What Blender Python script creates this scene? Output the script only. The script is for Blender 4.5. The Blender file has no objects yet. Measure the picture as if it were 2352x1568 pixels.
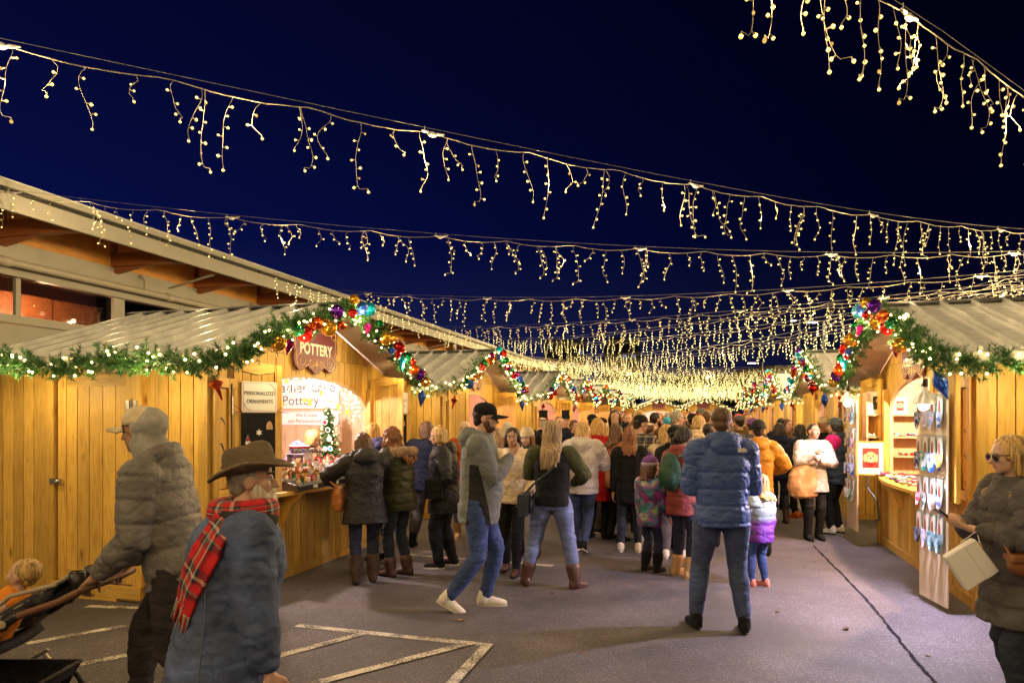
import bpy, math, random
import numpy as np
from mathutils import Vector, Matrix, noise as mnoise
R_ = math.radians
random.seed(7); np.random.seed(7)
SC = bpy.context.scene
COL = SC.collection

# ---------------------------------------------------------------- camera
EYE = 1.75
YAW = 15.7                      # view axis turned left of the aisle (+Y)
cam_d = bpy.data.cameras.new("camera"); cam = bpy.data.objects.new("camera", cam_d); COL.objects.link(cam)
cam_d.lens = 24.0; cam_d.sensor_width = 36.0; cam_d.shift_y = (958 - 784) / 2352.0
cam_d.clip_start = 0.05; cam_d.clip_end = 2000
cam.location = (0, 0, EYE); cam.rotation_euler = (R_(90), 0, R_(YAW)); SC.camera = cam

# ---------------------------------------------------------------- night sky and exposure
w = bpy.data.worlds.new("World"); SC.world = w; w.use_nodes = True
nt = w.node_tree; nt.nodes.clear()
wo = nt.nodes.new("ShaderNodeOutputWorld"); bg = nt.nodes.new("ShaderNodeBackground")
tc = nt.nodes.new("ShaderNodeTexCoord"); sep = nt.nodes.new("ShaderNodeSeparateXYZ")
nt.links.new(tc.outputs["Generated"], sep.inputs[0])
rmp = nt.nodes.new("ShaderNodeValToRGB"); cr = rmp.color_ramp
cr.elements[0].position = 0.0; cr.elements[0].color = (0.0035, 0.0038, 0.016, 1)
cr.elements[1].position = 0.75; cr.elements[1].color = (0.00008, 0.0001, 0.0009, 1)
for p, c in ((0.10, (0.0013, 0.0018, 0.009, 1)), (0.24, (0.0002, 0.0005, 0.0060, 1)), (0.42, (0.00015, 0.0003, 0.0036, 1))):
    e = cr.elements.new(p); e.color = c
nt.links.new(sep.outputs[2], rmp.inputs[0])
# brighter blue towards the west (left), where the last dusk light hangs
mr = nt.nodes.new("ShaderNodeMapRange"); mr.inputs[1].default_value = -0.85; mr.inputs[2].default_value = 0.25
mr.inputs[3].default_value = 4.6; mr.inputs[4].default_value = 0.8
nt.links.new(sep.outputs[0], mr.inputs[0])
vm = nt.nodes.new("ShaderNodeVectorMath"); vm.operation = 'SCALE'
nt.links.new(rmp.outputs[0], vm.inputs[0]); nt.links.new(mr.outputs[0], vm.inputs[3])
nt.links.new(vm.outputs[0], bg.inputs[0]); bg.inputs[1].default_value = 1.0
nt.links.new(bg.outputs[0], wo.inputs[0])
SC.view_settings.view_transform = 'Standard'; SC.view_settings.look = 'None'
SC.view_settings.exposure = 1.12; SC.view_settings.gamma = 1.0
SC.render.engine = 'CYCLES'
cy = SC.cycles
cy.use_denoising = True
try:
    cy.denoiser = 'OPENIMAGEDENOISE'; cy.denoising_input_passes = 'RGB_ALBEDO_NORMAL'; cy.denoising_prefilter = 'ACCURATE'
except Exception: pass
cy.max_bounces = 5; cy.diffuse_bounces = 3; cy.glossy_bounces = 3; cy.transmission_bounces = 4; cy.transparent_max_bounces = 6
cy.sample_clamp_indirect = 3.0; cy.sample_clamp_direct = 0.0; cy.caustics_reflective = False; cy.caustics_refractive = False
try: cy.use_light_tree = True
except Exception: pass
cy.use_adaptive_sampling = True; cy.adaptive_threshold = 0.02

# ---------------------------------------------------------------- measuring helpers (pixel of the 2352 px wide view -> place)
FP, CX, HY = 1568.0, 1176.0, 958.0
CA, SA = math.cos(R_(YAW)), math.sin(R_(YAW))
def place(px, zc):
    xc = (px - CX) / FP * zc
    return (CA * xc - SA * zc, SA * xc + CA * zc)
def depth_of_foot(py): return FP * EYE / (py - HY)
def gpt(px, py):
    return place(px, depth_of_foot(py))
def depthof(X, Y): return -SA * X + CA * Y

# ---------------------------------------------------------------- tags
def tag(o, label=None, cat=None, group=None, kind=None):
    if label: o['label'] = label
    if cat: o['category'] = cat
    if group: o['group'] = group
    if kind: o['kind'] = kind
    return o
def empty(name, loc=(0, 0, 0), rz=0.0, label=None, cat=None, group=None):
    o = bpy.data.objects.new(name, None); COL.objects.link(o); o.empty_display_size = 0.1
    o.location = loc; o.rotation_euler = (0, 0, rz)
    return tag(o, label, cat, group)
def copy_tree(o, parent=None):
    c = o.copy(); COL.objects.link(c)
    if parent: c.parent = parent; c.matrix_parent_inverse = o.matrix_parent_inverse.copy()
    for ch in CHILD.get(o.name, []):
        copy_tree(bpy.data.objects[ch], c)
    return c
CHILD = {}
def link(o, parent=None):
    COL.objects.link(o)
    if parent:
        o.parent = parent
        CHILD.setdefault(parent.name, []).append(o.name)
    return o

# ---------------------------------------------------------------- mesh builder
class MB:
    def __init__(s): s.v = []; s.f = []; s.m = []; s.r = []; s.t = []; s.M = None; s.mat = 0
    def add(s, vs, fs, mat=None, rnd=None, tcs=None):
        b = len(s.v)
        if s.M is not None: vs = [tuple(s.M @ Vector(p)) for p in vs]
        s.v += [tuple(p) for p in vs]
        s.f += [tuple(i + b for i in f) for f in fs]
        s.m += [s.mat if mat is None else mat] * len(fs)
        r = random.random() if rnd is None else rnd
        s.r += [r] * len(vs)
        s.t += list(tcs) if tcs is not None else [(0, 0, 0)] * len(vs)
        return s
    def box(s, lo, hi, mat=None, rnd=None):
        x0, y0, z0 = lo; x1, y1, z1 = hi
        vs = [(x0, y0, z0), (x1, y0, z0), (x1, y1, z0), (x0, y1, z0), (x0, y0, z1), (x1, y0, z1), (x1, y1, z1), (x0, y1, z1)]
        fs = [(0, 3, 2, 1), (4, 5, 6, 7), (0, 1, 5, 4), (1, 2, 6, 5), (2, 3, 7, 6), (3, 0, 4, 7)]
        return s.add(vs, fs, mat, rnd)
    def cbox(s, c, d, rz=0, mat=None, rnd=None, rx=0, ry=0):
        M = Matrix.Translation(c) @ Matrix.Rotation(rz, 4, 'Z') @ Matrix.Rotation(ry, 4, 'Y') @ Matrix.Rotation(rx, 4, 'X')
        vs = [M @ Vector((sx * d[0] / 2, sy * d[1] / 2, sz * d[2] / 2)) for sz in (-1, 1) for sx, sy in ((-1, -1), (1, -1), (1, 1), (-1, 1))]
        fs = [(0, 3, 2, 1), (4, 5, 6, 7), (0, 1, 5, 4), (1, 2, 6, 5), (2, 3, 7, 6), (3, 0, 4, 7)]
        return s.add(vs, fs, mat, rnd)
    def prism(s, poly, fn, d0, d1, mat=None, rnd=None):
        """poly: 2-D outline; fn(u,v,d)->3-D point"""
        n = len(poly)
        vs = [fn(u, v, d0) for u, v in poly] + [fn(u, v, d1) for u, v in poly]
        fs = [tuple(range(n))[::-1], tuple(range(n, 2 * n))] + [(i, (i + 1) % n, n + (i + 1) % n, n + i) for i in range(n)]
        return s.add(vs, fs, mat, rnd)
    def tube(s, pts, rad, seg=8, mat=None, rnd=None, caps=True, flat=None, up=None):
        """round-ended tapered tube; flat: (a,b) scale of the cross-section"""
        pts = [Vector(p) for p in pts]; n = len(pts)
        if not hasattr(rad, '__len__'): rad = [rad] * n
        P = []; Rr = []
        d0 = (pts[1] - pts[0]).normalized(); d1 = (pts[-1] - pts[-2]).normalized()
        if caps:
            P += [pts[0] - d0 * rad[0] * k for k in (0.98, 0.8, 0.45)]; Rr += [rad[0] * k for k in (0.15, 0.6, 0.89)]
        P += pts; Rr += list(rad)
        if caps:
            P += [pts[-1] + d1 * rad[-1] * k for k in (0.45, 0.8, 0.98)]; Rr += [rad[-1] * k for k in (0.89, 0.6, 0.15)]
        vs = []; tcs = []; L = 0
        prev = None
        for i, p in enumerate(P):
            if i == 0: d = P[1] - P[0]
            elif i == len(P) - 1: d = P[-1] - P[-2]
            else: d = (P[i + 1] - P[i]).normalized() + (P[i] - P[i - 1]).normalized()
            if d.length < 1e-9: d = Vector((0, 0, 1))
            d.normalize()
            if prev is None:
                a = Vector(up) if up is not None else (Vector((0, 0, 1)) if abs(d.z) < 0.9 else Vector((1, 0, 0)))
                x = a - d * a.dot(d); x.normalize()
            else:
                x = prev - d * prev.dot(d)
                x.normalize() if x.length > 1e-6 else None
            prev = x; y = d.cross(x)
            if i: L += (P[i] - P[i - 1]).length
            fx, fy = flat if flat else (1, 1)
            for k in range(seg):
                t = 2 * math.pi * k / seg
                vs.append(p + x * (math.cos(t) * Rr[i] * fx) + y * (math.sin(t) * Rr[i] * fy)); tcs.append((L, k / seg, 0))
        fs = []
        for i in range(len(P) - 1):
            for k in range(seg):
                k2 = (k + 1) % seg
                fs.append((i * seg + k, i * seg + k2, (i + 1) * seg + k2, (i + 1) * seg + k))
        m = len(P) - 1
        fs.append(tuple(range(seg))[::-1]); fs.append(tuple(m * seg + k for k in range(seg)))
        return s.add(vs, fs, mat, rnd, tcs)
    def ell(s, c, r, seg=16, rings=10, rot=None, mat=None, rnd=None):
        if not hasattr(r, '__len__'): r = (r, r, r)
        c = Vector(c); vs = []; fs = []
        Q = rot if rot is not None else Matrix.Identity(3)
        for i in range(1, rings):
            a = math.pi * i / rings
            for k in range(seg):
                t = 2 * math.pi * k / seg
                vs.append(c + Q @ Vector((math.sin(a) * math.cos(t) * r[0], math.sin(a) * math.sin(t) * r[1], math.cos(a) * r[2])))
        top = len(vs); vs.append(c + Q @ Vector((0, 0, r[2]))); bot = len(vs); vs.append(c + Q @ Vector((0, 0, -r[2])))
        for i in range(rings - 2):
            for k in range(seg):
                k2 = (k + 1) % seg
                fs.append((i * seg + k, (i + 1) * seg + k, (i + 1) * seg + k2, i * seg + k2))
        for k in range(seg):
            k2 = (k + 1) % seg
            fs.append((top, k, k2)); fs.append((bot, (rings - 2) * seg + k2, (rings - 2) * seg + k))
        return s.add(vs, fs, mat, rnd)
    def loft(s, rings, mat=None, rnd=None, closed=True):
        """rings: equal-length lists of points; ends are capped"""
        n = len(rings[0]); vs = [p for r in rings for p in r]; fs = []
        for i in range(len(rings) - 1):
            for k in range(n):
                k2 = (k + 1) % n
                fs.append((i * n + k, i * n + k2, (i + 1) * n + k2, (i + 1) * n + k))
        if closed:
            fs.append(tuple(range(n))[::-1]); fs.append(tuple((len(rings) - 1) * n + k for k in range(n)))
        return s.add(vs, fs, mat, rnd)
    def lathe(s, prof, c=(0, 0, 0), seg=20, mat=None, rnd=None, Q=None):
        c = Vector(c); rings = []
        Q = Q if Q is not None else Matrix.Identity(3)
        for r, z in prof:
            rings.append([c + Q @ Vector((math.cos(2 * math.pi * k / seg) * max(r, 1e-4), math.sin(2 * math.pi * k / seg) * max(r, 1e-4), z)) for k in range(seg)])
        return s.loft(rings, mat, rnd)
    def grid(s, fn, nu, nv, mat=None, rnd=None, thick=0.0, tcf=None):
        vs = []; tcs = []
        for i in range(nu + 1):
            for j in range(nv + 1):
                u, v = i / nu, j / nv
                vs.append(Vector(fn(u, v))); tcs.append(tcf(u, v) if tcf else (u, v, 0))
        fs = [(i * (nv + 1) + j, (i + 1) * (nv + 1) + j, (i + 1) * (nv + 1) + j + 1, i * (nv + 1) + j + 1) for i in range(nu) for j in range(nv)]
        if thick:
            N = len(vs); nn = []
            for i in range(nu + 1):
                for j in range(nv + 1):
                    a = vs[min(i + 1, nu) * (nv + 1) + j] - vs[max(i - 1, 0) * (nv + 1) + j]
                    b = vs[i * (nv + 1) + min(j + 1, nv)] - vs[i * (nv + 1) + max(j - 1, 0)]
                    c = a.cross(b); c.normalize() if c.length > 1e-9 else None
                    nn.append(c)
            vs2 = [p - q * thick for p, q in zip(vs, nn)]
            fs2 = [tuple(N + k for k in f[::-1]) for f in fs]
            bd = [i * (nv + 1) for i in range(nu + 1)] + [nu * (nv + 1) + j for j in range(1, nv + 1)] + [i * (nv + 1) + nv for i in range(nu - 1, -1, -1)] + [j for j in range(nv - 1, 0, -1)]
            fs3 = [(bd[(k + 1) % len(bd)], bd[k], N + bd[k], N + bd[(k + 1) % len(bd)]) for k in range(len(bd))]
            vs += vs2; fs += fs2 + fs3; tcs = tcs + tcs
        return s.add(vs, fs, mat, rnd, tcs)
    def mesh(s, name, mats, smooth=False):
        me = bpy.data.meshes.new(name); me.from_pydata([tuple(p) for p in s.v], [], s.f)
        if not isinstance(mats, (list, tuple)): mats = [mats]
        for m in mats: me.materials.append(m)
        if len(mats) > 1: me.polygons.foreach_set('material_index', s.m)
        a = me.attributes.new('rnd', 'FLOAT', 'POINT'); a.data.foreach_set('value', s.r)
        if any(t != (0, 0, 0) for t in s.t):
            a = me.attributes.new('tc', 'FLOAT_VECTOR', 'POINT'); a.data.foreach_set('vector', [c for t in s.t for c in t])
        if smooth: me.polygons.foreach_set('use_smooth', [True] * len(me.polygons))
        me.update(); return me
    def build(s, name, mats, parent=None, smooth=False, bevel=0.0):
        o = bpy.data.objects.new(name, s.mesh(name, mats, smooth)); link(o, parent)
        if bevel:
            b = o.modifiers.new('bevel', 'BEVEL'); b.width = bevel; b.segments = 2; b.limit_method = 'ANGLE'; b.angle_limit = R_(40)
        return o
def objm(name, me, parent=None):
    o = bpy.data.objects.new(name, me); return link(o, parent)

def baked(me_in, mods, name):
    """evaluate modifiers once and keep the mesh"""
    o = bpy.data.objects.new("tmp", me_in); COL.objects.link(o)
    mods(o)
    bpy.context.view_layer.update()
    dg = bpy.context.evaluated_depsgraph_get()
    me = bpy.data.meshes.new_from_object(o.evaluated_get(dg), depsgraph=dg)
    bpy.data.objects.remove(o); bpy.data.meshes.remove(me_in)
    me.name = name
    return me
def remeshed(mb, name, mats, voxel, smooth=6, disp=None, clip=None):
    """fuse overlapping closed pieces into one continuous skin"""
    me0 = mb.mesh(name, [])
    def mods(o):
        r = o.modifiers.new('r', 'REMESH'); r.mode = 'VOXEL'; r.voxel_size = voxel; r.adaptivity = 0.0
        if smooth:
            q = o.modifiers.new('s', 'SMOOTH'); q.iterations = smooth; q.factor = 0.5
    me = baked(me0, mods, name)
    n = len(me.vertices)
    if n and disp:
        co = np.empty(n * 3); me.vertices.foreach_get('co', co); co = co.reshape(-1, 3)
        no = np.empty(n * 3); me.vertices.foreach_get('normal', no); no = no.reshape(-1, 3)
        co = co + disp(co, no)
        ne = len(me.edges); ed = np.empty(ne * 2, dtype=np.int64); me.edges.foreach_get('vertices', ed); ed = ed.reshape(-1, 2)
        deg = np.bincount(ed.ravel(), minlength=n)[:, None] + 1e-9
        for _ in range(1):
            sm = np.zeros_like(co)
            for ax in range(3): sm[:, ax] = np.bincount(ed[:, 0], co[ed[:, 1], ax], n) + np.bincount(ed[:, 1], co[ed[:, 0], ax], n)
            co = co * .55 + sm / deg * .45
        me.vertices.foreach_set('co', co.ravel())
    me.materials.clear()
    for m in (mats if isinstance(mats, (list, tuple)) else [mats]): me.materials.append(m)
    me.polygons.foreach_set('use_smooth', [True] * len(me.polygons))
    me.update()
    return me

def fbm(co, seed=0, octs=2):
    """cheap smooth value noise on an (n,3) array, range about -1..1"""
    out = np.zeros(len(co)); amp = 1.0; tot = 0
    for o in range(octs):
        p = co * (2 ** o) + seed * 17.31 + o * 5.7
        i = np.floor(p).astype(np.int64); f = p - i; f = f * f * (3 - 2 * f)
        def h(a, b, c):
            n = (a * 73856093) ^ (b * 19349663) ^ (c * 83492791)
            n = (n ^ (n >> 13)) * 1274126177 & 0x7fffffff
            return (n % 65536) / 32768.0 - 1.0
        r = 0
        for dx in (0, 1):
            for dy in (0, 1):
                for dz in (0, 1):
                    wgt = (f[:, 0] if dx else 1 - f[:, 0]) * (f[:, 1] if dy else 1 - f[:, 1]) * (f[:, 2] if dz else 1 - f[:, 2])
                    r = r + wgt * h(i[:, 0] + dx, i[:, 1] + dy, i[:, 2] + dz)
        out += r * amp; tot += amp; amp *= 0.5
    return out / tot

# ---------------------------------------------------------------- materials
MATS = {}
def newmat(name):
    m = bpy.data.materials.new(name); m.use_nodes = True
    return m, m.node_tree, m.node_tree.nodes['Principled BSDF']
def N(nt, t, **kw):
    n = nt.nodes.new(t)
    for k, v in kw.items():
        if k.startswith('i'): n.inputs[int(k[1:])].default_value = v
        else: setattr(n, k, v)
    return n
def coord(nt, kind='Object', scale=(1, 1, 1), loc=(0, 0, 0)):
    if kind in ('tc',):
        t = N(nt, 'ShaderNodeAttribute', attribute_name='tc'); src = t.outputs['Vector']
    else:
        t = N(nt, 'ShaderNodeTexCoord'); src = t.outputs[kind]
    mp = N(nt, 'ShaderNodeMapping'); mp.inputs['Scale'].default_value = scale; mp.inputs['Location'].default_value = loc
    nt.links.new(src, mp.inputs[0]); return mp.outputs[0]
def mixc(nt, a, b, f, mode='MIX'):
    n = N(nt, 'ShaderNodeMix', data_type='RGBA', blend_type=mode)
    for s, val in ((6, a), (7, b)):
        if isinstance(val, bpy.types.NodeSocket): nt.links.new(val, n.inputs[s])
        else: n.inputs[s].default_value = (*val, 1) if len(val) == 3 else val
    if isinstance(f, bpy.types.NodeSocket): nt.links.new(f, n.inputs[0])
    else: n.inputs[0].default_value = f
    return n.outputs[2]
def ramp(nt, fac, stops, interp='LINEAR'):
    n = N(nt, 'ShaderNodeValToRGB'); c = n.color_ramp; c.interpolation = interp
    while len(c.elements) > 1: c.elements.remove(c.elements[-1])
    c.elements[0].position = stops[0][0]; c.elements[0].color = (*stops[0][1], 1)
    for p, col in stops[1:]:
        e = c.elements.new(p); e.color = (*col, 1)
    nt.links.new(fac, n.inputs[0]); return n.outputs[0]
def math_(nt, op, a, b=None, c=None):
    n = N(nt, 'ShaderNodeMath', operation=op)
    for i, v in enumerate((a, b, c)):
        if v is None: continue
        if isinstance(v, bpy.types.NodeSocket): nt.links.new(v, n.inputs[i])
        else: n.inputs[i].default_value = v
    return n.outputs[0]
def bump(nt, b, height, strength=0.3, dist=0.01):
    n = N(nt, 'ShaderNodeBump'); n.inputs['Strength'].default_value = strength; n.inputs['Distance'].default_value = dist
    nt.links.new(height, n.inputs['Height']); nt.links.new(n.outputs[0], b.inputs['Normal'])

def cloth(name, col, rough=0.85, var=0.25, scale=9, weave=260, bs=0.42, sheen=0.0, kind='Object', fold=0.0):
    if name in MATS: return MATS[name]
    m, nt, b = newmat(name)
    c = coord(nt)
    n1 = N(nt, 'ShaderNodeTexNoise'); n1.inputs['Scale'].default_value = scale; n1.inputs['Detail'].default_value = 4
    nt.links.new(c, n1.inputs[0])
    lo = tuple(x * (1 - var) for x in col); hi = tuple(min(1, x * (1 + var)) for x in col)
    nt.links.new(ramp(nt, n1.outputs[0], [(0.3, lo), (0.7, hi)]), b.inputs['Base Color'])
    n2 = N(nt, 'ShaderNodeTexNoise'); n2.inputs['Scale'].default_value = weave; n2.inputs['Detail'].default_value = 2
    nt.links.new(c, n2.inputs[0])
    n3 = N(nt, 'ShaderNodeTexNoise'); n3.inputs['Scale'].default_value = 16; n3.inputs['Detail'].default_value = 3; n3.inputs['Distortion'].default_value = 0.6
    nt.links.new(c, n3.inputs[0])
    rid = math_(nt, 'POWER', math_(nt, 'SUBTRACT', 1.0, math_(nt, 'ABSOLUTE', math_(nt, 'MULTIPLY_ADD', n3.outputs[0], 4.0, -2.0))), 3.0); rid.node.use_clamp = True
    hgt = math_(nt, 'ADD', math_(nt, 'MULTIPLY', n2.outputs[0], 0.10), math_(nt, 'MULTIPLY_ADD', n3.outputs[0], 0.7, math_(nt, 'MULTIPLY', rid, -.35)))
    bump(nt, b, hgt, bs, 0.02)
    b.inputs['Roughness'].default_value = rough; b.inputs['Specular IOR Level'].default_value = .18 if rough > .7 else .35
    b.inputs['Sheen Weight'].default_value = sheen
    MATS[name] = m; return m
def plain(name, col, rough=0.5, metal=0.0, emit=None, es=0.0, coat=0.0, var=0.0, scale=5, bs=0.0, bscale=60):
    if name in MATS: return MATS[name]
    m, nt, b = newmat(name)
    b.inputs['Base Color'].default_value = (*col, 1); b.inputs['Roughness'].default_value = rough; b.inputs['Metallic'].default_value = metal
    b.inputs['Coat Weight'].default_value = coat
    if var or bs:
        c = coord(nt); n1 = N(nt, 'ShaderNodeTexNoise'); n1.inputs['Scale'].default_value = scale; n1.inputs['Detail'].default_value = 5
        nt.links.new(c, n1.inputs[0])
        if var:
            nt.links.new(ramp(nt, n1.outputs[0], [(0.3, tuple(x * (1 - var) for x in col)), (0.7, tuple(min(1, x * (1 + var)) for x in col))]), b.inputs['Base Color'])
        if bs:
            n2 = N(nt, 'ShaderNodeTexNoise'); n2.inputs['Scale'].default_value = bscale; nt.links.new(c, n2.inputs[0]); bump(nt, b, n2.outputs[0], bs, 0.01)
    if emit: b.inputs['Emission Color'].default_value = (*emit, 1); b.inputs['Emission Strength'].default_value = es
    MATS[name] = m; return m
def wood(name, col, dark=0.74, axis='z', rough=0.55, knots=True, vary=0.48, blotch=0.26):
    """stained boards: grain along axis, per-board tint from the rnd attribute, knots and blotches"""
    if name in MATS: return MATS[name]
    m, nt, b = newmat(name)
    sc = {'z': (1, 1, 0.09), 'x': (0.09, 1, 1), 'y': (1, 0.09, 1)}[axis]
    at = N(nt, 'ShaderNodeAttribute', attribute_name='rnd')
    tcn = N(nt, 'ShaderNodeTexCoord')
    off = N(nt, 'ShaderNodeVectorMath', operation='SCALE'); off.inputs[0].default_value = (7.3, 3.9, 11.7); nt.links.new(at.outputs['Fac'], off.inputs[3])
    ad = N(nt, 'ShaderNodeVectorMath', operation='ADD'); nt.links.new(tcn.outputs['Object'], ad.inputs[0]); nt.links.new(off.outputs[0], ad.inputs[1])
    mp = N(nt, 'ShaderNodeMapping'); mp.inputs['Scale'].default_value = sc; nt.links.new(ad.outputs[0], mp.inputs[0])
    g = N(nt, 'ShaderNodeTexNoise'); g.inputs['Scale'].default_value = 34; g.inputs['Detail'].default_value = 6; g.inputs['Distortion'].default_value = 1.1
    nt.links.new(mp.outputs[0], g.inputs[0])
    wv = N(nt, 'ShaderNodeTexNoise'); wv.inputs['Scale'].default_value = 7; wv.inputs['Detail'].default_value = 3; wv.inputs['Distortion'].default_value = 2.2
    nt.links.new(mp.outputs[0], wv.inputs[0])
    rings = math_(nt, 'PINGPONG', math_(nt, 'MULTIPLY', wv.outputs[0], 9.0), 0.5)
    light = col; dk = tuple(c * dark * k for c, k in zip(col, (1.0, 0.88, 0.7)))
    c1 = ramp(nt, g.outputs[0], [(0.32, dk), (0.5, light), (0.75, tuple(min(1, x * 1.12) for x in light))])
    c1 = mixc(nt, c1, tuple(c * 0.72 for c in col), math_(nt, 'MULTIPLY', rings, 0.55))
    bl = N(nt, 'ShaderNodeTexNoise'); bl.inputs['Scale'].default_value = 3.2; bl.inputs['Detail'].default_value = 4; nt.links.new(ad.outputs[0], bl.inputs[0])
    c1 = mixc(nt, c1, tuple(c * 0.62 for c in col), ramp_f(nt, bl.outputs[0], 0.5, 0.85, 0, blotch * 2.2))
    tint = math_(nt, 'MULTIPLY_ADD', at.outputs['Fac'], vary, 1 - vary * 0.6)
    sc2 = N(nt, 'ShaderNodeVectorMath', operation='SCALE'); nt.links.new(c1, sc2.inputs[0]); nt.links.new(tint, sc2.inputs[3])
    out = sc2.outputs[0]
    if knots:
        mk = N(nt, 'ShaderNodeMapping'); s3 = {'z': (5.5, 5.5, 1.9), 'x': (1.9, 5.5, 5.5), 'y': (5.5, 1.9, 5.5)}[axis]; mk.inputs['Scale'].default_value = s3
        nt.links.new(ad.outputs[0], mk.inputs[0])
        vo = N(nt, 'ShaderNodeTexVoronoi'); vo.inputs['Scale'].default_value = 1.0; nt.links.new(mk.outputs[0], vo.inputs[0])
        gate = math_(nt, 'GREATER_THAN', N_sep(nt, vo.outputs['Color'], 0), 0.42)
        kf = math_(nt, 'MULTIPLY', ramp_f(nt, vo.outputs['Distance'], 0.035, 0.16, 0.9, 0.0), gate)
        out = mixc(nt, out, (col[0] * 0.28, col[1] * 0.17, col[2] * 0.12), kf)
    nt.links.new(out, b.inputs['Base Color'])
    b.inputs['Roughness'].default_value = rough
    bump(nt, b, g.outputs[0], 0.18, 0.006)
    MATS[name] = m; return m
def ramp_f(nt, fac, a, b_, va, vb):
    n = N(nt, 'ShaderNodeMapRange'); n.clamp = True
    for i, v in ((1, a), (2, b_), (3, va), (4, vb)): n.inputs[i].default_value = v
    nt.links.new(fac, n.inputs[0]); return n.outputs[0]
def N_sep(nt, sock, i):
    s = N(nt, 'ShaderNodeSeparateXYZ'); nt.links.new(sock, s.inputs[0]); return s.outputs[i]
def bands(name, cu, cv, fu, fv, kind='Object', ax=(0, 2), rough=0.9, bs=0.2):
    """woven plaid: two constant-stepped colour bands multiplied/mixed over two axes"""
    if name in MATS: return MATS[name]
    m, nt, b = newmat(name)
    c = coord(nt, kind)
    su, sv = N_sep(nt, c, ax[0]), N_sep(nt, c, ax[1])
    A = ramp(nt, math_(nt, 'FRACT', math_(nt, 'MULTIPLY', su, fu)), cu, 'CONSTANT')
    B = ramp(nt, math_(nt, 'FRACT', math_(nt, 'MULTIPLY', sv, fv)), cv, 'CONSTANT')
    nt.links.new(mixc(nt, A, B, 0.5), b.inputs['Base Color'])
    b.inputs['Roughness'].default_value = rough
    n2 = N(nt, 'ShaderNodeTexNoise'); n2.inputs['Scale'].default_value = 20; n2.inputs['Detail'].default_value = 6; nt.links.new(coord(nt), n2.inputs[0]); bump(nt, b, n2.outputs[0], bs, 0.02)
    MATS[name] = m; return m
def emis(name, col, s, sample=True):
    if name in MATS: return MATS[name]
    m = bpy.data.materials.new(name); m.use_nodes = True; nt = m.node_tree; nt.nodes.clear()
    o = N(nt, 'ShaderNodeOutputMaterial'); e = N(nt, 'ShaderNodeEmission'); e.inputs[0].default_value = (*col, 1); e.inputs[1].default_value = s
    nt.links.new(e.outputs[0], o.inputs[0])
    if not sample:
        try: m.cycles.emission_sampling = 'NONE'
        except Exception: pass
    MATS[name] = m; return m

WOOD = wood('stained_board', (0.66, 0.395, 0.080), axis='z')
WOODX = wood('stained_rail', (0.66, 0.40, 0.085), axis='x')
WOODY = wood('stained_rail_deep', (0.66, 0.40, 0.085), axis='y')
PLY = wood('plywood', (0.52, 0.31, 0.10), axis='z', knots=False, vary=0.2, blotch=0.5)
LINING = wood('pale_lining', (0.62, 0.42, 0.28), axis='z', dark=0.8, vary=0.15, blotch=0.05)
PALE = wood('pale_pine', (0.62, 0.44, 0.25), axis='z', dark=0.8, vary=0.15, blotch=0.1, knots=False)
ORANGEPLY = wood('orange_ply', (0.78, 0.38, 0.09), axis='y', knots=False, vary=0.4, blotch=0.4)
GLULAM = wood('red_timber', (0.36, 0.12, 0.035), axis='y', knots=True, vary=0.3)
SOFFIT = plain('soffit_paint', (0.50, 0.42, 0.36), 0.9, var=0.06, scale=3)
SOFFIT.node_tree.nodes['Principled BSDF'].inputs['Specular IOR Level'].default_value = .1
ROOFM = plain('roof_metal', (0.60, 0.61, 0.60), 0.26, metal=0.0, coat=0.6, var=0.16, scale=7)
TRIM = plain('grey_trim', (0.40, 0.40, 0.37), 0.5, var=0.08, scale=3)
DARKTRIM = plain('dark_trim', (0.05, 0.055, 0.055), 0.5)
CREAM = plain('cream_paint', (0.38, 0.37, 0.32), 0.55, var=0.07, scale=2)
STEEL = plain('steel', (0.5, 0.5, 0.5), 0.3, metal=1.0)
BLACKM = plain('black_metal', (0.02, 0.02, 0.02), 0.4)
BLACKP = plain('black_plastic', (0.015, 0.015, 0.018), 0.35)
WHITEP = plain('white_card', (0.80, 0.79, 0.76), 0.6)
MAROON = plain('maroon_paint', (0.15, 0.020, 0.042), 0.5, var=0.08)
GOLDLINE = plain('gold_line', (0.75, 0.50, 0.20), 0.5)
LETTER = plain('cream_letter', (0.80, 0.74, 0.62), 0.5)
INK = plain('grey_ink', (0.10, 0.09, 0.09), 0.6)
REDINK = plain('red_ink', (0.50, 0.05, 0.07), 0.6)
BULB = emis('warm_bulb', (1.0, 0.62, 0.13), 1.0, sample=False)
BULBD = emis('dim_warm_bulb', (1.0, 0.58, 0.14), 0.45, sample=False)
CORE = emis('bulb_core', (1.0, 0.70, 0.26), 5.0, sample=False)
BULBG = emis('garland_bulb', (1.0, 0.68, 0.24), 12.0)
BULBF = emis('far_bulb', (1.0, 0.78, 0.26), 2.6, sample=False)
BULBN = emis('near_bulb_core', (1.0, 0.80, 0.42), 30.0, sample=False)
WIRE = plain('ivory_wire', (0.34, 0.29, 0.22), 0.6)
CABLE = plain('support_cable', (0.35, 0.33, 0.30), 0.5, metal=0.3)
NEEDLE = None
def needle_mat():
    m, nt, b = newmat('pine_needle')
    at = N(nt, 'ShaderNodeAttribute', attribute_name='rnd')
    nt.links.new(ramp(nt, at.outputs['Fac'], [(0, (0.020, 0.075, 0.022)), (0.6, (0.045, 0.15, 0.035)), (1, (0.10, 0.25, 0.05))]), b.inputs['Base Color'])
    b.inputs['Roughness'].default_value = 0.5
    return m
NEEDLE = needle_mat()
TWIG = plain('twig', (0.06, 0.05, 0.025), 0.8)
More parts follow.
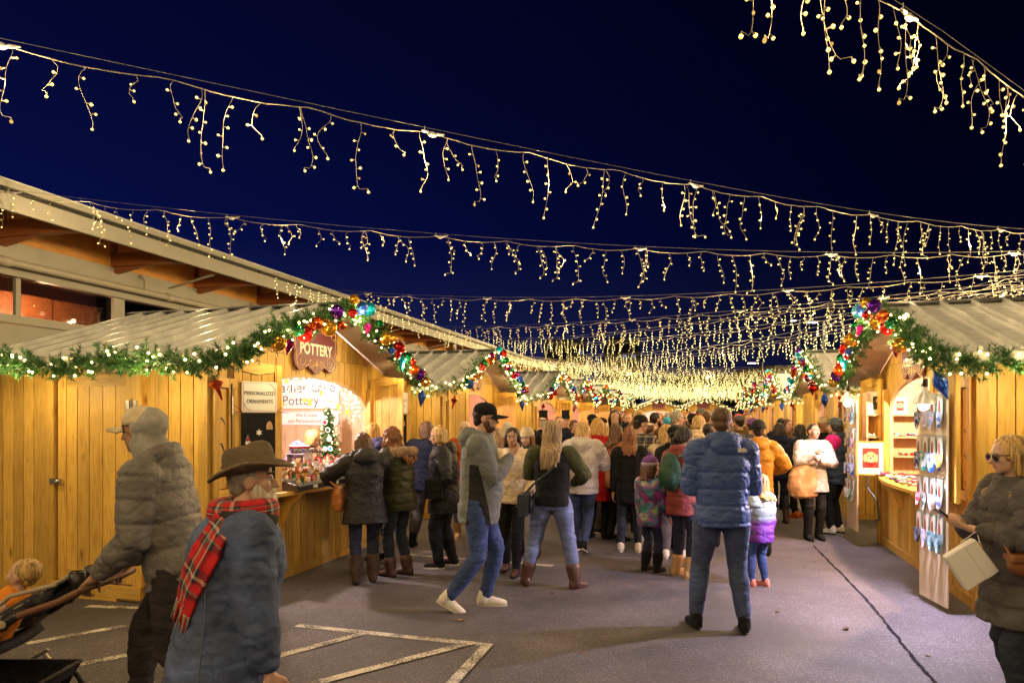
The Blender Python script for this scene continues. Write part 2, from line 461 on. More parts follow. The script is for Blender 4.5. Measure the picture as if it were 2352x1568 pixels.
def bauble(name, col, rough=0.14, glitter=False):
    m, nt, b = newmat(name)
    b.inputs['Base Color'].default_value = (*col, 1); b.inputs['Metallic'].default_value = 0.85; b.inputs['Roughness'].default_value = rough
    b.inputs['Coat Weight'].default_value = 0.5
    if glitter:
        b.inputs['Roughness'].default_value = 0.35
        v = N(nt, 'ShaderNodeTexNoise'); v.inputs['Scale'].default_value = 60; nt.links.new(coord(nt), v.inputs[0]); bump(nt, b, v.outputs[0], 0.9, 0.02)
    return m
BAU = dict(gold=bauble('bauble_gold', (0.85, 0.42, 0.03)), red=bauble('bauble_red', (0.65, 0.015, 0.012)), orange=bauble('bauble_orange', (0.85, 0.12, 0.01)),
    purple=bauble('bauble_purple', (0.13, 0.015, 0.42)), blue=bauble('bauble_blue', (0.02, 0.08, 0.42), glitter=True), teal=bauble('bauble_teal', (0.0, 0.32, 0.50), glitter=True),
    green=bauble('bauble_green', (0.01, 0.22, 0.07)), magenta=bauble('bauble_magenta', (0.45, 0.01, 0.22)))

def asphalt():
    m, nt, b = newmat('asphalt'); c = coord(nt)
    v = N(nt, 'ShaderNodeTexVoronoi'); v.inputs['Scale'].default_value = 130; nt.links.new(c, v.inputs[0])
    n = N(nt, 'ShaderNodeTexNoise'); n.inputs['Scale'].default_value = 1.1; n.inputs['Detail'].default_value = 7; n.inputs['Roughness'].default_value = 0.65; nt.links.new(c, n.inputs[0])
    n2 = N(nt, 'ShaderNodeTexNoise'); n2.inputs['Scale'].default_value = 160; n2.inputs['Detail'].default_value = 3; nt.links.new(c, n2.inputs[0])
    base = ramp(nt, n.outputs[0], [(0.3, (0.066, 0.058, 0.070)), (0.5, (0.100, 0.090, 0.107)), (0.7, (0.138, 0.124, 0.144))])
    sp = ramp(nt, N_sep(nt, v.outputs['Color'], 0), [(0.0, (0.62, 0.62, 0.62)), (0.55, (0.95, 0.95, 0.95)), (0.90, (1.2, 1.18, 1.18)), (0.975, (2.3, 2.2, 2.2))])
    c1 = mixc(nt, base, sp, 1.0, 'MULTIPLY')
    c1 = mixc(nt, c1, ramp(nt, n2.outputs[0], [(0.35, (0.55, 0.55, 0.55)), (0.65, (1.35, 1.35, 1.35))]), 0.8, 'MULTIPLY')
    # tar stains with their own outline
    n4 = N(nt, 'ShaderNodeTexNoise'); n4.inputs['Scale'].default_value = 0.45; n4.inputs['Detail'].default_value = 6; nt.links.new(coord(nt, loc=(3, 1, 0)), n4.inputs[0])
    c1 = mixc(nt, c1, (0.045, 0.042, 0.045), ramp_f(nt, n4.outputs[0], 0.50, 0.64, 0, 0.75))
    nt.links.new(c1, b.inputs['Base Color'])
    hgt = math_(nt, 'ADD', math_(nt, 'MULTIPLY', v.outputs['Distance'], 0.7), n2.outputs[0])
    bump(nt, b, hgt, 0.55, 0.006); b.inputs['Roughness'].default_value = 0.72
    return m
ASPHALT = asphalt()
def worn_paint():
    m, nt, b = newmat('worn_line_paint'); c = coord(nt)
    v = N(nt, 'ShaderNodeTexNoise'); v.inputs['Scale'].default_value = 70; v.inputs['Detail'].default_value = 5; nt.links.new(c, v.inputs[0])
    v2 = N(nt, 'ShaderNodeTexNoise'); v2.inputs['Scale'].default_value = 5; v2.inputs['Detail'].default_value = 5; nt.links.new(c, v2.inputs[0])
    f = math_(nt, 'ADD', math_(nt, 'MULTIPLY', v.outputs[0], 0.65), math_(nt, 'MULTIPLY', v2.outputs[0], 0.5))
    nt.links.new(ramp(nt, f, [(0.52, (0.60, 0.56, 0.48)), (0.58, (0.42, 0.38, 0.33)), (0.63, (0.11, 0.105, 0.105))]), b.inputs['Base Color']); b.inputs['Roughness'].default_value = 0.8
    bump(nt, b, v.outputs[0], 0.4, 0.005)
    return m
PAINT = worn_paint()
def glass():
    m = bpy.data.materials.new('window_glass'); m.use_nodes = True; nt = m.node_tree; nt.nodes.clear()
    o = N(nt, 'ShaderNodeOutputMaterial'); t = N(nt, 'ShaderNodeBsdfTransparent'); t.inputs[0].default_value = (.78, .76, .72, 1); g = N(nt, 'ShaderNodeBsdfGlossy'); g.inputs['Roughness'].default_value = .03
    x = N(nt, 'ShaderNodeMixShader'); fr = N(nt, 'ShaderNodeFresnel'); fr.inputs[0].default_value = 1.45
    nt.links.new(fr.outputs[0], x.inputs[0]); nt.links.new(t.outputs[0], x.inputs[1]); nt.links.new(g.outputs[0], x.inputs[2]); nt.links.new(x.outputs[0], o.inputs[0]); return m
GLASS = glass()

# ---------------------------------------------------------------- ground
def sheet(name, poly, z, m, label=None):
    mb = MB(); mb.add([(x, y, z) for x, y in poly], [tuple(range(len(poly)))])
    o = mb.build(name, m); o['kind'] = 'structure'
    if label: o['label'] = label
    return o
sheet('ground', [(-400, -400), (400, -400), (400, 400), (-400, 400)], 0.0, ASPHALT)
def line(p, q, wd=0.10, z=0.004):
    a, b = Vector(gpt(*p)), Vector(gpt(*q)); d = (b - a).normalized(); n = Vector((-d.y, d.x)) * wd / 2
    return [tuple(a - n), tuple(b - n), tuple(b + n), tuple(a + n)]
for i, (p, q, zz) in enumerate([((60, 1478), (290, 1436), .004), ((90, 1545), (420, 1478), .004), ((200, 1392), (320, 1396), .004), ((682, 1436), (1128, 1482), .004),
                    ((690, 1494), (832, 1456), .008), ((715, 1572), (1078, 1478), .008), ((1122, 1480), (1032, 1578), .012), ((935, 1273), (1270, 1299), .004), ((450, 1560), (690, 1492), .004)]):
    sheet('painted_line', line(p, q, 0.082, zz), zz, PAINT)
# sealed asphalt joint and the step edge
TAR = plain('tar', (0.030, 0.027, 0.032), 0.9, var=0.4, scale=30); TAR.node_tree.nodes['Principled BSDF'].inputs['Specular IOR Level'].default_value = 0
jp = [(1868, 1252), (1905, 1290), (1960, 1345), (2010, 1400), (2060, 1462), (2105, 1520), (2150, 1568), (2200, 1640)]
jp = [Vector((*gpt(*p), 0)) for p in jp]
mb = MB(); vs = []; random.seed(3)
fine = []
for a, b in zip(jp[:-1], jp[1:]):
    for k in range(10): fine.append(a.lerp(b, k / 10))
for i, p in enumerate(fine):
    d = (fine[min(i + 1, len(fine) - 1)] - fine[max(i - 1, 0)]).normalized(); n = Vector((-d.y, d.x, 0)); wd = 0.009 + random.random() * 0.009
    o_ = n * (random.random() - .5) * 0.012
    vs += [tuple(p - n * wd + o_ + Vector((0, 0, .003))), tuple(p + n * wd + o_ + Vector((0, 0, .003)))]
mb.add(vs, [(2 * i, 2 * i + 1, 2 * i + 3, 2 * i + 2) for i in range(len(fine) - 1)])
o = mb.build('asphalt_joint', TAR); o['kind'] = 'structure'

# ---------------------------------------------------------------- stalls
W_IN, RIDGE, EAVE, HALF, DEEP, OVER = 1.78, 3.05, 2.31, 2.15, 2.6, 0.40
SLOPE = (RIDGE - EAVE) / HALF
OPW, SPRING, CROWN, SILL = 1.30, 1.84, 2.23, 0.93
def wall_top(x): return RIDGE - 0.075 - SLOPE * abs(x)
def arch(x):
    t = min(1, abs(x) / OPW); return SPRING + (CROWN - SPRING) * math.sqrt(max(0, 1 - t * t)) ** 1.0 * 1.0 if t < 1 else SPRING
def planks(mb, u0, u1, lo, hi, fn, d0, d1, w=0.145, gap=0.010, seed=0, mat=None):
    rr = random.Random(seed); u = u0
    while u < u1 - 1e-4:
        e = min(u1, u + w * (0.9 + 0.2 * rr.random()))
        if u1 - e < 0.04: e = u1
        a, b = u + gap / 2, e - gap / 2
        bot = [(t, lo(t)) for t in (a, (a + b) / 2, b)]; top = [(t, hi(t)) for t in (b, (a + b) / 2, a)]
        if min(h[1] for h in top) - max(l[1] for l in bot) > 0.01:
            mb.prism(bot + top, fn, d0 + rr.random() * .002, d1, mat, rr.random())
        u = e
def stall_meshes():
    P = {}
    F = lambda u, z, d: (u, d, z)                        # front wall
    mb = MB()
    planks(mb, -W_IN, -OPW, lambda u: 0.10, wall_top, F, 0, .02, seed=1)
    planks(mb, OPW, W_IN, lambda u: 0.10, wall_top, F, 0, .02, seed=2)
    planks(mb, -OPW, OPW, arch, lambda u: min(2.44, wall_top(u)), F, 0, .02, seed=3)
    planks(mb, -OPW, OPW, lambda u: 2.446, wall_top, F, 0.001, .02, seed=4)
    planks(mb, -OPW, OPW, lambda u: 0.10, lambda u: SILL - .03, F, 0, .02, seed=5)
    mb.box((-W_IN, -.012, 0.0), (W_IN, .02, .098), rnd=.3)
    P['front'] = mb.mesh('front_wall', WOOD)
    mb = MB()
    planks(mb, -W_IN + .05, -OPW - .005, lambda u: .06, lambda u: wall_top(u) - .05, F, .024, .04, w=2, gap=0)
    planks(mb, OPW + .005, W_IN - .05, lambda u: .06, lambda u: wall_top(u) - .05, F, .024, .04, w=2, gap=0)
    planks(mb, -OPW, OPW, arch, lambda u: wall_top(u) - .05, F, .024, .04, w=.12, gap=0.0)
    planks(mb, -OPW, OPW, lambda u: .06, lambda u: SILL - .04, F, .024, .04, w=.5, gap=0)
    for s in (-1, 1):
        G = lambda u, z, d, s=s: (s * (W_IN - d), u, z)
        planks(mb, .045, DEEP - .04, lambda u: .06, lambda u: wall_top(W_IN) - .02, G, .024, .04, w=.14, gap=.003, seed=7 + s)
    planks(mb, -W_IN + .05, W_IN - .05, lambda u: .06, lambda u: wall_top(u) - .05, F, DEEP - .04, DEEP - .024, w=.14, gap=.003, seed=9)
    mb.box((-W_IN + .05, .05, .03), (W_IN - .05, DEEP - .05, .06))
    P['lining'] = mb.mesh('lining', LINING)
    def side(s, door):
        G = lambda u, z, d: (s * (W_IN + .02 - d), u, z)
        mb = MB()
        top = lambda u: wall_top(W_IN) + .01
        if door:
            planks(mb, 0, .80, lambda u: .10, top, G, 0, .02, seed=11)
            planks(mb, .80, 1.76, lambda u: 2.21, top, G, 0, .02, seed=12)
            planks(mb, 1.76, DEEP, lambda u: .10, top, G, 0, .02, seed=13)
            mb.prism([(0, 0.0), (DEEP, 0.0), (DEEP, .098), (0, .098)], G, -.006, .02, rnd=.3)
        else:
            planks(mb, 0, DEEP, lambda u: .10, top, G, 0, .02, seed=14)
            mb.prism([(0, 0.0), (DEEP, 0.0), (DEEP, .098), (0, .098)], G, -.006, .02, rnd=.3)
        return mb.mesh('side_wall', WOOD)
    P['side_door'] = {s: side(s, True) for s in (-1, 1)}
    P['side_plain'] = {s: side(s, False) for s in (-1, 1)}
    mb = MB(); planks(mb, -W_IN, W_IN, lambda u: .1, wall_top, F, DEEP - .02, DEEP, seed=15); P['rear'] = mb.mesh('rear_wall', WOOD)
    # door leaf, drawn in side-wall coordinates for s=-1 (x = -W_IN-.02 + d)
    for s in (-1, 1):
        G = lambda u, z, d: (s * (W_IN + .02 - d), u, z)
        mb = MB()
        planks(mb, .90, 1.66, lambda u: .24, lambda u: 2.06, G, .006, .018, w=.155, seed=21)
        for a, b, c, e in ((.82, .92, .16, 2.17), (1.64, 1.74, .16, 2.17)): mb.prism([(a, c), (b, c), (b, e), (a, e)], G, -.004, .016)
        P['door', s] = mb.mesh('door', [WOOD])
        for q_, (c, e) in enumerate(((.16, .26), (2.05, 2.17))):
            mb = MB(); mb.prism([(.925, c), (1.635, c), (1.635, e), (.925, e)], G, -.004, .016); P['rail', s, q_] = mb.mesh('rail', [WOODY])
        for q_, (a, b) in enumerate(((.70, .80), (1.76, 1.86))):
            mb = MB(); mb.prism([(a, .10), (b, .10), (b, 2.28), (a, 2.28)], G, -.036, .0); P['frame', s, q_] = mb.mesh('door_jamb', WOOD)
        mb = MB(); mb.prism([(.70, 2.285), (1.86, 2.285), (1.86, 2.36), (.70, 2.36)], G, -.040, .0); P['head', s] = mb.mesh('door_head', WOODY)
        mb = MB(); mb.prism([(.70, .03), (1.80, .03), (1.80, .145), (.70, .145)], G, -.05, -.008)
        mb.prism([(.98, 0.0), (1.50, 0.0), (1.50, .028), (.98, .028)], G, -.05, -.01)
        P['sill', s] = mb.mesh('door_sill', WOODY)
        for zz in (1.80, .55):
            mb = MB()
            for a in (.745, .835): mb.prism([(a, zz), (a + .04, zz), (a + .04, zz + .11), (a, zz + .11)], G, -.045, -.036)
            mb.tube([G(.81, zz - .01, -.044), G(.81, zz + .12, -.044)], .009, 8)
            P['hinge', s, zz] = mb.mesh('hinge', STEEL)
        mb = MB(); mb.prism([(1.66, 1.10), (1.80, 1.10), (1.80, 1.15), (1.66, 1.15)], G, -.046, -.034); mb.ell(G(1.70, 1.125, -.045), .024, 10, 8)
        P['handle', s] = mb.mesh('handle', STEEL)
    # corner posts
    for s in (-1, 1):
        mb = MB()
        x0, x1 = sorted((s * (W_IN + .028), s * (W_IN - .07)))
        mb.box((x0, -.03, 0.0), (x1, -.004, wall_top(W_IN) - .02), rnd=.5 + .3 * s)
        x0, x1 = sorted((s * (W_IN + .045), s * (W_IN + .024)))
        mb.box((x0, -.026, 0.0), (x1, .07, wall_top(W_IN) - .02), rnd=.4)
        P['post', s] = mb.mesh('corner_trim', WOOD)
    # roof
    mb = MB(); y0, y1 = -OVER, DEEP
    for s in (-1, 1):
        def S(u, y, h, s=s):  # u distance down the slope horizontally
            return (s * u, y, RIDGE - SLOPE * u + h)
        def slab(u0, u1, ya, yb, h0, h1, mat):
            vs = [S(u0, ya, h0), S(u1, ya, h0), S(u1, yb, h0), S(u0, yb, h0), S(u0, ya, h1), S(u1, ya, h1), S(u1, yb, h1), S(u0, yb, h1)]
            fs = [(0, 3, 2, 1), (4, 5, 6, 7), (0, 1, 5, 4), (1, 2, 6, 5), (2, 3, 7, 6), (3, 0, 4, 7)]
            if s < 0: fs = [f[::-1] for f in fs]
            mb.add(vs, fs, mat)
        slab(0, HALF, y0 + .004, y1, -.018, 0, 0)                                   # sheet metal
        slab(0.01, HALF - .02, y0 + .01, y1 - .01, -.05, -.020, 1)                         # soffit
        y = y0 + .30
        while y < y1 - .05:                                                         # standing seams
            slab(.05, HALF + .004, y - .016, y + .016, .001, .048, 0); y += .31
        slab(0.0, HALF + .006, y0 - .018, y0 + .002, -.085, .012, 2)                 # rake trim
        slab(HALF - .001, HALF + .018, y0 + .003, y1, -.10, .004, 2)               # eave trim
        slab(0.0, HALF + .006, y1 + .001, y1 + .02, -.085, .012, 2)
        slab(.0, .11, y0 - .02, y1 + .022, .036, .044, 3)                           # ridge cap
    P['roof'] = mb.mesh('roof', [ROOFM, SOFFIT, TRIM, DARKTRIM])
    # counter
    mb = MB(); n = 14
    fr = [(-1.42 + 2.84 * i / n, -.10 - .16 * (1 - ((-1.42 + 2.84 * i / n) / 1.42) ** 2)) for i in range(n + 1)]
    mb.prism([(1.28, .28), (-1.28, .28), (-1.28, .0), (-1.42, -.002)] + fr + [(1.42, -.002), (1.28, .0)], lambda a, b, d: (a, b, d), SILL - .002, SILL + .036)
    P['counter'] = mb.mesh('counter', WOODX)
    mb = MB()
    pr = [(-.004, 0), (-.24 , 0), (-.22, -.04), (-.12, -.12), (-.06, -.25), (-.004, -.34)]
    mb.prism(pr, lambda a, b, d: (d, a, SILL - .006 + b), -.02, .02)
    P['bracket'] = mb.mesh('bracket', WOOD)
    # arch trim
    mb = MB()
    m_ = 26
    for i in range(m_):
        a0 = math.pi * i / m_; a1 = math.pi * (i + 1) / m_
        pts = [(math.cos(a) * (OPW - .002), SPRING + math.sin(a) * (CROWN - SPRING)) for a in (a0, a1)]
        p2 = [(x * .975, SPRING + (z - SPRING) * .93) for x, z in pts]
        mb.prism([pts[0], pts[1], p2[1], p2[0]], F, .0, .045, rnd=.2)
    for s in (-1, 1):
        x0, x1 = sorted((s * (OPW - .002), s * (OPW - .033))); mb.box((x0, .0, SILL + .037), (x1, .045, SPRING), rnd=.4)
    P['arch'] = mb.mesh('opening_trim', PALE)
    # shutter leaf: width .50, hinge at x=0
    def leaf(wd, z0, z1, arched=True):
        mb = MB()
        for a, b in ((0, .075), (wd - .075, wd)): mb.box((a, -.018, z0), (b, .018, z1), mat=0)
        for c, e in ((z0, z0 + .09), (z1 - .10, z1)):
            if arched and c > 2:
                mb.prism([(.076, c + .03), (wd / 2, c - .0), (wd - .076, c + .03), (wd - .076, e + .0), (wd / 2, e + .025), (.076, e)], lambda a, b, d: (a, d, b), -.016, .016, 1)
            else: mb.box((.076, -.016, c), (wd - .076, .016, e), mat=1)
        planks(mb, .076, wd - .076, lambda u: z0 + .09, lambda u: z1 - .08, lambda u, z, d: (u, d, z), -.004, .010, w=.11, seed=31, mat=0)
        return mb.mesh('shutter', [WOOD, WOODX])
    P['leaf'] = leaf(.50, .99, 2.27)
    # folded pair of leaves against the wall, with slot and black brush marks
    mb = MB(); z0, z1 = .98, 2.12
    for a, b in ((0, .06), (.20, .26), (.42, .50)): mb.box((a, -.03, z0), (b, .03, z1), mat=0)
    mb.box((.061, -.006, z0 + .10), (.199, .010, z1 - .10), mat=0); mb.box((.261, -.006, z0 + .10), (.419, .010, z1 - .10), mat=0)
    for a, b in ((.061, .199), (.261, .419)):
        mb.box((a, -.028, z0), (b, .028, z0 + .09), mat=1); mb.box((a, -.028, z1 - .09), (b, .028, z1), mat=1)
    mb.box((.226, -.040, z0 + .05), (.236, -.0305, z1 - .05), mat=2); mb.box((.222, -.046, 1.78), (.240, -.041, 1.95), mat=3)
    P['folded'] = mb.mesh('folded_shutter', [WOOD, WOODX, DARKTRIM, STEEL])
    rr = random.Random(5); P['marks'] = []
    for i in range(6):                                   # loose brush strokes
        mb = MB(); z = 1.12 + i * .115; x = .10 if i % 2 else .30; k = rr.random()
        pts = [Vector((x + t * .07, -.0085, z + .045 * math.sin(3.4 * t + k) + (.03 if i % 3 else -.02) * t)) for t in (0, .3, .6, 1)]
        mb.tube(pts, [.004, .010, .010, .003], 6, flat=(1, .2), up=(0, 0, 1)); P['marks'].append(mb.mesh('brush_mark', BLACKM))
    return P
SP = stall_meshes()
LAMPB = emis('stall_lamp', (1.0, 0.86, 0.76), 30.0)
def lamp_light(name, loc, col, energy, parent=None, radius=0.05):
    l = bpy.data.lights.new(name, 'POINT'); l.color = col; l.energy = energy; l.shadow_soft_size = radius
    o = bpy.data.objects.new(name, l); COL.objects.link(o); o.location = loc
    if parent: o.parent = parent; CHILD.setdefault(parent.name, []).append(o.name)
    return o
def stall(loc, rz, near, label, leafs, glow=None, group='wooden market stalls along the aisle', inner=True, lampz=2.12, bulbs=True):
    """near: local side (-1/+1) whose wall faces the camera and carries the door; leafs: [(hinge x, y, angle deg)]"""
    y_near = loc[1]
    r = empty('market_stall', (*loc, 0), rz, label, 'market stall', group)
    objm('front_wall', SP['front'], r); objm('lining', SP['lining'], r)
    objm('side_wall', SP['side_door'][near], r); objm('side_wall', SP['side_plain'][-near], r); objm('rear_wall', SP['rear'], r)
    d = objm('door', SP['door', near], r); [objm('rail', SP['rail', near, q_], d) for q_ in (0, 1)]; [objm('hinge', SP['hinge', near, q_], d) for q_ in (1.80, .55)]; objm('handle', SP['handle', near], d)
    [objm('door_jamb', SP['frame', near, q_], r) for q_ in (0, 1)]; objm('door_head', SP['head', near], r); objm('door_sill', SP['sill', near], r)
    objm('corner_trim', SP['post', -1], r); objm('corner_trim', SP['post', 1], r); objm('roof', SP['roof'], r)
    c = objm('counter', SP['counter'], r)
    for x in (-.62, .62):
        b = objm('bracket', SP['bracket'], c); b.location = (x, 0, 0)
    objm('opening_trim', SP['arch'], r)
    for (x, y, a) in leafs:
        s = objm('shutter', SP['leaf'], r); s.location = (x, y, 0); s.rotation_euler = (0, 0, R_(a))
    for s in (-1, 1):
        q = objm('folded_shutter', SP['folded'], r); q.location = (s * 1.52 - .25, -.035, 0)
        if y_near < 10:
            for i_, mk_ in enumerate(SP['marks']): objm('brush_mark', mk_, q)
    if glow:
        mb = MB(); mb.ell((0, 0, 0), .035, 12, 8); mb.lathe([(.016, .03), (.018, .08), (.05, .085), (.05, .10)], seg=12, mat=1)
        b = objm('ceiling_lamp', mb.mesh('ceiling_lamp', [LAMPB, WHITEP]), r); b.location = (0, .45, 2.38)
        lamp_light('lamp_glow', (0, .45, 2.30), glow[0], glow[1], r, .06)
    return r
LX, RX = -4.4, 2.38
ordn = ['first', 'second', 'third', 'fourth', 'fifth', 'sixth', 'seventh', 'eighth', 'ninth']
LY = [7.08, 12.8, 19.3, 23.6, 27.9, 32.4, 38.4]
LLEAF = [(-1.48, -.04, -26), (1.56, -.06, -33), (1.36, -.03, -96)]
lab = ['timber stall with maroon sign and pink-lit opening full of pottery, nearest on the left',
       'timber stall with half cream, half maroon sign and a bare bulb, beyond the pottery stall',
       'third timber stall on the left with closed door wall above the top-hatted pair',
       'fourth timber stall on the left, close behind the third with blank brown sign',
       'fifth timber stall on the left, jars on shelves inside its opening',
       'sixth timber stall on the left with pale shape beside a lit opening',
       'seventh and farthest timber stall on the left side of the aisle']
PINK = (1.0, .62, .50)
for i, y in enumerate(LY):
    stall((LX, y), R_(90), -1, lab[i], LLEAF if i < 2 else LLEAF[1:], glow=((1.0, .74, .66), 130) if i == 0 else ((1.0, .58, .46), 60))
RY = [8.85, 14.7, 21.3, 27.0, 33.0, 39.5]
RLEAF = [(1.99, -.22, 188), (-1.40, -.06, 198)]
rlab = ['timber stall with pet accessories sign and bright clamp lamps, nearest on the right',
        'second timber stall on the right with sparkling garland columns behind the white sweater',
        'third timber stall on the right, partly hidden by bauble garlands', 'fourth timber stall on the right under the dense light strings',
        'fifth timber stall on the right, only its post tops above the crowd', 'sixth and farthest timber stall on the right side of the aisle']
for i, y in enumerate(RY):
    stall((RX, y), R_(-90), 1, rlab[i], RLEAF, glow=((1.0, .58, .36), 270) if i == 0 else ((1.0, .62, .45), 50))
# two stalls closing the far end of the aisle
e1 = place(1512, 50); e2 = place(1615, 50)
stall(e1, R_(15), -1, 'timber stall at the far end, left of the dark gap, with brightly lit pink opening', [(1.56, -.06, -33)], glow=((1.0, .75, .8), 160))
stall(e2, R_(12), -1, 'timber stall at the far end, right of the dark gap, with red-lit shelf', [(1.56, -.06, -33)], glow=((1.0, .5, .4), 120))
STALLS = [((LX, y), R_(90)) for y in LY] + [((RX, y), R_(-90)) for y in RY] + [(e1, R_(15)), (e2, R_(12))]
for x, y in ((e1[0] - 4.4, e1[1] - .5), ):
    stall((x, y), R_(18), -1, 'timber stall at the far left corner of the aisle behind the crowd', [(1.56, -.06, -33)], glow=((1.0, .75, .8), 50)); STALLS.append(((x, y), R_(18)))

# ---------------------------------------------------------------- long market hall on the left
def hall():
    r = empty('market_hall', (0, 0, 0), 0, 'long pale market hall with timber eaves and clerestory windows behind the left stalls', 'building')
    Y0, Y1 = -6.0, 62.0; XE, XW = -11.0, -13.0
    mb = MB()
    mb.box((XE - .05, Y0, 5.18), (XE, Y1, 5.50)); mb.box((XE - .02, Y0, 5.505), (XE + .09, Y1, 5.60), mat=0); mb.box((XE - .03, Y0, 5.14), (XE + .035, Y1, 5.22), mat=0)
    mb.build('fascia', [CREAM], r)
    mb = MB(); y = Y0
    while y < Y1:
        mb.box((XE + .005, y, 5.44), (XE + .05, y + 1.55, 5.498)); y += 1.62
    mb.build('light_strip', BLACKM, r)
    mb = MB(); mb.prism([(XE + .02, 5.605), (XE + .02, 5.66), (XE - 9, 8.4), (XE - 9, 8.34)], lambda a, b, d: (a, d, b), Y0, Y1); mb.build('roof', ROOFM, r)
    mb = MB(); mb.prism([(XE - .055, 5.50), (XE - .055, 5.56), (XW - 1, 6.15), (XW - 1, 6.1)], lambda a, b, d: (a, d, b), Y0, Y1)
    mb.build('soffit_board', ORANGEPLY, r)
    mb = MB(); mb.box((XW - .06, Y0, 5.15), (XW + .0, Y1, 6.05)); mb.build('eave_board', GLULAM, r)
    y = Y0 + .3; k = 0
    while y < Y1:
        mb = MB(); mb2 = MB(); mb3 = MB()
        mb.box((XW + .004, y, 5.16), (XW + .05, y + 2.42, 5.98), rnd=random.random())        # ply panel above the beam
        mb2.box((XW + .06, y + 2.42, 5.16), (XE - .06, y + 2.60, 5.46), rnd=random.random())  # rafter tail
        mb2.prism([(XW + .06, 5.0), (XW + .06, 5.15), (XW + .95, 5.15)], lambda a, b, d: (a, d, b), y + 2.45, y + 2.57, rnd=random.random())
        mb3.prism([(XW + .30, 4.92), (XW + .40, 4.92), (XE - .35, 5.18), (XE - .45, 5.18)], lambda a, b, d: (a, d, b), y + 1.2, y + 1.3) if k % 2 else None
        mb.build('eave_panel', ORANGEPLY, r); mb2.build('rafter_tail', GLULAM, r)
        if k % 2: mb3.build('brace', CREAM, r)
        y += 2.62; k += 1
    mb = MB()
    mb.box((XW - .02, Y0, 4.66), (XW + .12, Y1, 5.14)); mb.box((XW + .0, Y0, 4.48), (XW + .16, Y1, 4.56)); mb.box((XW - .02, Y0, 4.56), (XW + .06, Y1, 4.655))
    mb.box((XW - .02, Y0, 3.58), (XW + .10, Y1, 3.74)); mb.box((XW - .03, Y0, 0), (XW - .0, Y1, 3.575)); mb.box((XW, Y0, 2.9), (XW + .06, Y1, 3.0))
    mb.build('wall', CREAM, r)
    y = Y0 + 1.45; k = 0
    while y < Y1:
        mb = MB()
        wdt = .30 if k % 2 else .10
        mb.box((XW - .01, y, 3.745), (XW + .07, y + wdt, 4.475)); y += 2.62 if k % 2 else 2.30; k += 1
        mb.build('mullion', CREAM, r)
    mb = MB(); mb.box((XW - .05, Y0, 3.745), (XW - .035, Y1, 4.475)); mb.build('window', GLASS, r)
    mb = MB(); mb.tube([(XW + .28, Y0, 4.70), (XW + .28, Y1, 4.70)], .075, 12)
    y = 5.0
    while y < Y1:
        mb.tube([(XW + .28, y, 4.70), (XW + .28, y, 4.98), (XW + .12, y, 5.1)], .035, 8); mb.tube([(XW + .28, y + .7, 4.70), (XW + .28, y + .78, 4.70)], .10, 12); y += 4.1
    mb.build('pipe', plain('pipe_paint', (.46, .43, .36), .45), r, smooth=True)
    for y in (20.5, 29.5, 40, 50):
        mb = MB(); mb.box((XE - .12, y, 4.55), (XE - .0, y + .14, 5.12)); mb.prism([(XE - .12, 4.55), (XE, 4.55), (XW + .3, 4.0), (XW + .15, 4.0)], lambda a, b, d: (a, d, b), y, y + .14); mb.build('downspout', CREAM, r)
    # lit interior fixtures seen through the clerestory
    mb = MB(); rr = random.Random(9)
    for i in range(46): mb.ell((XW - .9 - rr.random() * 2, 11.5 + rr.random() * 6, 3.75 + rr.random() * .5), .012, 6, 4)
    mb.build('interior_light', BULBF, r)
    mb = MB(); mb.ell((XW - 1.2, 9.2, 4.0), .05, 10, 8); mb.ell((XW - 1.2, 12.6, 4.0), .05, 10, 8); mb.build('hanging_bulb', emis('dim_bulb', (1, .45, .2), 6), r)
    for y in range(4, 40, 3):
        mb = MB(); mb.tube([(XW - 1.0, y, 3.6), (XW - 2.2, y + 1.6, 5.2)], .06, 6); mb.box((XW - 2.4, y, 3.5), (XW - 2.2, y + 2.9, 4.6)); mb.build('inner_truss', GLULAM, r)
    mb = MB(); mb.box((XW - 4, Y0, 3.0), (XW - 3.9, Y1, 6)); mb.build('inner_wall', plain('inner_brown', (.22, .10, .06), .8), r)
    for y in (7, 12, 17): lamp_light('hall_glow', (XW - 1.4, y, 4.1), (1, .62, .36), 80, r, .05)
hall()

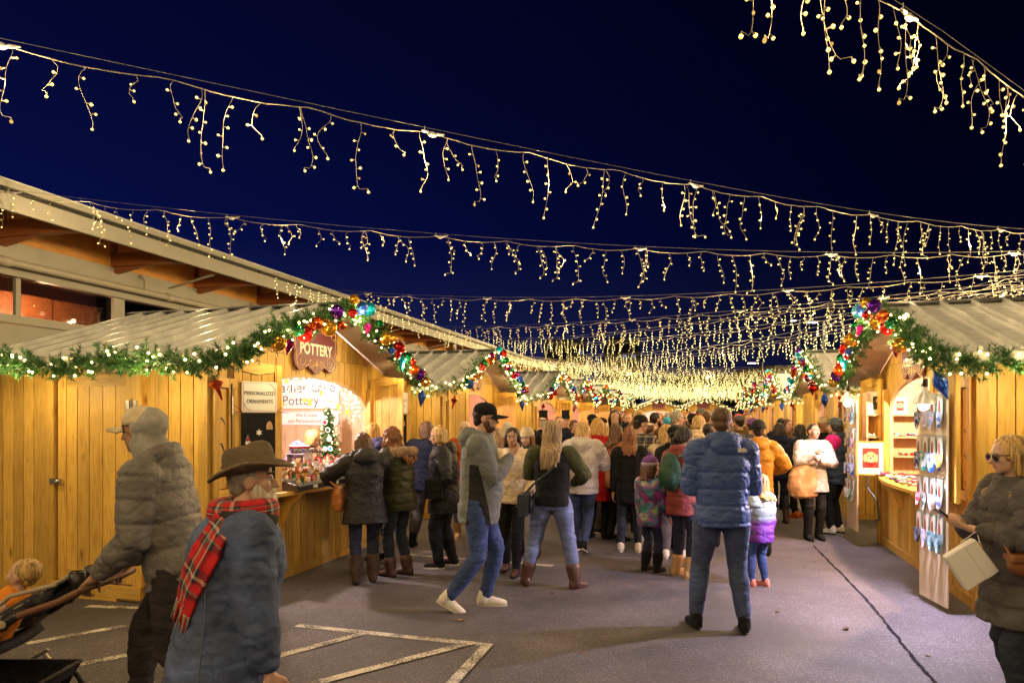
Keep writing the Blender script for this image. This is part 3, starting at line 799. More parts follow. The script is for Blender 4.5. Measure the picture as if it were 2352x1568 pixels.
# ---------------------------------------------------------------- icicle light strings
def drop_mesh(length, seed, name, bm, fine=True, rad=.0088):
    rr = random.Random(seed); mb = MB(); n = max(3, int(length / .085))
    pts = [Vector((0, 0, 0))]; ph = rr.random() * 6; amp = .028 + rr.random() * .035
    ax, ay = rr.uniform(-.03, .03), rr.uniform(-.02, .02); w1, w2_ = rr.uniform(3, 6), rr.uniform(8, 13)
    for i in range(1, n * 2 + 1):
        t = i / (n * 2)
        pts.append(Vector((amp * (math.sin(ph + t * w1) - math.sin(ph)) + .010 * math.sin(t * w2_ + ph) + ax * t * t, ay * t + .008 * math.sin(t * 9 + ph), -length * t * (1 - .06 * t))))
    if rr.random() < .4: pts[-1] += Vector(((rr.random() - .5) * .13, 0, .045)); pts[-2] += Vector(((rr.random() - .5) * .03, 0, .01))
    mb.tube(pts, .0022 if fine else .003, 5 if fine else 3, mat=0, caps=False)
    for i in range(1, n + 1):
        s = rr.choice((-1, 1)); p = pts[2 * i]; rs_ = rad * rr.uniform(.72, 1.15); bri = rr.random()
        if i == n: q = p + Vector((rr.random() * .02 - .01, 0, -.03))
        else: q = p + Vector((s * (.022 + rr.random() * .02), (rr.random() - .5) * .03, .012 - rr.random() * .03))
        if fine: mb.tube([p, p.lerp(q, .75)], [.0045, .006], 5, mat=0, caps=False)
        if fine: mb.ell(q, (rs_ * 1.25, rs_ * 1.25, rs_ * 1.5), 8, 6, mat=1 if bri > .22 else 3); (mb.ell(q, (rs_ * .85, rs_ * 1.42, rs_ * .95), 6, 5, mat=2), mb.ell(q, (rs_ * 1.42, rs_ * .85, rs_ * .95), 6, 5, mat=2)) if bri > .22 else None
        else: mb.ell(q, rs_ * 1.05, 4, 3, mat=1)
    return mb.mesh(name, [WIRE, bm, CORE, BULBD])
NV = 14; LENS = [.20, .36, .50, .66, .30, .60, .44, .72, .25, .56, .40, .64, .33, .48]
DN = [drop_mesh(LENS[i], 100 + i, 'icicle_drop', BULB) for i in range(NV)]
DF = [drop_mesh(LENS[i], 200 + i, 'icicle_drop', BULBF, False, .0135) for i in range(NV)]
DFF = [drop_mesh(LENS[i], 300 + i, 'icicle_drop', BULBF, False, .019) for i in range(NV)]
PLUG = None
def light_string(A, B, zs, label, step=.30, far=0, seed=0, sagw=.10, plug=True, power=26, lstep=1.6):
    """A,B plan end points; zs: list of (t, z) heights of the light cable; the support cable runs straight above it"""
    rr = random.Random(seed)
    A = Vector(A); B = Vector(B); L = (B - A).length; d = (B - A) / L
    def zc(t):
        if t <= zs[0][0]: i = 0
        elif t >= zs[-1][0]: i = len(zs) - 2
        else: i = max(k for k in range(len(zs) - 1) if zs[k][0] <= t)
        (t0, z0), (t1, z1) = zs[i], zs[i + 1]
        return z0 + (z1 - z0) * (t - t0) / (t1 - t0)
    # smooth heights with a quadratic fit through the samples
    if len(zs) > 3:
        c = np.polyfit([a for a, b in zs], [b for a, b in zs], 3); zc = lambda t: float(np.polyval(c, t))
    root = empty('icicle_light_string', (A.x, A.y, 0), math.atan2(d.y, d.x), label, 'light string', 'icicle light strings over the aisle')
    seg = 1.15; nseg = max(4, int(L / .12)); sp = []
    for i in range(nseg + 1):
        x = L * i / nseg; t = i / nseg
        u = (x % seg) / seg; sp.append(Vector((x, (rr.random() - .5) * .01, zc(t) - sagw * .55 * (4 * u * (1 - u)) + (rr.random() - .5) * .008)))
    mb = MB(); mb.tube(sp, .0048 if far < 2 else .005, 5 if not far else 3, caps=False)
    if not far:
        for i in range(0, nseg, 2):
            mb.tube([sp[i] + Vector((0, .004, .003)), sp[i + 1] - Vector((0, .004, .003))], .004, 4, caps=False)
    mb.build('light_cable', WIRE, root, smooth=True)
    mb = MB(); k = max(3, int(L / 1.2)); mb.tube([Vector((L * i / k, 0, zc(i / k) + .035)) for i in range(k + 1)], .003 if far < 2 else .005, 4, caps=False)
    mb.build('support_cable', CABLE, root, smooth=True)
    if not far and plug:
        x = seg * 2
        while x < L:
            t = x / L; mb = MB(); z = zc(t)
            mb.tube([(x - .07, 0, z - .0), (x - .02, 0, z - .005)], [.010, .016], 8); mb.ell((x + .03, 0, z - .02), (.05, .022, .028), 10, 8); mb.tube([(x + .085, 0, z - .01), (x + .15, 0, z - .0)], [.016, .009], 8)
            mb.tube([(x - .05, 0, z), (x - .05, 0, z + .045)], .004, 5)
            mb.build('connector', WHITEP, root, smooth=True); x += seg * 3
    # the glow of the bulbs on this string
    if power:
        x = 3.4 if (A.x < -10 and seed < 60 and seed != 8) else lstep * .5
        while x < L:
            lamp_light('string_glow', (x, 0, zc(x / L) - .30), (1.0, .70, .33), power, root, .012); x += lstep
    x = step * .5; n = 0; D = (DN, DF, DFF)[far]; k = rr.randrange(NV); count = int(L / step)
    extra = MB()
    while x < L:
        t = x / L; i = min(nseg - 1, int(t * nseg)); z = sp[i].z
        if rr.random() > .07:
            me = D[k % NV]
            if n < 98:
                o = objm('icicle_drop', me, root); o.location = (x, 0, z); o.rotation_euler = (rr.uniform(-.07, .07), rr.uniform(-.10, .10), rr.choice((0, math.pi)) + rr.uniform(-.5, .5))
                n += 1
                if not far and rr.random() < .24 and n < 98:
                    o = objm('icicle_drop', D[(k + 5) % NV], root); o.location = (x + rr.uniform(-.03, .05), .01, z); o.rotation_euler = (rr.uniform(-.2, .2), rr.choice((-1, 1)) * rr.uniform(.12, .42), rr.uniform(-1, 1)); n += 1
        k += 1 if rr.random() > .2 else 4
        x += step * (.72 + rr.random() * .56)
    return root
def fit(A, B, pix):
    """heights where the sight lines through measured pixels cross the vertical plane AB"""
    A = Vector(A); B = Vector(B); out = []
    for px, py in pix:
        dx, dy = place(px, 1.0)            # direction at unit depth
        # A + t(B-A) = s*(dx,dy)
        ex, ey = B.x - A.x, B.y - A.y
        det = -ex * dy + ey * dx
        # t*ex - s*dx = -A.x ; t*ey - s*dy = -A.y
        t = (A.x * dy - A.y * dx) / det * 1.0
        s = (ex * A.y - ey * A.x) / -det if abs(det) > 1e-9 else 0
        s = ((A.x + t * ex) * dx + (A.y + t * ey) * dy) / (dx * dx + dy * dy)
        out.append((t, EYE + (HY - py) * s / FP))
    return sorted(out)
def ext(A, B, a, b):
    A = Vector(A); B = Vector(B); d = B - A
    return tuple(A - d * a), tuple(B + d * b)
def sstring(pa, za, pb, zb, pix, label, ea=0, eb=0, **kw):
    A, B = place(pa, za), place(pb, zb); A, B = ext(A, B, ea, eb)
    return light_string(A, B, fit(A, B, pix), label, **kw)
sstring(0, 5.1, 2352, 12.0, [(0, 103), (270, 150), (570, 218), (840, 272), (1280, 364), (1600, 424), (1890, 476), (2120, 507), (2352, 531)],
        'nearest full icicle light string, sweeping from the upper left corner to the right edge', .16, .10, step=.27, seed=1, sagw=.09)
sstring(0, 11.08, 2352, 12.4, [(0, 440), (190, 458), (460, 490), (780, 526), (990, 541), (1240, 556), (1480, 571), (1910, 584), (2352, 581)],
        'second icicle light string, leaving the hall eave at the left edge of the photo', .12, .10, step=.27, seed=2, sagw=.11)
sstring(680, 19.0, 2352, 12.9, [(680, 660), (945, 681), (1176, 685), (1420, 685), (1611, 675), (1926, 661), (2352, 624)],
        'third icicle light string, leaving the hall eave above the pottery stall ridge', .0, .10, step=.27, seed=3, sagw=.10)
sstring(1010, 27.0, 2352, 13.6, [(1010, 752), (1176, 745), (1411, 743), (1526, 729), (1826, 699), (2126, 674), (2352, 650)],
        'fourth icicle light string, fanning up from behind the hall eave to the right', .0, .10, step=.31, seed=4, far=0, sagw=.12)
sstring(1180, 36.0, 2200, 14.4, [(1180, 783), (1376, 785), (1500, 778), (1616, 769), (1926, 719), (2200, 690)],
        'fifth icicle light string, below the fourth over the middle of the aisle', .0, .15, step=.31, seed=5, far=1, sagw=.14)
sstring(1300, 38.0, 1990, 15.5, [(1300, 815), (1376, 814), (1576, 804), (1700, 786), (1826, 764), (1990, 728)],
        'sixth icicle light string, ending behind the right-hand garland peak', .0, .45, step=.31, seed=6, far=1, sagw=.14)
sstring(1120, 33.0, 2352, 15.0, [(1120, 775), (1300, 772), (1500, 757), (1700, 733), (1900, 700), (2120, 680), (2352, 664)],
        'icicle light string between the fourth and fifth, rising to the right', .0, .10, step=.31, seed=9, far=1, sagw=.12)
sstring(1270, 47.0, 1960, 19.0, [(1270, 826), (1400, 828), (1560, 818), (1700, 800), (1830, 778), (1960, 752)],
        'lowest of the icicle light strings fanning up to the right', .0, .3, step=.31, seed=10, far=1, sagw=.12)
# short corner run overhead at the top right
sstring(2040, 4.5, 2352, 5.8, [(2040, 2), (2090, 35), (2180, 92), (2260, 148), (2352, 218)], 'icicle light string in the top right corner, closest to the camera', .9, .6, step=.22, seed=7, sagw=.06)
# the icicles fixed along the hall fascia
light_string((-10.85, 15.5), (-10.85, 60), [(0, 5.52), (1, 5.52)], 'icicle lights running along the fascia of the long hall', step=.45, seed=8, far=1, plug=False, power=0)
# regular crossings of the far part of the aisle
words = ['seventh', 'eighth', 'ninth', 'tenth', 'eleventh', 'twelfth', 'thirteenth', 'fourteenth', 'fifteenth', 'sixteenth', 'seventeenth', 'eighteenth', 'nineteenth', 'twentieth',
         'twenty-first', 'twenty-second', 'twenty-third', 'twenty-fourth', 'twenty-fifth', 'twenty-sixth', 'twenty-seventh', 'twenty-eighth', 'twenty-ninth', 'thirtieth', 'thirty-first', 'thirty-second', 'thirty-third', 'thirty-fourth']
rr = random.Random(77)
yl = 31.0
for i in range(24):
    a = (-10.9, yl + rr.random() * 1.5); b = (6.5 + rr.random(), yl + 7 + rr.uniform(-1.0, 3.5)); s = .35 + rr.random() * .35
    z0, z1 = 4.95 + rr.random() * .4, 4.35 + rr.random() * .3
    if i > 5: z0, z1 = 4.4 + rr.random() * .3, 4.2 + rr.random() * .3
    light_string(a, b, [(0, z0), (.25, (z0 * 3 + z1) / 4 - s * .75), (.5, (z0 + z1) / 2 - s), (.75, (z0 + 3 * z1) / 4 - s * .75), (1, z1)],
                 words[i] + ' icicle light string counted from the camera, far down the aisle', step=.21, seed=20 + i, far=1 if yl < 36 else 2, power=60 if i % 2 == 0 else 0, lstep=4.2)
    yl += 1.05 + i * .03
# the same run of strings goes on above and behind the camera
for i, (a, b, nm) in enumerate([((-10.9, -1.5), (5.5, 1.2), 'above the camera'), ((-10.9, -5.5), (5.5, -4.5), 'behind the camera'), ((-10.9, -10.0), (5.5, -9.5), 'farther behind the camera')]):
    light_string(a, b, [(0, 5.4), (.25, 5.0), (.5, 4.8), (.75, 4.75), (1, 4.8)], 'icicle light string ' + nm, step=.31, seed=60 + i, far=1, plug=False, power=34)

# ---------------------------------------------------------------- garlands with baubles
def needles(paths, dens, seed, nl=.055, nw=.0035, spr=.16, needles_per=34):
    """dense pine sprigs along a list of polylines; returns an MB-like mesh"""
    rs = np.random.RandomState(seed); V = []; Rn = []
    tw = MB()
    for path in paths:
        pts = np.array([list(p) for p in path]); seg = np.linalg.norm(np.diff(pts, axis=0), axis=1); cum = np.concatenate([[0], np.cumsum(seg)]); L = cum[-1]
        n = int(L * dens)
        for i in range(n):
            s = L * (i + rs.rand()) / n; k = min(len(seg) - 1, np.searchsorted(cum, s) - 1 if s > 0 else 0); f = (s - cum[k]) / seg[k]
            p = pts[k] * (1 - f) + pts[k + 1] * f; d = (pts[k + 1] - pts[k]) / seg[k]
            r = rs.randn(3); r -= d * r.dot(d) * .6; r /= np.linalg.norm(r)
            ln = spr * (.45 + rs.rand() * .75) * (1.25 if rs.rand() < .12 else 1)
            q = p + r * ln + d * ln * rs.uniform(-.5, .8); q[2] += ln * .12
            ax = (q - p); al = np.linalg.norm(ax); ax /= al
            t = rs.rand(needles_per) ** .8; base = p + np.outer(t, q - p)
            rn = rs.randn(needles_per, 3); rn -= np.outer(rn.dot(ax), ax); rn /= np.linalg.norm(rn, axis=1)[:, None] + 1e-9
            dr = rn * .8 + ax * .75; dr /= np.linalg.norm(dr, axis=1)[:, None]
            tip = base + dr * (nl * (.6 + .6 * rs.rand(needles_per)))[:, None]
            sd = np.cross(dr, rs.randn(needles_per, 3)); sd /= np.linalg.norm(sd, axis=1)[:, None] + 1e-9; sd *= nw
            V.append(np.stack([base - sd, base + sd, tip], 1).reshape(-1, 3)); Rn.append(np.repeat(np.clip(rs.rand() * .6 + rs.rand(needles_per) * .4, 0, 1), 3))
    V = np.concatenate(V); Rn = np.concatenate(Rn); n = len(V) // 3
    me = bpy.data.meshes.new('foliage'); me.vertices.add(n * 3); me.vertices.foreach_set('co', V.ravel())
    me.loops.add(n * 3); me.loops.foreach_set('vertex_index', np.arange(n * 3)); me.polygons.add(n); me.polygons.foreach_set('loop_start', np.arange(n) * 3); me.polygons.foreach_set('loop_total', np.full(n, 3))
    a = me.attributes.new('rnd', 'FLOAT', 'POINT'); a.data.foreach_set('value', Rn); me.materials.append(NEEDLE); me.update(); me.validate()
    return me
def rake_path(s, y=-OVER - .05):
    return [Vector((s * HALF * t, y, RIDGE - .05 - (RIDGE - EAVE) * t - .03 * math.sin(t * 9))) for t in [i / 8 for i in range(9)]]
def eave_path(s, deep=DEEP):
    return [Vector((s * (HALF + .03), -OVER - .05 + (deep + OVER) * t, EAVE - .08 - .03 * math.sin(t * 14))) for t in [i / 10 for i in range(11)]]
def ornament(kind, r, name='bauble'):
    mb = MB()
    if kind == 'ball': mb.ell((0, 0, 0), r, 20, 12); mb.lathe([(.001, r * 1.12), (r * .2, r * 1.10), (r * .2, r * .95)], seg=8)
    elif kind == 'fluted':
        rings = []
        for k in range(11):
            a = math.pi * k / 10; rr_ = math.sin(a) * r + .001
            rings.append([Vector((math.cos(2 * math.pi * j / 24) * rr_ * (1 + .09 * (j % 2)), math.sin(2 * math.pi * j / 24) * rr_ * (1 + .09 * (j % 2)), math.cos(a) * r)) for j in range(24)])
        mb.loft(rings)
    elif kind == 'finial': mb.lathe([(.002, 1.6 * r), (.25 * r, 1.5 * r), (.3 * r, 1.2 * r), (.45 * r, 1.0 * r), (.3 * r, .8 * r), (.95 * r, .35 * r), (1.15 * r, 0), (.85 * r, -.35 * r), (.38 * r, -.9 * r), (.28 * r, -1.7 * r), (.14 * r, -2.7 * r), (.002, -3.0 * r)], seg=8)
    elif kind == 'drop': mb.lathe([(.002, 1.9 * r), (.35 * r, 1.4 * r), (.85 * r, .6 * r), (1.0 * r, 0), (.8 * r, -.7 * r), (.35 * r, -1.7 * r), (.002, -2.6 * r)], seg=10)
    elif kind == 'cone': mb.lathe([(.002, r), (.5 * r, .9 * r), (1.0 * r, .2 * r), (.75 * r, -.4 * r), (.002, -2.4 * r)], seg=10)
    return mb
OM = {}
def orn(kind, col, r):
    k = (kind, col, round(r, 3))
    if k not in OM: OM[k] = ornament(kind, r).mesh('bauble', BAU[col], smooth=kind in ('ball', 'fluted'))
    return OM[k]
def bulbs_mesh(paths, n, seed, spread=.11, rad=.010):
    rr = random.Random(seed); mb = MB(); tot = sum(len(p) - 1 for p in paths)
    for path in paths:
        m = int(n * (len(path) - 1) / tot)
        for i in range(m):
            t = (i + rr.random()) / m * (len(path) - 1); k = min(len(path) - 2, int(t)); p = path[k].lerp(path[k + 1], t - k)
            p = p + Vector((rr.uniform(-1, 1), -abs(rr.gauss(.3, .6)), rr.uniform(-1, 1))) * spread if path[0].y == path[-1].y else p + Vector((math.copysign(1, p.x) * abs(rr.gauss(.4, .6)), rr.uniform(-1, 1), rr.uniform(-1, 1))) * spread
            mb.ell(p, rad, 6, 5)
    return mb
def garland(loc, rz, near, label, seed, hero=False, far=False):
    g = empty('garland', (*loc, 0), rz, label, 'garland', 'bauble garlands on the stall roofs')
    paths = [rake_path(-1), rake_path(1), eave_path(near)]
    if hero: me = needles(paths, 125, seed, nw=.0045, spr=.135, needles_per=42)
    else:
        key = 'gf' if far else 'gm%d' % near
        if key not in OM: OM[key] = needles(paths, 22 if far else 60, seed, nl=.06, nw=.010 if far else .0045, spr=.15, needles_per=26)
        me = OM[key]
    objm('foliage', me, g)
    rr = random.Random(seed)
    key = ('b', near, hero, far)
    if key not in OM: OM[key] = bulbs_mesh(paths, 120 if hero else 110, seed, rad=.0105 if hero else (.014 if not far else .024)).mesh('fairy_lights', BULBG if not far else BULBF)
    objm('fairy_lights', OM[key], g)['kind'] = 'stuff'
    cols = list(BAU)
    if not far:
        for (x, y, z) in ((near * (HALF + .2), .2, EAVE - .3), (near * (HALF + .2), 1.7, EAVE - .3), (near * 1.2, -OVER - .22, 2.42), (-near * 1.2, -OVER - .22, 2.42), (0, -OVER - .25, 2.85)):
            lamp_light('garland_glow', (x, y, z), (1.0, .76, .36), 9.0 if hero else 6, g, .012)
    def put(s, t, kind, col, r, dz=0, dy=0, dx=0):
        o = objm('bauble', orn(kind, col, r), g); o.location = (s * HALF * t + dx, -OVER - .16 + dy, RIDGE - .04 - (RIDGE - EAVE) * t + dz)
        o.rotation_euler = (rr.uniform(-.3, .3), rr.uniform(-.5, .5), rr.random() * 6)
    n_, f_ = near, -near
    if hero:
        L = [(n_, .70, 'ball', 'gold', .075, -.05), (n_, .62, 'cone', 'magenta', .05, -.10), (n_, .55, 'fluted', 'green', .06, .0), (n_, .50, 'ball', 'red', .085, -.06), (n_, .45, 'ball', 'orange', .055, -.02),
             (n_, .39, 'ball', 'orange', .07, .0), (n_, .29, 'ball', 'gold', .09, -.10), (n_, .21, 'ball', 'purple', .078, .04), (n_, .16, 'ball', 'orange', .05, -.13), (n_, .05, 'ball', 'red', .055, -.04), (n_, .03, 'ball', 'gold', .062, .10),
             (f_, .04, 'ball', 'blue', .085, .04), (f_, .13, 'ball', 'teal', .09, .12), (f_, .12, 'cone', 'magenta', .05, -.10), (f_, .26, 'fluted', 'green', .05, .08), (f_, .34, 'ball', 'gold', .09, -.02), (f_, .42, 'ball', 'gold', .075, .06),
             (f_, .42, 'ball', 'blue', .05, -.10), (f_, .52, 'ball', 'red', .085, .03), (f_, .50, 'ball', 'red', .04, -.09), (f_, .56, 'drop', 'teal', .055, -.10), (f_, .62, 'fluted', 'green', .075, .0), (f_, .72, 'ball', 'red', .05, .04),
             (f_, .74, 'ball', 'orange', .08, -.06), (f_, .82, 'ball', 'purple', .085, -.06), (f_, .88, 'ball', 'orange', .055, .02), (f_, .92, 'ball', 'gold', .075, -.07)]
    else:
        L = []
        for s in (-1, 1):
            t = .02
            while t < .97:
                L.append((s, t, rr.choice(['ball', 'ball', 'ball', 'fluted', 'cone']), rr.choice(cols), rr.choice((.055, .065, .08, .09)), rr.uniform(-.10, .09))); t += .075 if not far else .11
    if hero and near > 0: L = [(a[0], a[1], a[2], a[3], a[4], a[5] + (.09 if a[0] == near and .15 < a[1] < .6 else 0)) for a in L]
    for a in L: put(*a[:4], a[4] * (.98 if hero else .9), *a[5:])
    a_, b_ = (n_, f_) if near < 0 else (f_, n_)
    put(a_, 1.0, 'finial', 'orange', .052, -.24, .14, a_ * .04)
    put(b_, 1.0, 'drop', 'blue', .062, -.22, .14, b_ * .04)
    return g
glab = {0: 'thick pine garland with gold, purple and blue baubles on the pottery stall roof', 1: 'bauble garland on the second left stall, above the bare bulb'}
for i, (loc, rz) in enumerate(STALLS):
    left = i < len(LY); near = -1 if left else 1
    if i < len(LY): lb = glab.get(i, 'bauble garland on the %s stall along the left side' % ordn[i])
    elif i < len(LY) + len(RY):
        j = i - len(LY); lb = 'bauble garland with lit pine boughs on the pet accessories stall roof' if j == 0 else 'bauble garland on the %s stall along the right side' % ordn[j]
    else: near = -1; lb = 'bauble garland on the far end stall %s' % ('left of the dark gap', 'right of the dark gap', 'in the far left corner')[i - len(LY) - len(RY)]
    y = loc[1]
    garland(loc, rz, near, lb, 40 + i, hero=i in (0, len(LY)), far=y > 25)

# ---------------------------------------------------------------- people
SKIN = {}
def skin(tone):
    if tone in SKIN: return SKIN[tone]
    col = {'fair': (.60, .38, .29), 'light': (.54, .33, .24), 'tan': (.40, .235, .155), 'brown': (.30, .15, .08)}[tone]
    m, nt, b = newmat('skin_' + tone); c = coord(nt)
    n = N(nt, 'ShaderNodeTexNoise'); n.inputs['Scale'].default_value = 18; n.inputs['Detail'].default_value = 4; nt.links.new(c, n.inputs[0])
    nt.links.new(ramp(nt, n.outputs[0], [(.35, tuple(x * .88 for x in col)), (.65, (min(1, col[0] * 1.1), col[1] * 1.0, col[2] * .95))]), b.inputs['Base Color'])
    b.inputs['Roughness'].default_value = .5; b.inputs['Subsurface Weight'].default_value = .08; b.inputs['Subsurface Radius'].default_value = (.02, .008, .005)
    SKIN[tone] = m; return m
def hairmat(name, col):
    if name in MATS: return MATS[name]
    m, nt, b = newmat(name); c = coord(nt, scale=(70, 70, 5))
    n = N(nt, 'ShaderNodeTexNoise'); n.inputs['Scale'].default_value = 1.0; n.inputs['Detail'].default_value = 4; n.inputs['Distortion'].default_value = .7; nt.links.new(c, n.inputs[0])
    nt.links.new(ramp(nt, n.outputs[0], [(.34, tuple(x * (.68 if name in ('hair_white', 'hair_grey') else .34) for x in col)), (.52, col), (.68, tuple(min(1, x * (1.2 if name == 'hair_white' else 1.5)) for x in col))]), b.inputs['Base Color'])
    b.inputs['Roughness'].default_value = .42; b.inputs['Specular IOR Level'].default_value = .5; bump(nt, b, n.outputs[0], .8, .01)
    MATS[name] = m; return m
HAIR = dict(blond=hairmat('hair_blond', (.52, .33, .12)), gold=hairmat('hair_gold', (.55, .30, .08)), brown=hairmat('hair_brown', (.10, .045, .018)), dark=hairmat('hair_dark', (.014, .009, .007)),
    red=hairmat('hair_redbrown', (.20, .07, .02)), grey=hairmat('hair_grey', (.30, .27, .24)), white=hairmat('hair_white', (.62, .55, .45)), ash=hairmat('hair_ash', (.33, .22, .12)))
EYEW = plain('eye_white', (.7, .68, .65), .25); IRIS = plain('iris', (.03, .018, .01), .2); LIP = plain('lip', (.38, .11, .09), .5); BROW = plain('eyebrow', (.06, .035, .02), .8)
GLASSF = plain('glasses_frame', (.02, .02, .02), .3); SUNG = plain('sunglass_lens', (.03, .008, .006), .08, coat=.6)

def ik(a, b, l1, l2, hint):
    a, b, hint = Vector(a), Vector(b), Vector(hint); d = b - a; L = d.length
    if L > (l1 + l2) * .998: b = a + d * ((l1 + l2) * .998 / L); d = b - a; L = d.length
    u = d / L; x = (l1 * l1 - l2 * l2 + L * L) / (2 * L); hgt = math.sqrt(max(0, l1 * l1 - x * x))
    hn = hint - u * hint.dot(u)
    if hn.length < 1e-6: hn = Vector((0, -1, 0))
    return a + u * x + hn.normalized() * hgt, b
def ring(c, R, Fv, hw, hd, n=28, p=2.3, back=1.0):
    out = []
    for k in range(n):
        t = 2 * math.pi * k / n; ct, st = math.cos(t), math.sin(t)
        x = math.copysign(abs(ct) ** (2 / p), ct) * hw; y = math.copysign(abs(st) ** (2 / p), st) * hd * (back if st < 0 else 1)
        out.append(c + R * x + Fv * y)
    return out
def hand(mb, wr, D, Nn, s, curl=.5, side=1, spread=1.0):
    """wr wrist, D direction of the fingers, Nn palm normal (fingers curl toward it), side: +1 thumb on D x N side"""
    D = D.normalized(); Nn = (Nn - D * Nn.dot(D)).normalized(); T = D.cross(Nn).normalized() * side
    P = .095 * s; w_ = .041 * s
    Q = Matrix((T, D, Nn)).transposed()
    mb.ell(wr + D * P * .55, (w_, P * .58, .0165 * s), 14, 10, rot=Q); mb.tube([wr - D * .03 * s, wr + D * .03 * s], [.026 * s, .026 * s], 10)
    for i, (off, ln) in enumerate(((.95, .070), (.32, .080), (-.32, .075), (-.92, .058))):
        b = wr + D * P * (.98 - .05 * abs(off)) + T * off * w_ * .80
        pts = [b - D * .02 * s]; d = D.copy(); q = b; pts.append(q); a = curl * (1 + .14 * i)
        for fr in (.42, .32, .26):
            d = (Matrix.Rotation(a, 3, T * side * 1.0) @ d) if False else (d * math.cos(a) + Nn * math.sin(a) if fr == .42 else (d * math.cos(a) + (Nn * d.dot(D) - D * d.dot(Nn)).normalized() * math.sin(a)))
            d.normalize(); q = q + d * ln * fr * s; pts.append(q)
        mb.tube(pts, [.0095 * s, .0095 * s, .0085 * s, .0078 * s, .0068 * s], 8)
    b = wr + D * P * .25 + T * w_ * .7; d1 = (T * .75 + D * .65 + Nn * .25).normalized(); q1 = b + d1 * .036 * s; d2 = (T * .25 + D * .85 + Nn * (.2 + curl * .5)).normalized(); q2 = q1 + d2 * .030 * s; q3 = q2 + (d2 + Nn * curl * .4).normalized() * .024 * s
    mb.tube([b - d1 * .01, b, q1, q2, q3], [.013 * s, .0135 * s, .0115 * s, .0105 * s, .008 * s], 8)

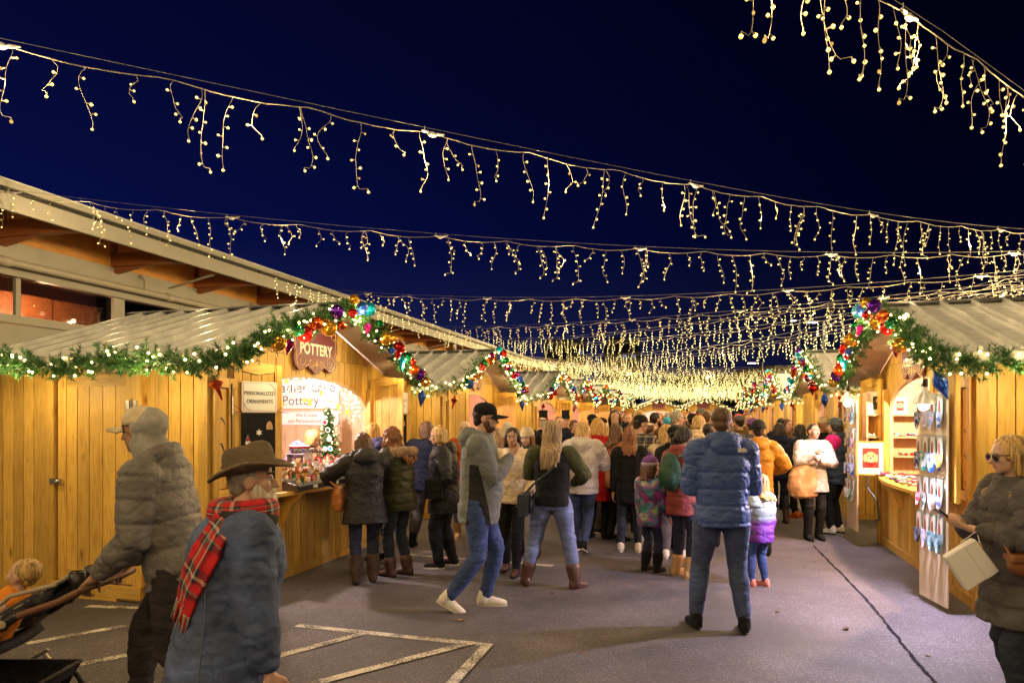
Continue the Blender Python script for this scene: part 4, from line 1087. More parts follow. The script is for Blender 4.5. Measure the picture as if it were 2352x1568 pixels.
def person(spec):
    S = dict(h=1.7, face=0, bw=1.0, vox=.011, top=None, pants=None, shoe=None, hair=('short', 'brown'), hat=None, tone='light', lean=0, hy=0, hp=0, armL='down', armR='down',
             feet=((-.11, 0, 0), (.11, 0, 0)), hem=-.06, puff=.012, quilt=0, hood=False, collar=True, flare=0, legw=1.0, detail=True, glasses=None, curl=.35, kh=None, quiltd=.0055, boots=None, child=False, twist=0)
    S.update(spec); h = S['h']; bw = S['bw']
    X, Y = place(S['px'], S['zc'])
    rz = R_(YAW - S['face'])
    cp = S.get('group', None)
    root = empty('person', (X, Y, 0), rz, S['label'], S.get('cat', 'person'), cp)
    vox = S['vox']; pf = S['puff']
    feet = [Vector(f) for f in S['feet']]
    # ---- skeleton
    foot_len = .15 * h
    ank = [Vector((f.x, f.y, .05 * h + f.z)) for f in feet]
    hipz = S.get('hipz', None)
    l1, l2 = .245 * h, .240 * h
    if hipz is None:
        hipz = .525 * h
        far = max(math.hypot(a.x - (-.055 if i == 0 else .055) * h, a.y) for i, a in enumerate(ank))
        hipz = min(hipz, .05 * h + math.sqrt(max(.01, ((l1 + l2) * .992) ** 2 - far ** 2)) + (min(f.z for f in feet)))
    P = Vector((0, S.get('hipy', 0), hipz))
    hips = [P + Vector((-.052 * h * bw, 0, 0)), P + Vector((.052 * h * bw, 0, 0))]
    knees = []
    for i in range(2):
        k, a = ik(hips[i], ank[i], l1, l2, (S.get('knx', 0) * (-1, 1)[i], 1, .1)); knees.append(k); ank[i] = a
    la = R_(S['lean']); Sp = Vector((0, math.sin(la), math.cos(la))); Fv = Vector((0, math.cos(la), -math.sin(la))); Rv = Vector((1, 0, 0))
    tw = R_(S['twist']); Rs = Vector((math.cos(tw), math.sin(tw), 0)); Fs = Sp.cross(Rs) * 1.0
    Fs = Fs if Fs.dot(Fv) > 0 else -Fs
    chest = P + Sp * .20 * h; shc = P + Sp * .292 * h; neck = P + Sp * .335 * h
    HH = (.132 if not S['child'] else .17) * h * S.get('hs', 1.0)
    yaw, pit = R_(S['hy']), R_(S['hp'])
    Q = Matrix.Rotation(-yaw, 3, 'Z') @ Matrix.Rotation(-pit, 3, 'X')
    C = neck + Sp * .03 * h + Vector((0, 0.01 * h + math.sin(la) * .02 * h, .0)) + Q @ Vector((0, .012 * h, .45 * HH))
    def hp_(x, y, z): return C + Q @ Vector((x * HH, y * HH, z * HH))
    swid = .098 * h * (0.55 + .45 * bw)
    shs = [shc - Rs * swid, shc + Rs * swid]
    a1, a2 = .170 * h * S.get('armk', 1), .158 * h * S.get('armk', 1)
    pre = {'down': ((.135, .02, -.06), (.4, -1, 0)), 'bend': ((.12, .16, .10), (.9, -.6, -.2)), 'front': ((.035, .19, .17), (.9, -.4, -.4)), 'phone': ((.03, .17, .22), (.8, -.2, -.8)), 'pocket': ((.105, .06, .015), (.8, -1, 0)),
           'counter': ((.06, .26, .12), (.8, -.4, -.3)), 'hip': ((.12, .03, .02), (1, -.7, 0)), 'back': ((.12, -.10, -.03), (.5, -1, 0)), 'mouth': ((.015, .13, .335), (.9, .0, -.7)), 'swing': ((.13, .13, -.02), (.3, -1, 0)), 'cross': ((-.05, .12, .17), (1, 0, -.3))}
    arms = []
    for i, key in enumerate(('armL', 'armR')):
        sd = (-1, 1)[i]; v = S[key]
        if isinstance(v, str): t, hn = pre[v]
        else: t, hn = v
        tgt = P + Vector((t[0] * sd * h, 0, 0)) + Fv * t[1] * h + Sp * t[2] * h if not (len(t) > 3) else Vector(t[:3])
        e, wv = ik(shs[i], tgt, a1, a2, (hn[0] * sd, hn[1], hn[2])); arms.append((shs[i], e, wv))
    # ---- body: one continuous skin
    mb = MB()
    mb.tube([neck - Sp * .05 * h, neck + Sp * .01 * h, hp_(0, -.08, -.22)], [.042 * h * bw ** .3, .033 * h, .23 * HH], 16)
    mb.ell(hp_(0, -.06, .12), (.335 * HH, .42 * HH, .37 * HH), 22, 16, rot=Q)
    mb.ell(hp_(0, .10, -.20), (.255 * HH, .27 * HH, .27 * HH), 18, 12, rot=Q)
    mb.ell(hp_(0, .26, -.37), (.11 * HH, .10 * HH, .10 * HH), 12, 8, rot=Q)
    if S['detail']:
        mb.tube([hp_(0, .335, .06), hp_(0, .40, -.04), hp_(0, .455, -.12)], [.035 * HH, .045 * HH, .062 * HH], 10); mb.ell(hp_(0, .39, -.135), (.085 * HH, .05 * HH, .04 * HH), 10, 8, rot=Q)
        mb.ell(hp_(0, .30, .11), (.22 * HH, .075 * HH, .05 * HH), 14, 8, rot=Q)
        for sx in (-1, 1):
            mb.ell(hp_(sx * .15, .24, -.08), (.12 * HH, .11 * HH, .12 * HH), 12, 8, rot=Q); mb.ell(hp_(sx * .335, -.04, -.03), (.045 * HH, .10 * HH, .15 * HH), 12, 8, rot=Q)
        mb.ell(hp_(0, .335, -.235), (.115 * HH, .05 * HH, .035 * HH), 12, 8, rot=Q); mb.ell(hp_(0, .325, -.285), (.09 * HH, .05 * HH, .04 * HH), 12, 8, rot=Q)
    rings = []
    for s_, hw, hd in ((-.04, .075, .055), (0, .088, .065), (.07, .080, .055), (.15, .086, .06), (.22, .095, .062), (.28, .088, .055), (.32, .05, .04), (.345, .034, .032)):
        rings.append(ring(P + Sp * s_ * h, Rv, Fv, hw * h * bw, hd * h * bw))
    mb.loft(rings)
    for i in range(2):
        a, e, wv = arms[i]; D = (wv - e).normalized()
        mb.tube([a, a.lerp(e, .5), e, e.lerp(wv, .4), wv], [.036 * h, .029 * h, .024 * h, .023 * h, .016 * h], 12)
        nv = S.get('palm', None); sd = (-1, 1)[i]
        Nn = Vector((-sd, .1, 0)) if nv is None else Vector((nv[i][0], nv[i][1], nv[i][2]))
        if abs(Nn.normalized().dot(D)) > .9: Nn = Vector((0, 0, 1))
        # thumb sits on the upper / inner side
        T = D.cross(Nn); sgn = 1 if (T.z * 1.0 + T.y * .8 - T.x * sd * .5) > 0 else -1
        hand(mb, wv + D * .010 * h, D + Vector(S.get('hd', ((0, 0, 0), (0, 0, 0)))[i]), Nn, h / 1.75, S['curl'] if not isinstance(S['curl'], tuple) else S['curl'][i], sgn)
        k = knees[i]; mb.tube([hips[i], hips[i].lerp(k, .5), k, k.lerp(ank[i], .35), ank[i]], [.052 * h, .043 * h, .031 * h, .031 * h, .021 * h], 12)
    body = remeshed(mb, 'body', skin(S['tone']), min(vox, .009) if S['detail'] else vox, 2)
    objm('body', body, root)
    # ---- eyes, brows, lips
    if S['detail']:
        if not (S['glasses'] == 'sun'):
            for sx in (-1, 1):
                m2 = MB(); m2.ell(hp_(sx * .135, .325, .035), .046 * HH, 10, 8); m2.ell(hp_(sx * .135, .355, .033), (.024 * HH, .02 * HH, .026 * HH), 10, 8, mat=1, rot=Q)
                m2.tube([hp_(sx * .185, .325, .055), hp_(sx * .135, .370, .075), hp_(sx * .085, .345, .055)], .009 * HH, 5, mat=1)
                m2.build('eye', [EYEW, IRIS], root, smooth=True)
                m2 = MB(); m2.tube([hp_(sx * .21, .30, .13), hp_(sx * .14, .365, .15), hp_(sx * .07, .375, .125)], [.012 * HH, .02 * HH, .018 * HH], 6); m2.build('eyebrow', BROW, root, smooth=True)
        m2 = MB(); m2.tube([hp_(-.085, .345, -.258), hp_(0, .384, -.25), hp_(.085, .345, -.258)], [.014 * HH, .024 * HH, .014 * HH], 8, flat=(1, .8)); m2.build('lips', LIP, root, smooth=True)
    if S['glasses']:
        m2 = MB()
        if S['glasses'] == 'sun':
            for sx in (-1, 1):
                m2.ell(hp_(sx * .155, .40, .01), (.135 * HH, .03 * HH, .115 * HH), 16, 10, rot=Q, mat=1)
                m2.tube([hp_(sx * .28, .37, .06), hp_(sx * .345, .20, .06), hp_(sx * .35, -.02, .03)], .012 * HH, 6, mat=0)
            m2.tube([hp_(-.25, .40, .10), hp_(0, .43, .08), hp_(.25, .40, .10)], .012 * HH, 6)
        else:
            for sx in (-1, 1):
                pts = [hp_(sx * .15 + math.cos(a) * .105, .405, .025 + math.sin(a) * .075) for a in [2 * math.pi * k / 12 for k in range(13)]]
                m2.tube(pts, .010 * HH, 5); m2.tube([hp_(sx * .25, .40, .05), hp_(sx * .34, .20, .05), hp_(sx * .35, -.02, .03)], .010 * HH, 5)
            m2.tube([hp_(-.05, .42, .05), hp_(.05, .42, .05)], .010 * HH, 5)
        m2.build('glasses', [GLASSF, SUNG], root, smooth=True)
    # ---- clothes
    sleeves = S.get('sleeves', None)
    def fold(co, no, amp, seed, sc=(9, 9, 16)):
        return no * (fbm(co * np.array(sc), seed) * amp)[:, None]
    segs = [(P - Sp * .1 * h, shc)] + [(arms[i][0], arms[i][1]) for i in (0, 1)] + [(arms[i][1], arms[i][2]) for i in (0, 1)]
    srad = [.10 * h * bw + pf, .055 * h, .055 * h, .045 * h, .045 * h]
    def seg_param(co):
        best = None
        for j, (a, b) in enumerate(segs):
            a_, b_ = np.array(a), np.array(b); d = b_ - a_; L = np.linalg.norm(d); u = d / L
            t = np.clip((co - a_) @ u, -.02 * h if j else -.6 * h, L); q = a_ + np.outer(t, u); dd = np.linalg.norm(co - q, axis=1) / srad[j]
            off = (0, 0, 0, a1, a1)[j]
            if best is None: best = dd; par = t + off; wh = np.zeros(len(co), int)
            else:
                m_ = dd < best; best = np.where(m_, dd, best); par = np.where(m_, t + off, par); wh = np.where(m_, j, wh)
        return par, wh
    seed = random.randrange(1000)
    hem = S['hem']
    Tm = S['top']
    tb, sl = MB(), MB()
    rr_ = []
    prof = [(hem, .100 + S['flare'], .078 + S['flare'] * .8)]
    if hem < -.10: prof.append((hem * .5, .100 + S['flare'] * .6, .078 + S['flare'] * .5))
    if hem < 0.0: prof.append((0.0, .101 + S['flare'] * .2, .078))
    prof += [(.07, .094, .070), (.15, .099, .074), (.22, .105, .075), (.275, .100, .068), (.305, .074, .056), (.325, .050, .047)]
    if S['collar']: prof.append((.352, .043, .045))
    belly = S.get('belly', 0)
    for s_, hw, hd in prof:
        k = (s_ - .0) / .3; k = min(1, max(0, k)); Rm = Rv.lerp(Rs, k).normalized(); Fm = Fv.lerp(Fs, k).normalized()
        hang = Sp if s_ > 0 else Vector((0, Sp.y * .3, Sp.z)).normalized()
        rr_.append(ring(P + hang * s_ * h + Fm * belly * h * max(0, 1 - abs(s_ - .08) / .14) * .5, Rm, Fm, .93 * hw * h * bw + pf * .9, hd * h * bw + pf * 1.2 + belly * h * max(0, 1 - abs(s_ - .08) / .14) * .5, 30, 2.4))
    tb.loft(rr_)
    for i in range(2):
        a, e, wv = arms[i]; D = (wv - e).normalized()
        tgt = sl if sleeves else tb
        tgt.tube([a, a.lerp(e, .35), a.lerp(e, .75), e, e.lerp(wv, .35), wv - D * .02 * h], [.047 * h * bw ** .5 + pf, .045 * h + pf, .040 * h + pf, .037 * h + pf * .9, .036 * h + pf * .8, .024 * h + pf * .55], 16)
        if not sleeves: tb.ell(a - Sp * .005 * h, .050 * h * bw ** .5 + pf, 14, 10)
    if S['hood']:
        hb = neck - Fv * .045 * h + Sp * .012 * h; hr = S['hood'] if isinstance(S['hood'], float) else 1.0
        pts = [neck + Fv * (.055 * h) * math.cos(a) * 1.0 + Rv * (.060 * h * hr) * math.sin(a) + Sp * (-.005 + .022 * (1 - math.cos(a)) * .5) * h - Fv * .012 * h for a in [R_(x) for x in range(20, 341, 20)]]
        tb.tube(pts, [.018 * h] + [.024 * h] * 4 + [.030 * h * hr] * 7 + [.024 * h] * 4 + [.018 * h], 12)
        tb.ell(neck - Fv * .070 * h * hr - Sp * .018 * h, (.068 * h * hr, .036 * h * hr, .046 * h * hr), 16, 12)
    qd, ql = S['quiltd'], S['quilt']
    def tdisp(co, no):
        d = fold(co, no, .009 if not S.get('stiff') else .008, seed, (6, 6, 12)) + fold(co, no, .005, seed + 5, (20, 20, 32))
        rg = fbm(co * np.array((11, 11, 17)), seed + 31, 2); d = d - no * (.007 * np.clip(1 - np.abs(rg) * 5, 0, 1) ** 2)[:, None]
        if ql:
            par, wh = seg_param(co); q = ql * np.where(wh > 0, .85, 1.0); x = np.abs(((par / q) + .5) % 1.0 - .5) * q
            x = np.clip(x + .004 * fbm(co * 14, seed + 9), 0, q / 2)
            d = d + no * (-qd * .8 * np.exp(-(x / .010) ** 2) + qd * .45 * (np.minimum(x, q / 2) / (q / 2)) ** .5 + .0035 * fbm(co * np.array((26, 26, 60)), seed + 21) * np.exp(-(x / .03) ** 2))[:, None]
        return d
    if Tm: objm(S.get('topname', 'jacket'), remeshed(tb, 'jacket', Tm, vox, 3, tdisp), root)
    if sleeves: objm('sleeves', remeshed(sl, 'sleeves', sleeves, vox, 3, tdisp), root)
    # trousers
    tr = MB(); lw = S['legw']; lp = S.get('legpuff', .010)
    if S['pants']:
        rings = [ring(P + Sp * s_ * h, Rv, Fv, hw * h * bw + .006, hd * h * bw + .006 + (.012 * h if 0 else 0), 26, 2.2) for s_, hw, hd in ((-.045, .070, .062), (-.02, .094, .076), (.02, .097, .074), (.07, .085, .062))]
        tr.loft(rings)
        for i in range(2):
            k = knees[i]; a = ank[i]; sd = (-1, 1)[i]
            end = a.lerp(k, .06) if not S['boots'] else a.lerp(k, .30)
            tr.tube([hips[i] - Vector((0, .004 * h, 0)), hips[i].lerp(k, .25), hips[i].lerp(k, .6), k, k.lerp(a, .3), k.lerp(a, .65), end], [.056 * h * bw, .057 * h * (bw ** .6) * (lw * .5 + .5), .047 * h * lw, .036 * h * lw + lp, .036 * h * lw + lp, (.029 * h * lw + lp), (.024 * h * lw + lp) * S.get('cuff', 1.0)], 16)
        def pdisp(co, no):
            kz = np.minimum(np.abs(co[:, 2] - knees[0].z), np.abs(co[:, 2] - ank[0].z)); a = .0035 + .006 * np.exp(-(kz / .13) ** 2)
            return no * (fbm(co * np.array((6, 6, 20)), seed + 3) * a + fbm(co * np.array((12, 12, 45)), seed + 4) * a * .6 - .006 * np.clip(1 - np.abs(fbm(co * np.array((7, 7, 19)), seed + 8)) * 5, 0, 1) ** 2)[:, None]
        objm('trousers', remeshed(tr, 'trousers', S['pants'], vox, 2, pdisp), root)
    # shoes
    if S['shoe']:
        sm, solem = S['shoe'] if isinstance(S['shoe'], tuple) else (S['shoe'], BLACKP)
        fy = S.get('toe', (0, 0)); fp = S.get('fpitch', (0, 0))
        for i in range(2):
            m2, m3 = MB(), MB(); a = ank[i]; fl = .148 * h
            A = Matrix.Translation((a.x, a.y, a.z - .05 * h)) @ Matrix.Rotation(R_(-fy[i]), 4, 'Z')
            if fp[i]: A = Matrix.Translation((a.x, a.y, a.z)) @ Matrix.Rotation(R_(-fy[i]), 4, 'Z') @ Matrix.Rotation(R_(-fp[i]), 4, 'X') @ Matrix.Translation((0, 0, -.05 * h))
            rings = []
            for t, wd, ht in ((-.30, .020, .036), (-.27, .034, .055), (-.10, .038, .066), (.12, .038, .060), (.35, .043, .044), (.55, .042, .034), (.68, .030, .026), (.73, .015, .016)):
                yy = t * fl; ww = wd * fl / .25 * .92; hh = ht * fl / .25 * 1.25; rg = []
                for k in range(16):
                    g = 2 * math.pi * k / 16; x = math.cos(g) * ww; z = max(0, math.sin(g)) ** .8 * hh if math.sin(g) > 0 else 0
                    rg.append(A @ Vector((x, yy, .018 + z)))
                rings.append(rg)
            m2.loft(rings)
            if S['boots']:
                bh = S['boots'] * h; k = (knees[i] - a).normalized()
                m2.tube([a - k * .02 * h, a + k * bh * .5, a + k * bh], [.033 * h, .034 * h * S.get('bootw', 1), .037 * h * S.get('bootw', 1)], 14)
            else: m2.tube([A @ Vector((0, -.04 * h * .3, .03 * h)), A @ Vector((0, -.01 * h, .058 * h))], [.029 * h, .028 * h], 12)
            n = 20; out = []
            for k in range(n):
                g = 2 * math.pi * k / n; yy = (.215 + .525 * math.sin(g)) * fl; ww = fl / .25 * (.036 + .007 * math.sin(g)) * (abs(math.cos(g)) ** .75) * math.copysign(1, math.cos(g)); out.append((ww, yy))
            m3.prism(out, lambda x, y, d: A @ Vector((x, y, d)), .0, .020 if not S.get('thicksole') else .032)
            so = remeshed(m2, 'shoe', sm, max(.006, vox * .7), 2); s_o = objm('boot' if S['boots'] else 'shoe', so, root)
            m3.build('sole', solem, s_o, smooth=False)
            if S.get('laces'):
                m4 = MB()
                for q_ in range(4):
                    yy = (.16 + .085 * q_) * fl; zz = .018 + (.060 - .0085 * q_) * fl / .25 * 1.25 + .002; ww = .020
                    m4.tube([A @ Vector((-ww, yy, zz - .012)), A @ Vector((0, yy + .008, zz)), A @ Vector((ww, yy, zz - .012))], .0035, 5)
                m4.build('laces', S['laces'], s_o, smooth=True)
    # ---- hair
    hs, hc = S['hair'] if S['hair'] else (None, None)
    if hs:
        m2 = MB(); r2 = random.Random(seed)
        th = {'short': .02, 'buzz': .01}.get(hs, .05)
        hatted = S['hat'] is not None
        if hatted: th = min(th, .02)
        if hs == 'buzz': m2.ell(hp_(0, -.085, .155), (.345 * HH, .405 * HH, .36 * HH), 24, 16, rot=Q)
        else: m2.ell(hp_(0, -.12, .14 + th * .3), ((.345 + th) * HH, (.385 + th) * HH, (.37 + th) * HH), 24, 16, rot=Q)
        m2.ell(hp_(0, -.26, -.10), ((.26 + th) * HH, .22 * HH, .25 * HH), 16, 12, rot=Q)
        if hs in ('bob', 'long', 'curly', 'ponytail'):
            ln = {'bob': .62, 'long': S.get('hlen', 1.35), 'curly': 1.75, 'ponytail': .35}[hs]
            n = 15 if hs != 'ponytail' else 11; wdt = 1.0 if hs != 'curly' else 1.3
            for k in range(n):
                g = R_(-22 + 224 * k / (n - 1)) + math.pi          # from one temple round the back to the other
                x, y = math.cos(g) * .36, math.sin(g) * .36 - .10
                if hs == 'ponytail' : x *= .9
                lk = ln * (.9 + .2 * r2.random()) * (.80 if abs(x) > .3 else 1)
                top = hp_(x * .9, y * .95, .16); pts = [top]; rd = [.10 * HH]
                nseg = 5
                for j in range(1, nseg + 1):
                    t = j / nseg; q = hp_(x * (1 + .12 * t) * wdt, y * (1.0 - .05 * t) , .16) + Vector((0, 0, -lk * t * HH)) - Q @ Vector((0, (.10 * t if hs != 'curly' else .18 * t) * HH, 0))
                    if hs == 'curly': q += Vector((r2.uniform(-.09, .09), r2.uniform(-.09, .09), 0)) * HH
                    # keep the hair outside the shoulders
                    rel = (q - shc).dot(Sp)
                    if rel < .055 * h:
                        f_ = (q - shc).dot(Fv); ex = min(1, (.055 * h - rel) / (.05 * h)); dd = .088 * h * bw ** .5 + pf + .012
                        q = q - Fv * max(0, dd + f_) * ex if f_ < .03 * h else q + Fv * max(0, dd - f_) * ex
                    pts.append(q); rd.append(HH * (.12 if hs == 'curly' else .105) * (1 - .35 * t))
                m2.tube(pts, rd, 8)
        if hs == 'bun': m2.ell(hp_(0, -.48, .12), (.17 * HH, .15 * HH, .16 * HH), 14, 10, rot=Q)
        if hs == 'ponytail':
            m2.tube([hp_(0, -.45, .05), hp_(0, -.62, -.15), hp_(.03, -.60, -.6), hp_(.05, -.55, -1.1)], [.08 * HH, .13 * HH, .11 * HH, .04 * HH], 10)
        fq = 26 / HH * .2
        def hdisp(co, no):
            c = co - np.array(C)
            ang = np.arctan2(c[:, 0], c[:, 1] + .0) 
            if hs in ('short', 'buzz'):
                return no * ((fbm(co * 55, seed) * .003)[:, None] * (1 if hs == 'short' else .3)) * (h / 1.7)
            u = np.stack([ang * 11, np.linalg.norm(c[:, :2], axis=1) * 30, c[:, 2] * (6 if hs != 'curly' else 26)], 1)
            a = fbm(u, seed, 2); b = fbm(u * np.array([3.1, 1, 1.5]), seed + 2, 1)
            return no * ((a * .014 + b * .007) * (1.6 if hs == 'curly' else 1))[:, None]
        objm('hair', remeshed(m2, 'hair', HAIR[hc], min(vox, .008) if S['detail'] else vox, 5 if hs in ('long', 'bob') else 2, hdisp), root)
    # ---- hat
    for hat_ in (S['hat'], S.get('hat2')):
        if not hat_: continue
        kind, mt = hat_[0], hat_[1]; mt2 = hat_[2] if len(hat_) > 2 else mt
        m2 = MB(); QT = Matrix.Rotation(R_(S.get('hatp', 0)), 3, 'X'); Q2 = Q @ QT
        def H(x, y, z): return hp_(0, -.05, .22) + Q2 @ Vector((x * HH, y * HH, z * HH))
        if kind in ('cap', 'cap_back'):
            fw = 1 if kind == 'cap' else -1
            rings = []
            for z, k in ((-.06, 1.0), (.04, 1.0), (.14, .97), (.24, .86), (.31, .68), (.355, .45), (.375, .2), (.38, .02)):
                rings.append([H(math.cos(a) * .385 * k, math.sin(a) * .455 * k - .02 * (1 - k), z) for a in [2 * math.pi * j / 28 for j in range(28)]])
            m2.loft(rings)
            cp_ = m2.build('cap', mt, root, smooth=True)
            m3 = MB()
            m3.grid(lambda u, v: H((u - .5) * .70 * (1 - .10 * v), fw * (.40 * math.sqrt(max(0, 1 - ((u - .5) * 1.5) ** 2)) + v * .50 * math.sqrt(max(.0, 1 - ((u - .5) * 1.85) ** 2))), -.035 - .05 * v - .55 * (u - .5) ** 2), 14, 6, thick=.010)
            m3.build('brim', mt2, cp_, smooth=True)
            m3 = MB(); m3.ell(H(0, -.01, .385), .035 * HH, 8, 6); m3.build('button', mt2, cp_, smooth=True)
        elif kind == 'beanie':
            rings = []
            for z, k in ((-.08, 1.03), (.02, 1.05), (.12, 1.03), (.24, .92), (.34, .70), (.42, .38), (.45, .05)):
                rings.append([H(math.cos(a) * .385 * k * (1 + .012 * (j % 2)), math.sin(a) * .445 * k * (1 + .012 * (j % 2)) - .04, z * 1.05) for j, a in enumerate([2 * math.pi * j / 44 for j in range(44)])])
            m2.loft(rings); b_ = m2.build('beanie', mt, root, smooth=True)
            m3 = MB(); rings = []
            for z, k in ((-.10, 1.04), (-.09, 1.10), (.0, 1.13), (.06, 1.12), (.07, 1.04)):
                rings.append([H(math.cos(a) * .385 * k * (1 + .014 * (j % 2)), math.sin(a) * .445 * k * (1 + .014 * (j % 2)) - .04, z) for j, a in enumerate([2 * math.pi * j / 44 for j in range(44)])])
            m3.loft(rings); m3.build('cuff', mt2, b_, smooth=True)
            if len(hat_) > 3: 
                m3 = MB(); m3.ell(H(0, -.03, .55), .13 * HH, 14, 10)
                pm = remeshed(m3, 'pompom', hat_[3], .006, 0, lambda co, no: no * (fbm(co * 90, 3) * .012)[:, None]); objm('pompom', pm, b_)
        elif kind == 'tophat':
            m2.lathe([(.01, .78), (.36, .78), (.365, .76), (.35, .4), (.37, .06), (.385, .02), (.60, .03), (.61, .015), (.38, -.01)], seg=28)
            m2.v = [tuple(H(*v)) for v in m2.v]; b_ = m2.build('top_hat', mt, root, smooth=True)
            m3 = MB(); m3.lathe([(.372, .05), (.375, .05), (.372, .17), (.365, .17)], seg=28); m3.v = [tuple(H(v[0] * 1.02, v[1] * 1.02, v[2])) for v in m3.v]; m3.build('hat_band', mt2, b_, smooth=True)
        elif kind == 'felt':
            rings = []; n = 40
            for j_, (z, kx, ky) in enumerate(((-.03, .40, .50), (.10, .395, .49), (.22, .38, .475), (.34, .35, .45), (.40, .31, .42), (.43, .25, .36), (.415, .15, .24), (.38, .04, .08))):
                rg = []
                for j in range(n):
                    a = 2 * math.pi * j / n; x, y = math.cos(a) * kx * 1.06, math.sin(a) * ky * 1.06; 
                    pinch = 1 - .16 * max(0, min(1, (z - .12) / .3)) * math.exp(-((abs(math.sin(a)) - .75) / .3) ** 2) * (1 if y > 0 else .1)
                    zz = z - (.09 * math.exp(-(x / .10) ** 2) * (1 if z > .36 else 0)) + (.04 if y > .1 and z > .2 else 0)
                    rg.append(H(x * pinch, y, zz * 1.2 if zz > 0 else zz))
                rings.append(rg)
            m2.loft(rings)
            hatm = baked(m2.mesh('h', []), lambda o: (setattr(o.modifiers.new('s', 'SUBSURF'), 'levels', 2)), 'felt_hat'); hatm.materials.clear(); hatm.materials.append(mt); hatm.polygons.foreach_set('use_smooth', [True] * len(hatm.polygons))
            b_ = objm('felt_hat', hatm, root)
            m3 = MB()
            def brim(u, v):
                a = 2 * math.pi * u; k = .42 + v * .31; ex = 1.0 + .12 * abs(math.sin(a))
                lift = v ** 1.6 * (.17 * math.cos(a) ** 2 - .10 * math.sin(a) ** 2 * (1 if math.sin(a) > 0 else .9)) - .02
                return H(math.cos(a) * k * .98, math.sin(a) * k * ex + .0, lift)
            m3.grid(brim, 56, 8, thick=.012); m3.build('brim', mt, b_, smooth=True)
            m3 = MB(); m3.lathe([(.41, -.005), (.425, .0), (.42, .07), (.405, .075)], seg=40); m3.v = [tuple(H(v[0], v[1] * 1.22, v[2])) for v in m3.v]; m3.build('hat_band', mt2, b_, smooth=True)
        elif kind == 'hoodup':
            m2.ell(hp_(0, -.23, .15), (.41 * HH, .42 * HH, .42 * HH), 26, 18, rot=Q)
            m2.ell(hp_(0, -.20, -.20), (.37 * HH, .36 * HH, .36 * HH), 20, 14, rot=Q); m2.ell(hp_(0, -.42, .30), (.2 * HH, .2 * HH, .16 * HH), 16, 12, rot=Q)
            m2.tube([hp_(0, -.16, -.3), neck - Fv * .015 * h], [.40 * HH, .058 * h], 18)
            for sx in (-1, 1): m2.tube([hp_(sx * .30, -.04, .38), hp_(sx * .38, -.04, .1), hp_(sx * .36, -.08, -.12), hp_(sx * .30, -.08, -.40), hp_(sx * .14, .04, -.66)], [.06 * HH, .065 * HH, .07 * HH, .08 * HH, .10 * HH], 10)
            m2.tube([hp_(-.33, .16, .30), hp_(0, .20, .46), hp_(.33, .16, .30)], .07 * HH, 10) if S.get('hoodfront', True) else None
            def fd(co, no): return no * (fbm(co * np.array((14, 14, 10)), 4) * .009 + fbm(co * 30, 8) * .003)[:, None]
            objm('hood', remeshed(m2, 'hood', mt, min(vox, .009), 3, fd), root)
    S['_'] = dict(C=C, Q=Q, HH=HH, neck=neck, P=P, Sp=Sp, Fv=Fv, Rv=Rv, arms=arms, hp=hp_, shs=shs, shc=shc, ank=ank, knees=knees, h=h, pf=pf, bw=bw)
    S['root'] = root
    return S
def to_world(S, v): return S['root'].location + Matrix.Rotation(S['root'].rotation_euler.z, 3, 'Z') @ Vector(v)

# ---------------------------------------------------------------- clothes materials
C_ = cloth
def panelmat(name, col, col2, rough=.8):
    m, nt, b = newmat(name); c = coord(nt); y = N_sep(nt, c, 1); z = N_sep(nt, c, 2)
    f = math_(nt, 'MULTIPLY', math_(nt, 'LESS_THAN', math_(nt, 'ABSOLUTE', math_(nt, 'ADD', y, math_(nt, 'MULTIPLY', math_(nt, 'SINE', math_(nt, 'MULTIPLY', z, 5.5)), .018))), math_(nt, 'MULTIPLY_ADD', z, -.13, .215)), math_(nt, 'LESS_THAN', z, 1.33))
    n = N(nt, 'ShaderNodeTexNoise'); n.inputs['Scale'].default_value = 120; n.inputs['Detail'].default_value = 3; nt.links.new(c, n.inputs[0])
    c1 = ramp(nt, n.outputs[0], [(.3, tuple(x * .75 for x in col)), (.7, tuple(x * 1.2 for x in col))])
    nt.links.new(mixc(nt, c1, col2, f), b.inputs['Base Color']); b.inputs['Roughness'].default_value = rough; bump(nt, b, n.outputs[0], .3, .01); return m
def zramp(name, stops, lo, hi, noise_=.0, rough=.6):
    m, nt, b = newmat(name); c = coord(nt); z = ramp_f(nt, N_sep(nt, c, 2), lo, hi, 0, 1)
    n = N(nt, 'ShaderNodeTexNoise'); n.inputs['Scale'].default_value = 9; nt.links.new(c, n.inputs[0])
    nt.links.new(ramp(nt, math_(nt, 'MULTIPLY_ADD', math_(nt, 'SUBTRACT', n.outputs[0], .5), noise_, z), stops), b.inputs['Base Color']); b.inputs['Roughness'].default_value = rough; return m
def tiedye():
    m, nt, b = newmat('tie_dye'); c = coord(nt)
    n0 = N(nt, 'ShaderNodeTexNoise'); n0.inputs['Scale'].default_value = 9; nt.links.new(c, n0.inputs[0])
    mx = mixc(nt, c, n0.outputs[1], .12)
    v = N(nt, 'ShaderNodeTexVoronoi', feature='SMOOTH_F1'); v.inputs['Scale'].default_value = 11; nt.links.new(mx, v.inputs[0])
    nt.links.new(ramp(nt, N_sep(nt, v.outputs['Color'], 0), [(0, (.32, .02, .20)), (.3, (.05, .03, .10)), (.45, (.03, .20, .22)), (.6, (.32, .05, .30)), (.75, (.20, .42, .06)), (.88, (.45, .5, .55)), (1, (.25, .02, .22))]), b.inputs['Base Color'])
    b.inputs['Roughness'].default_value = .5; return m
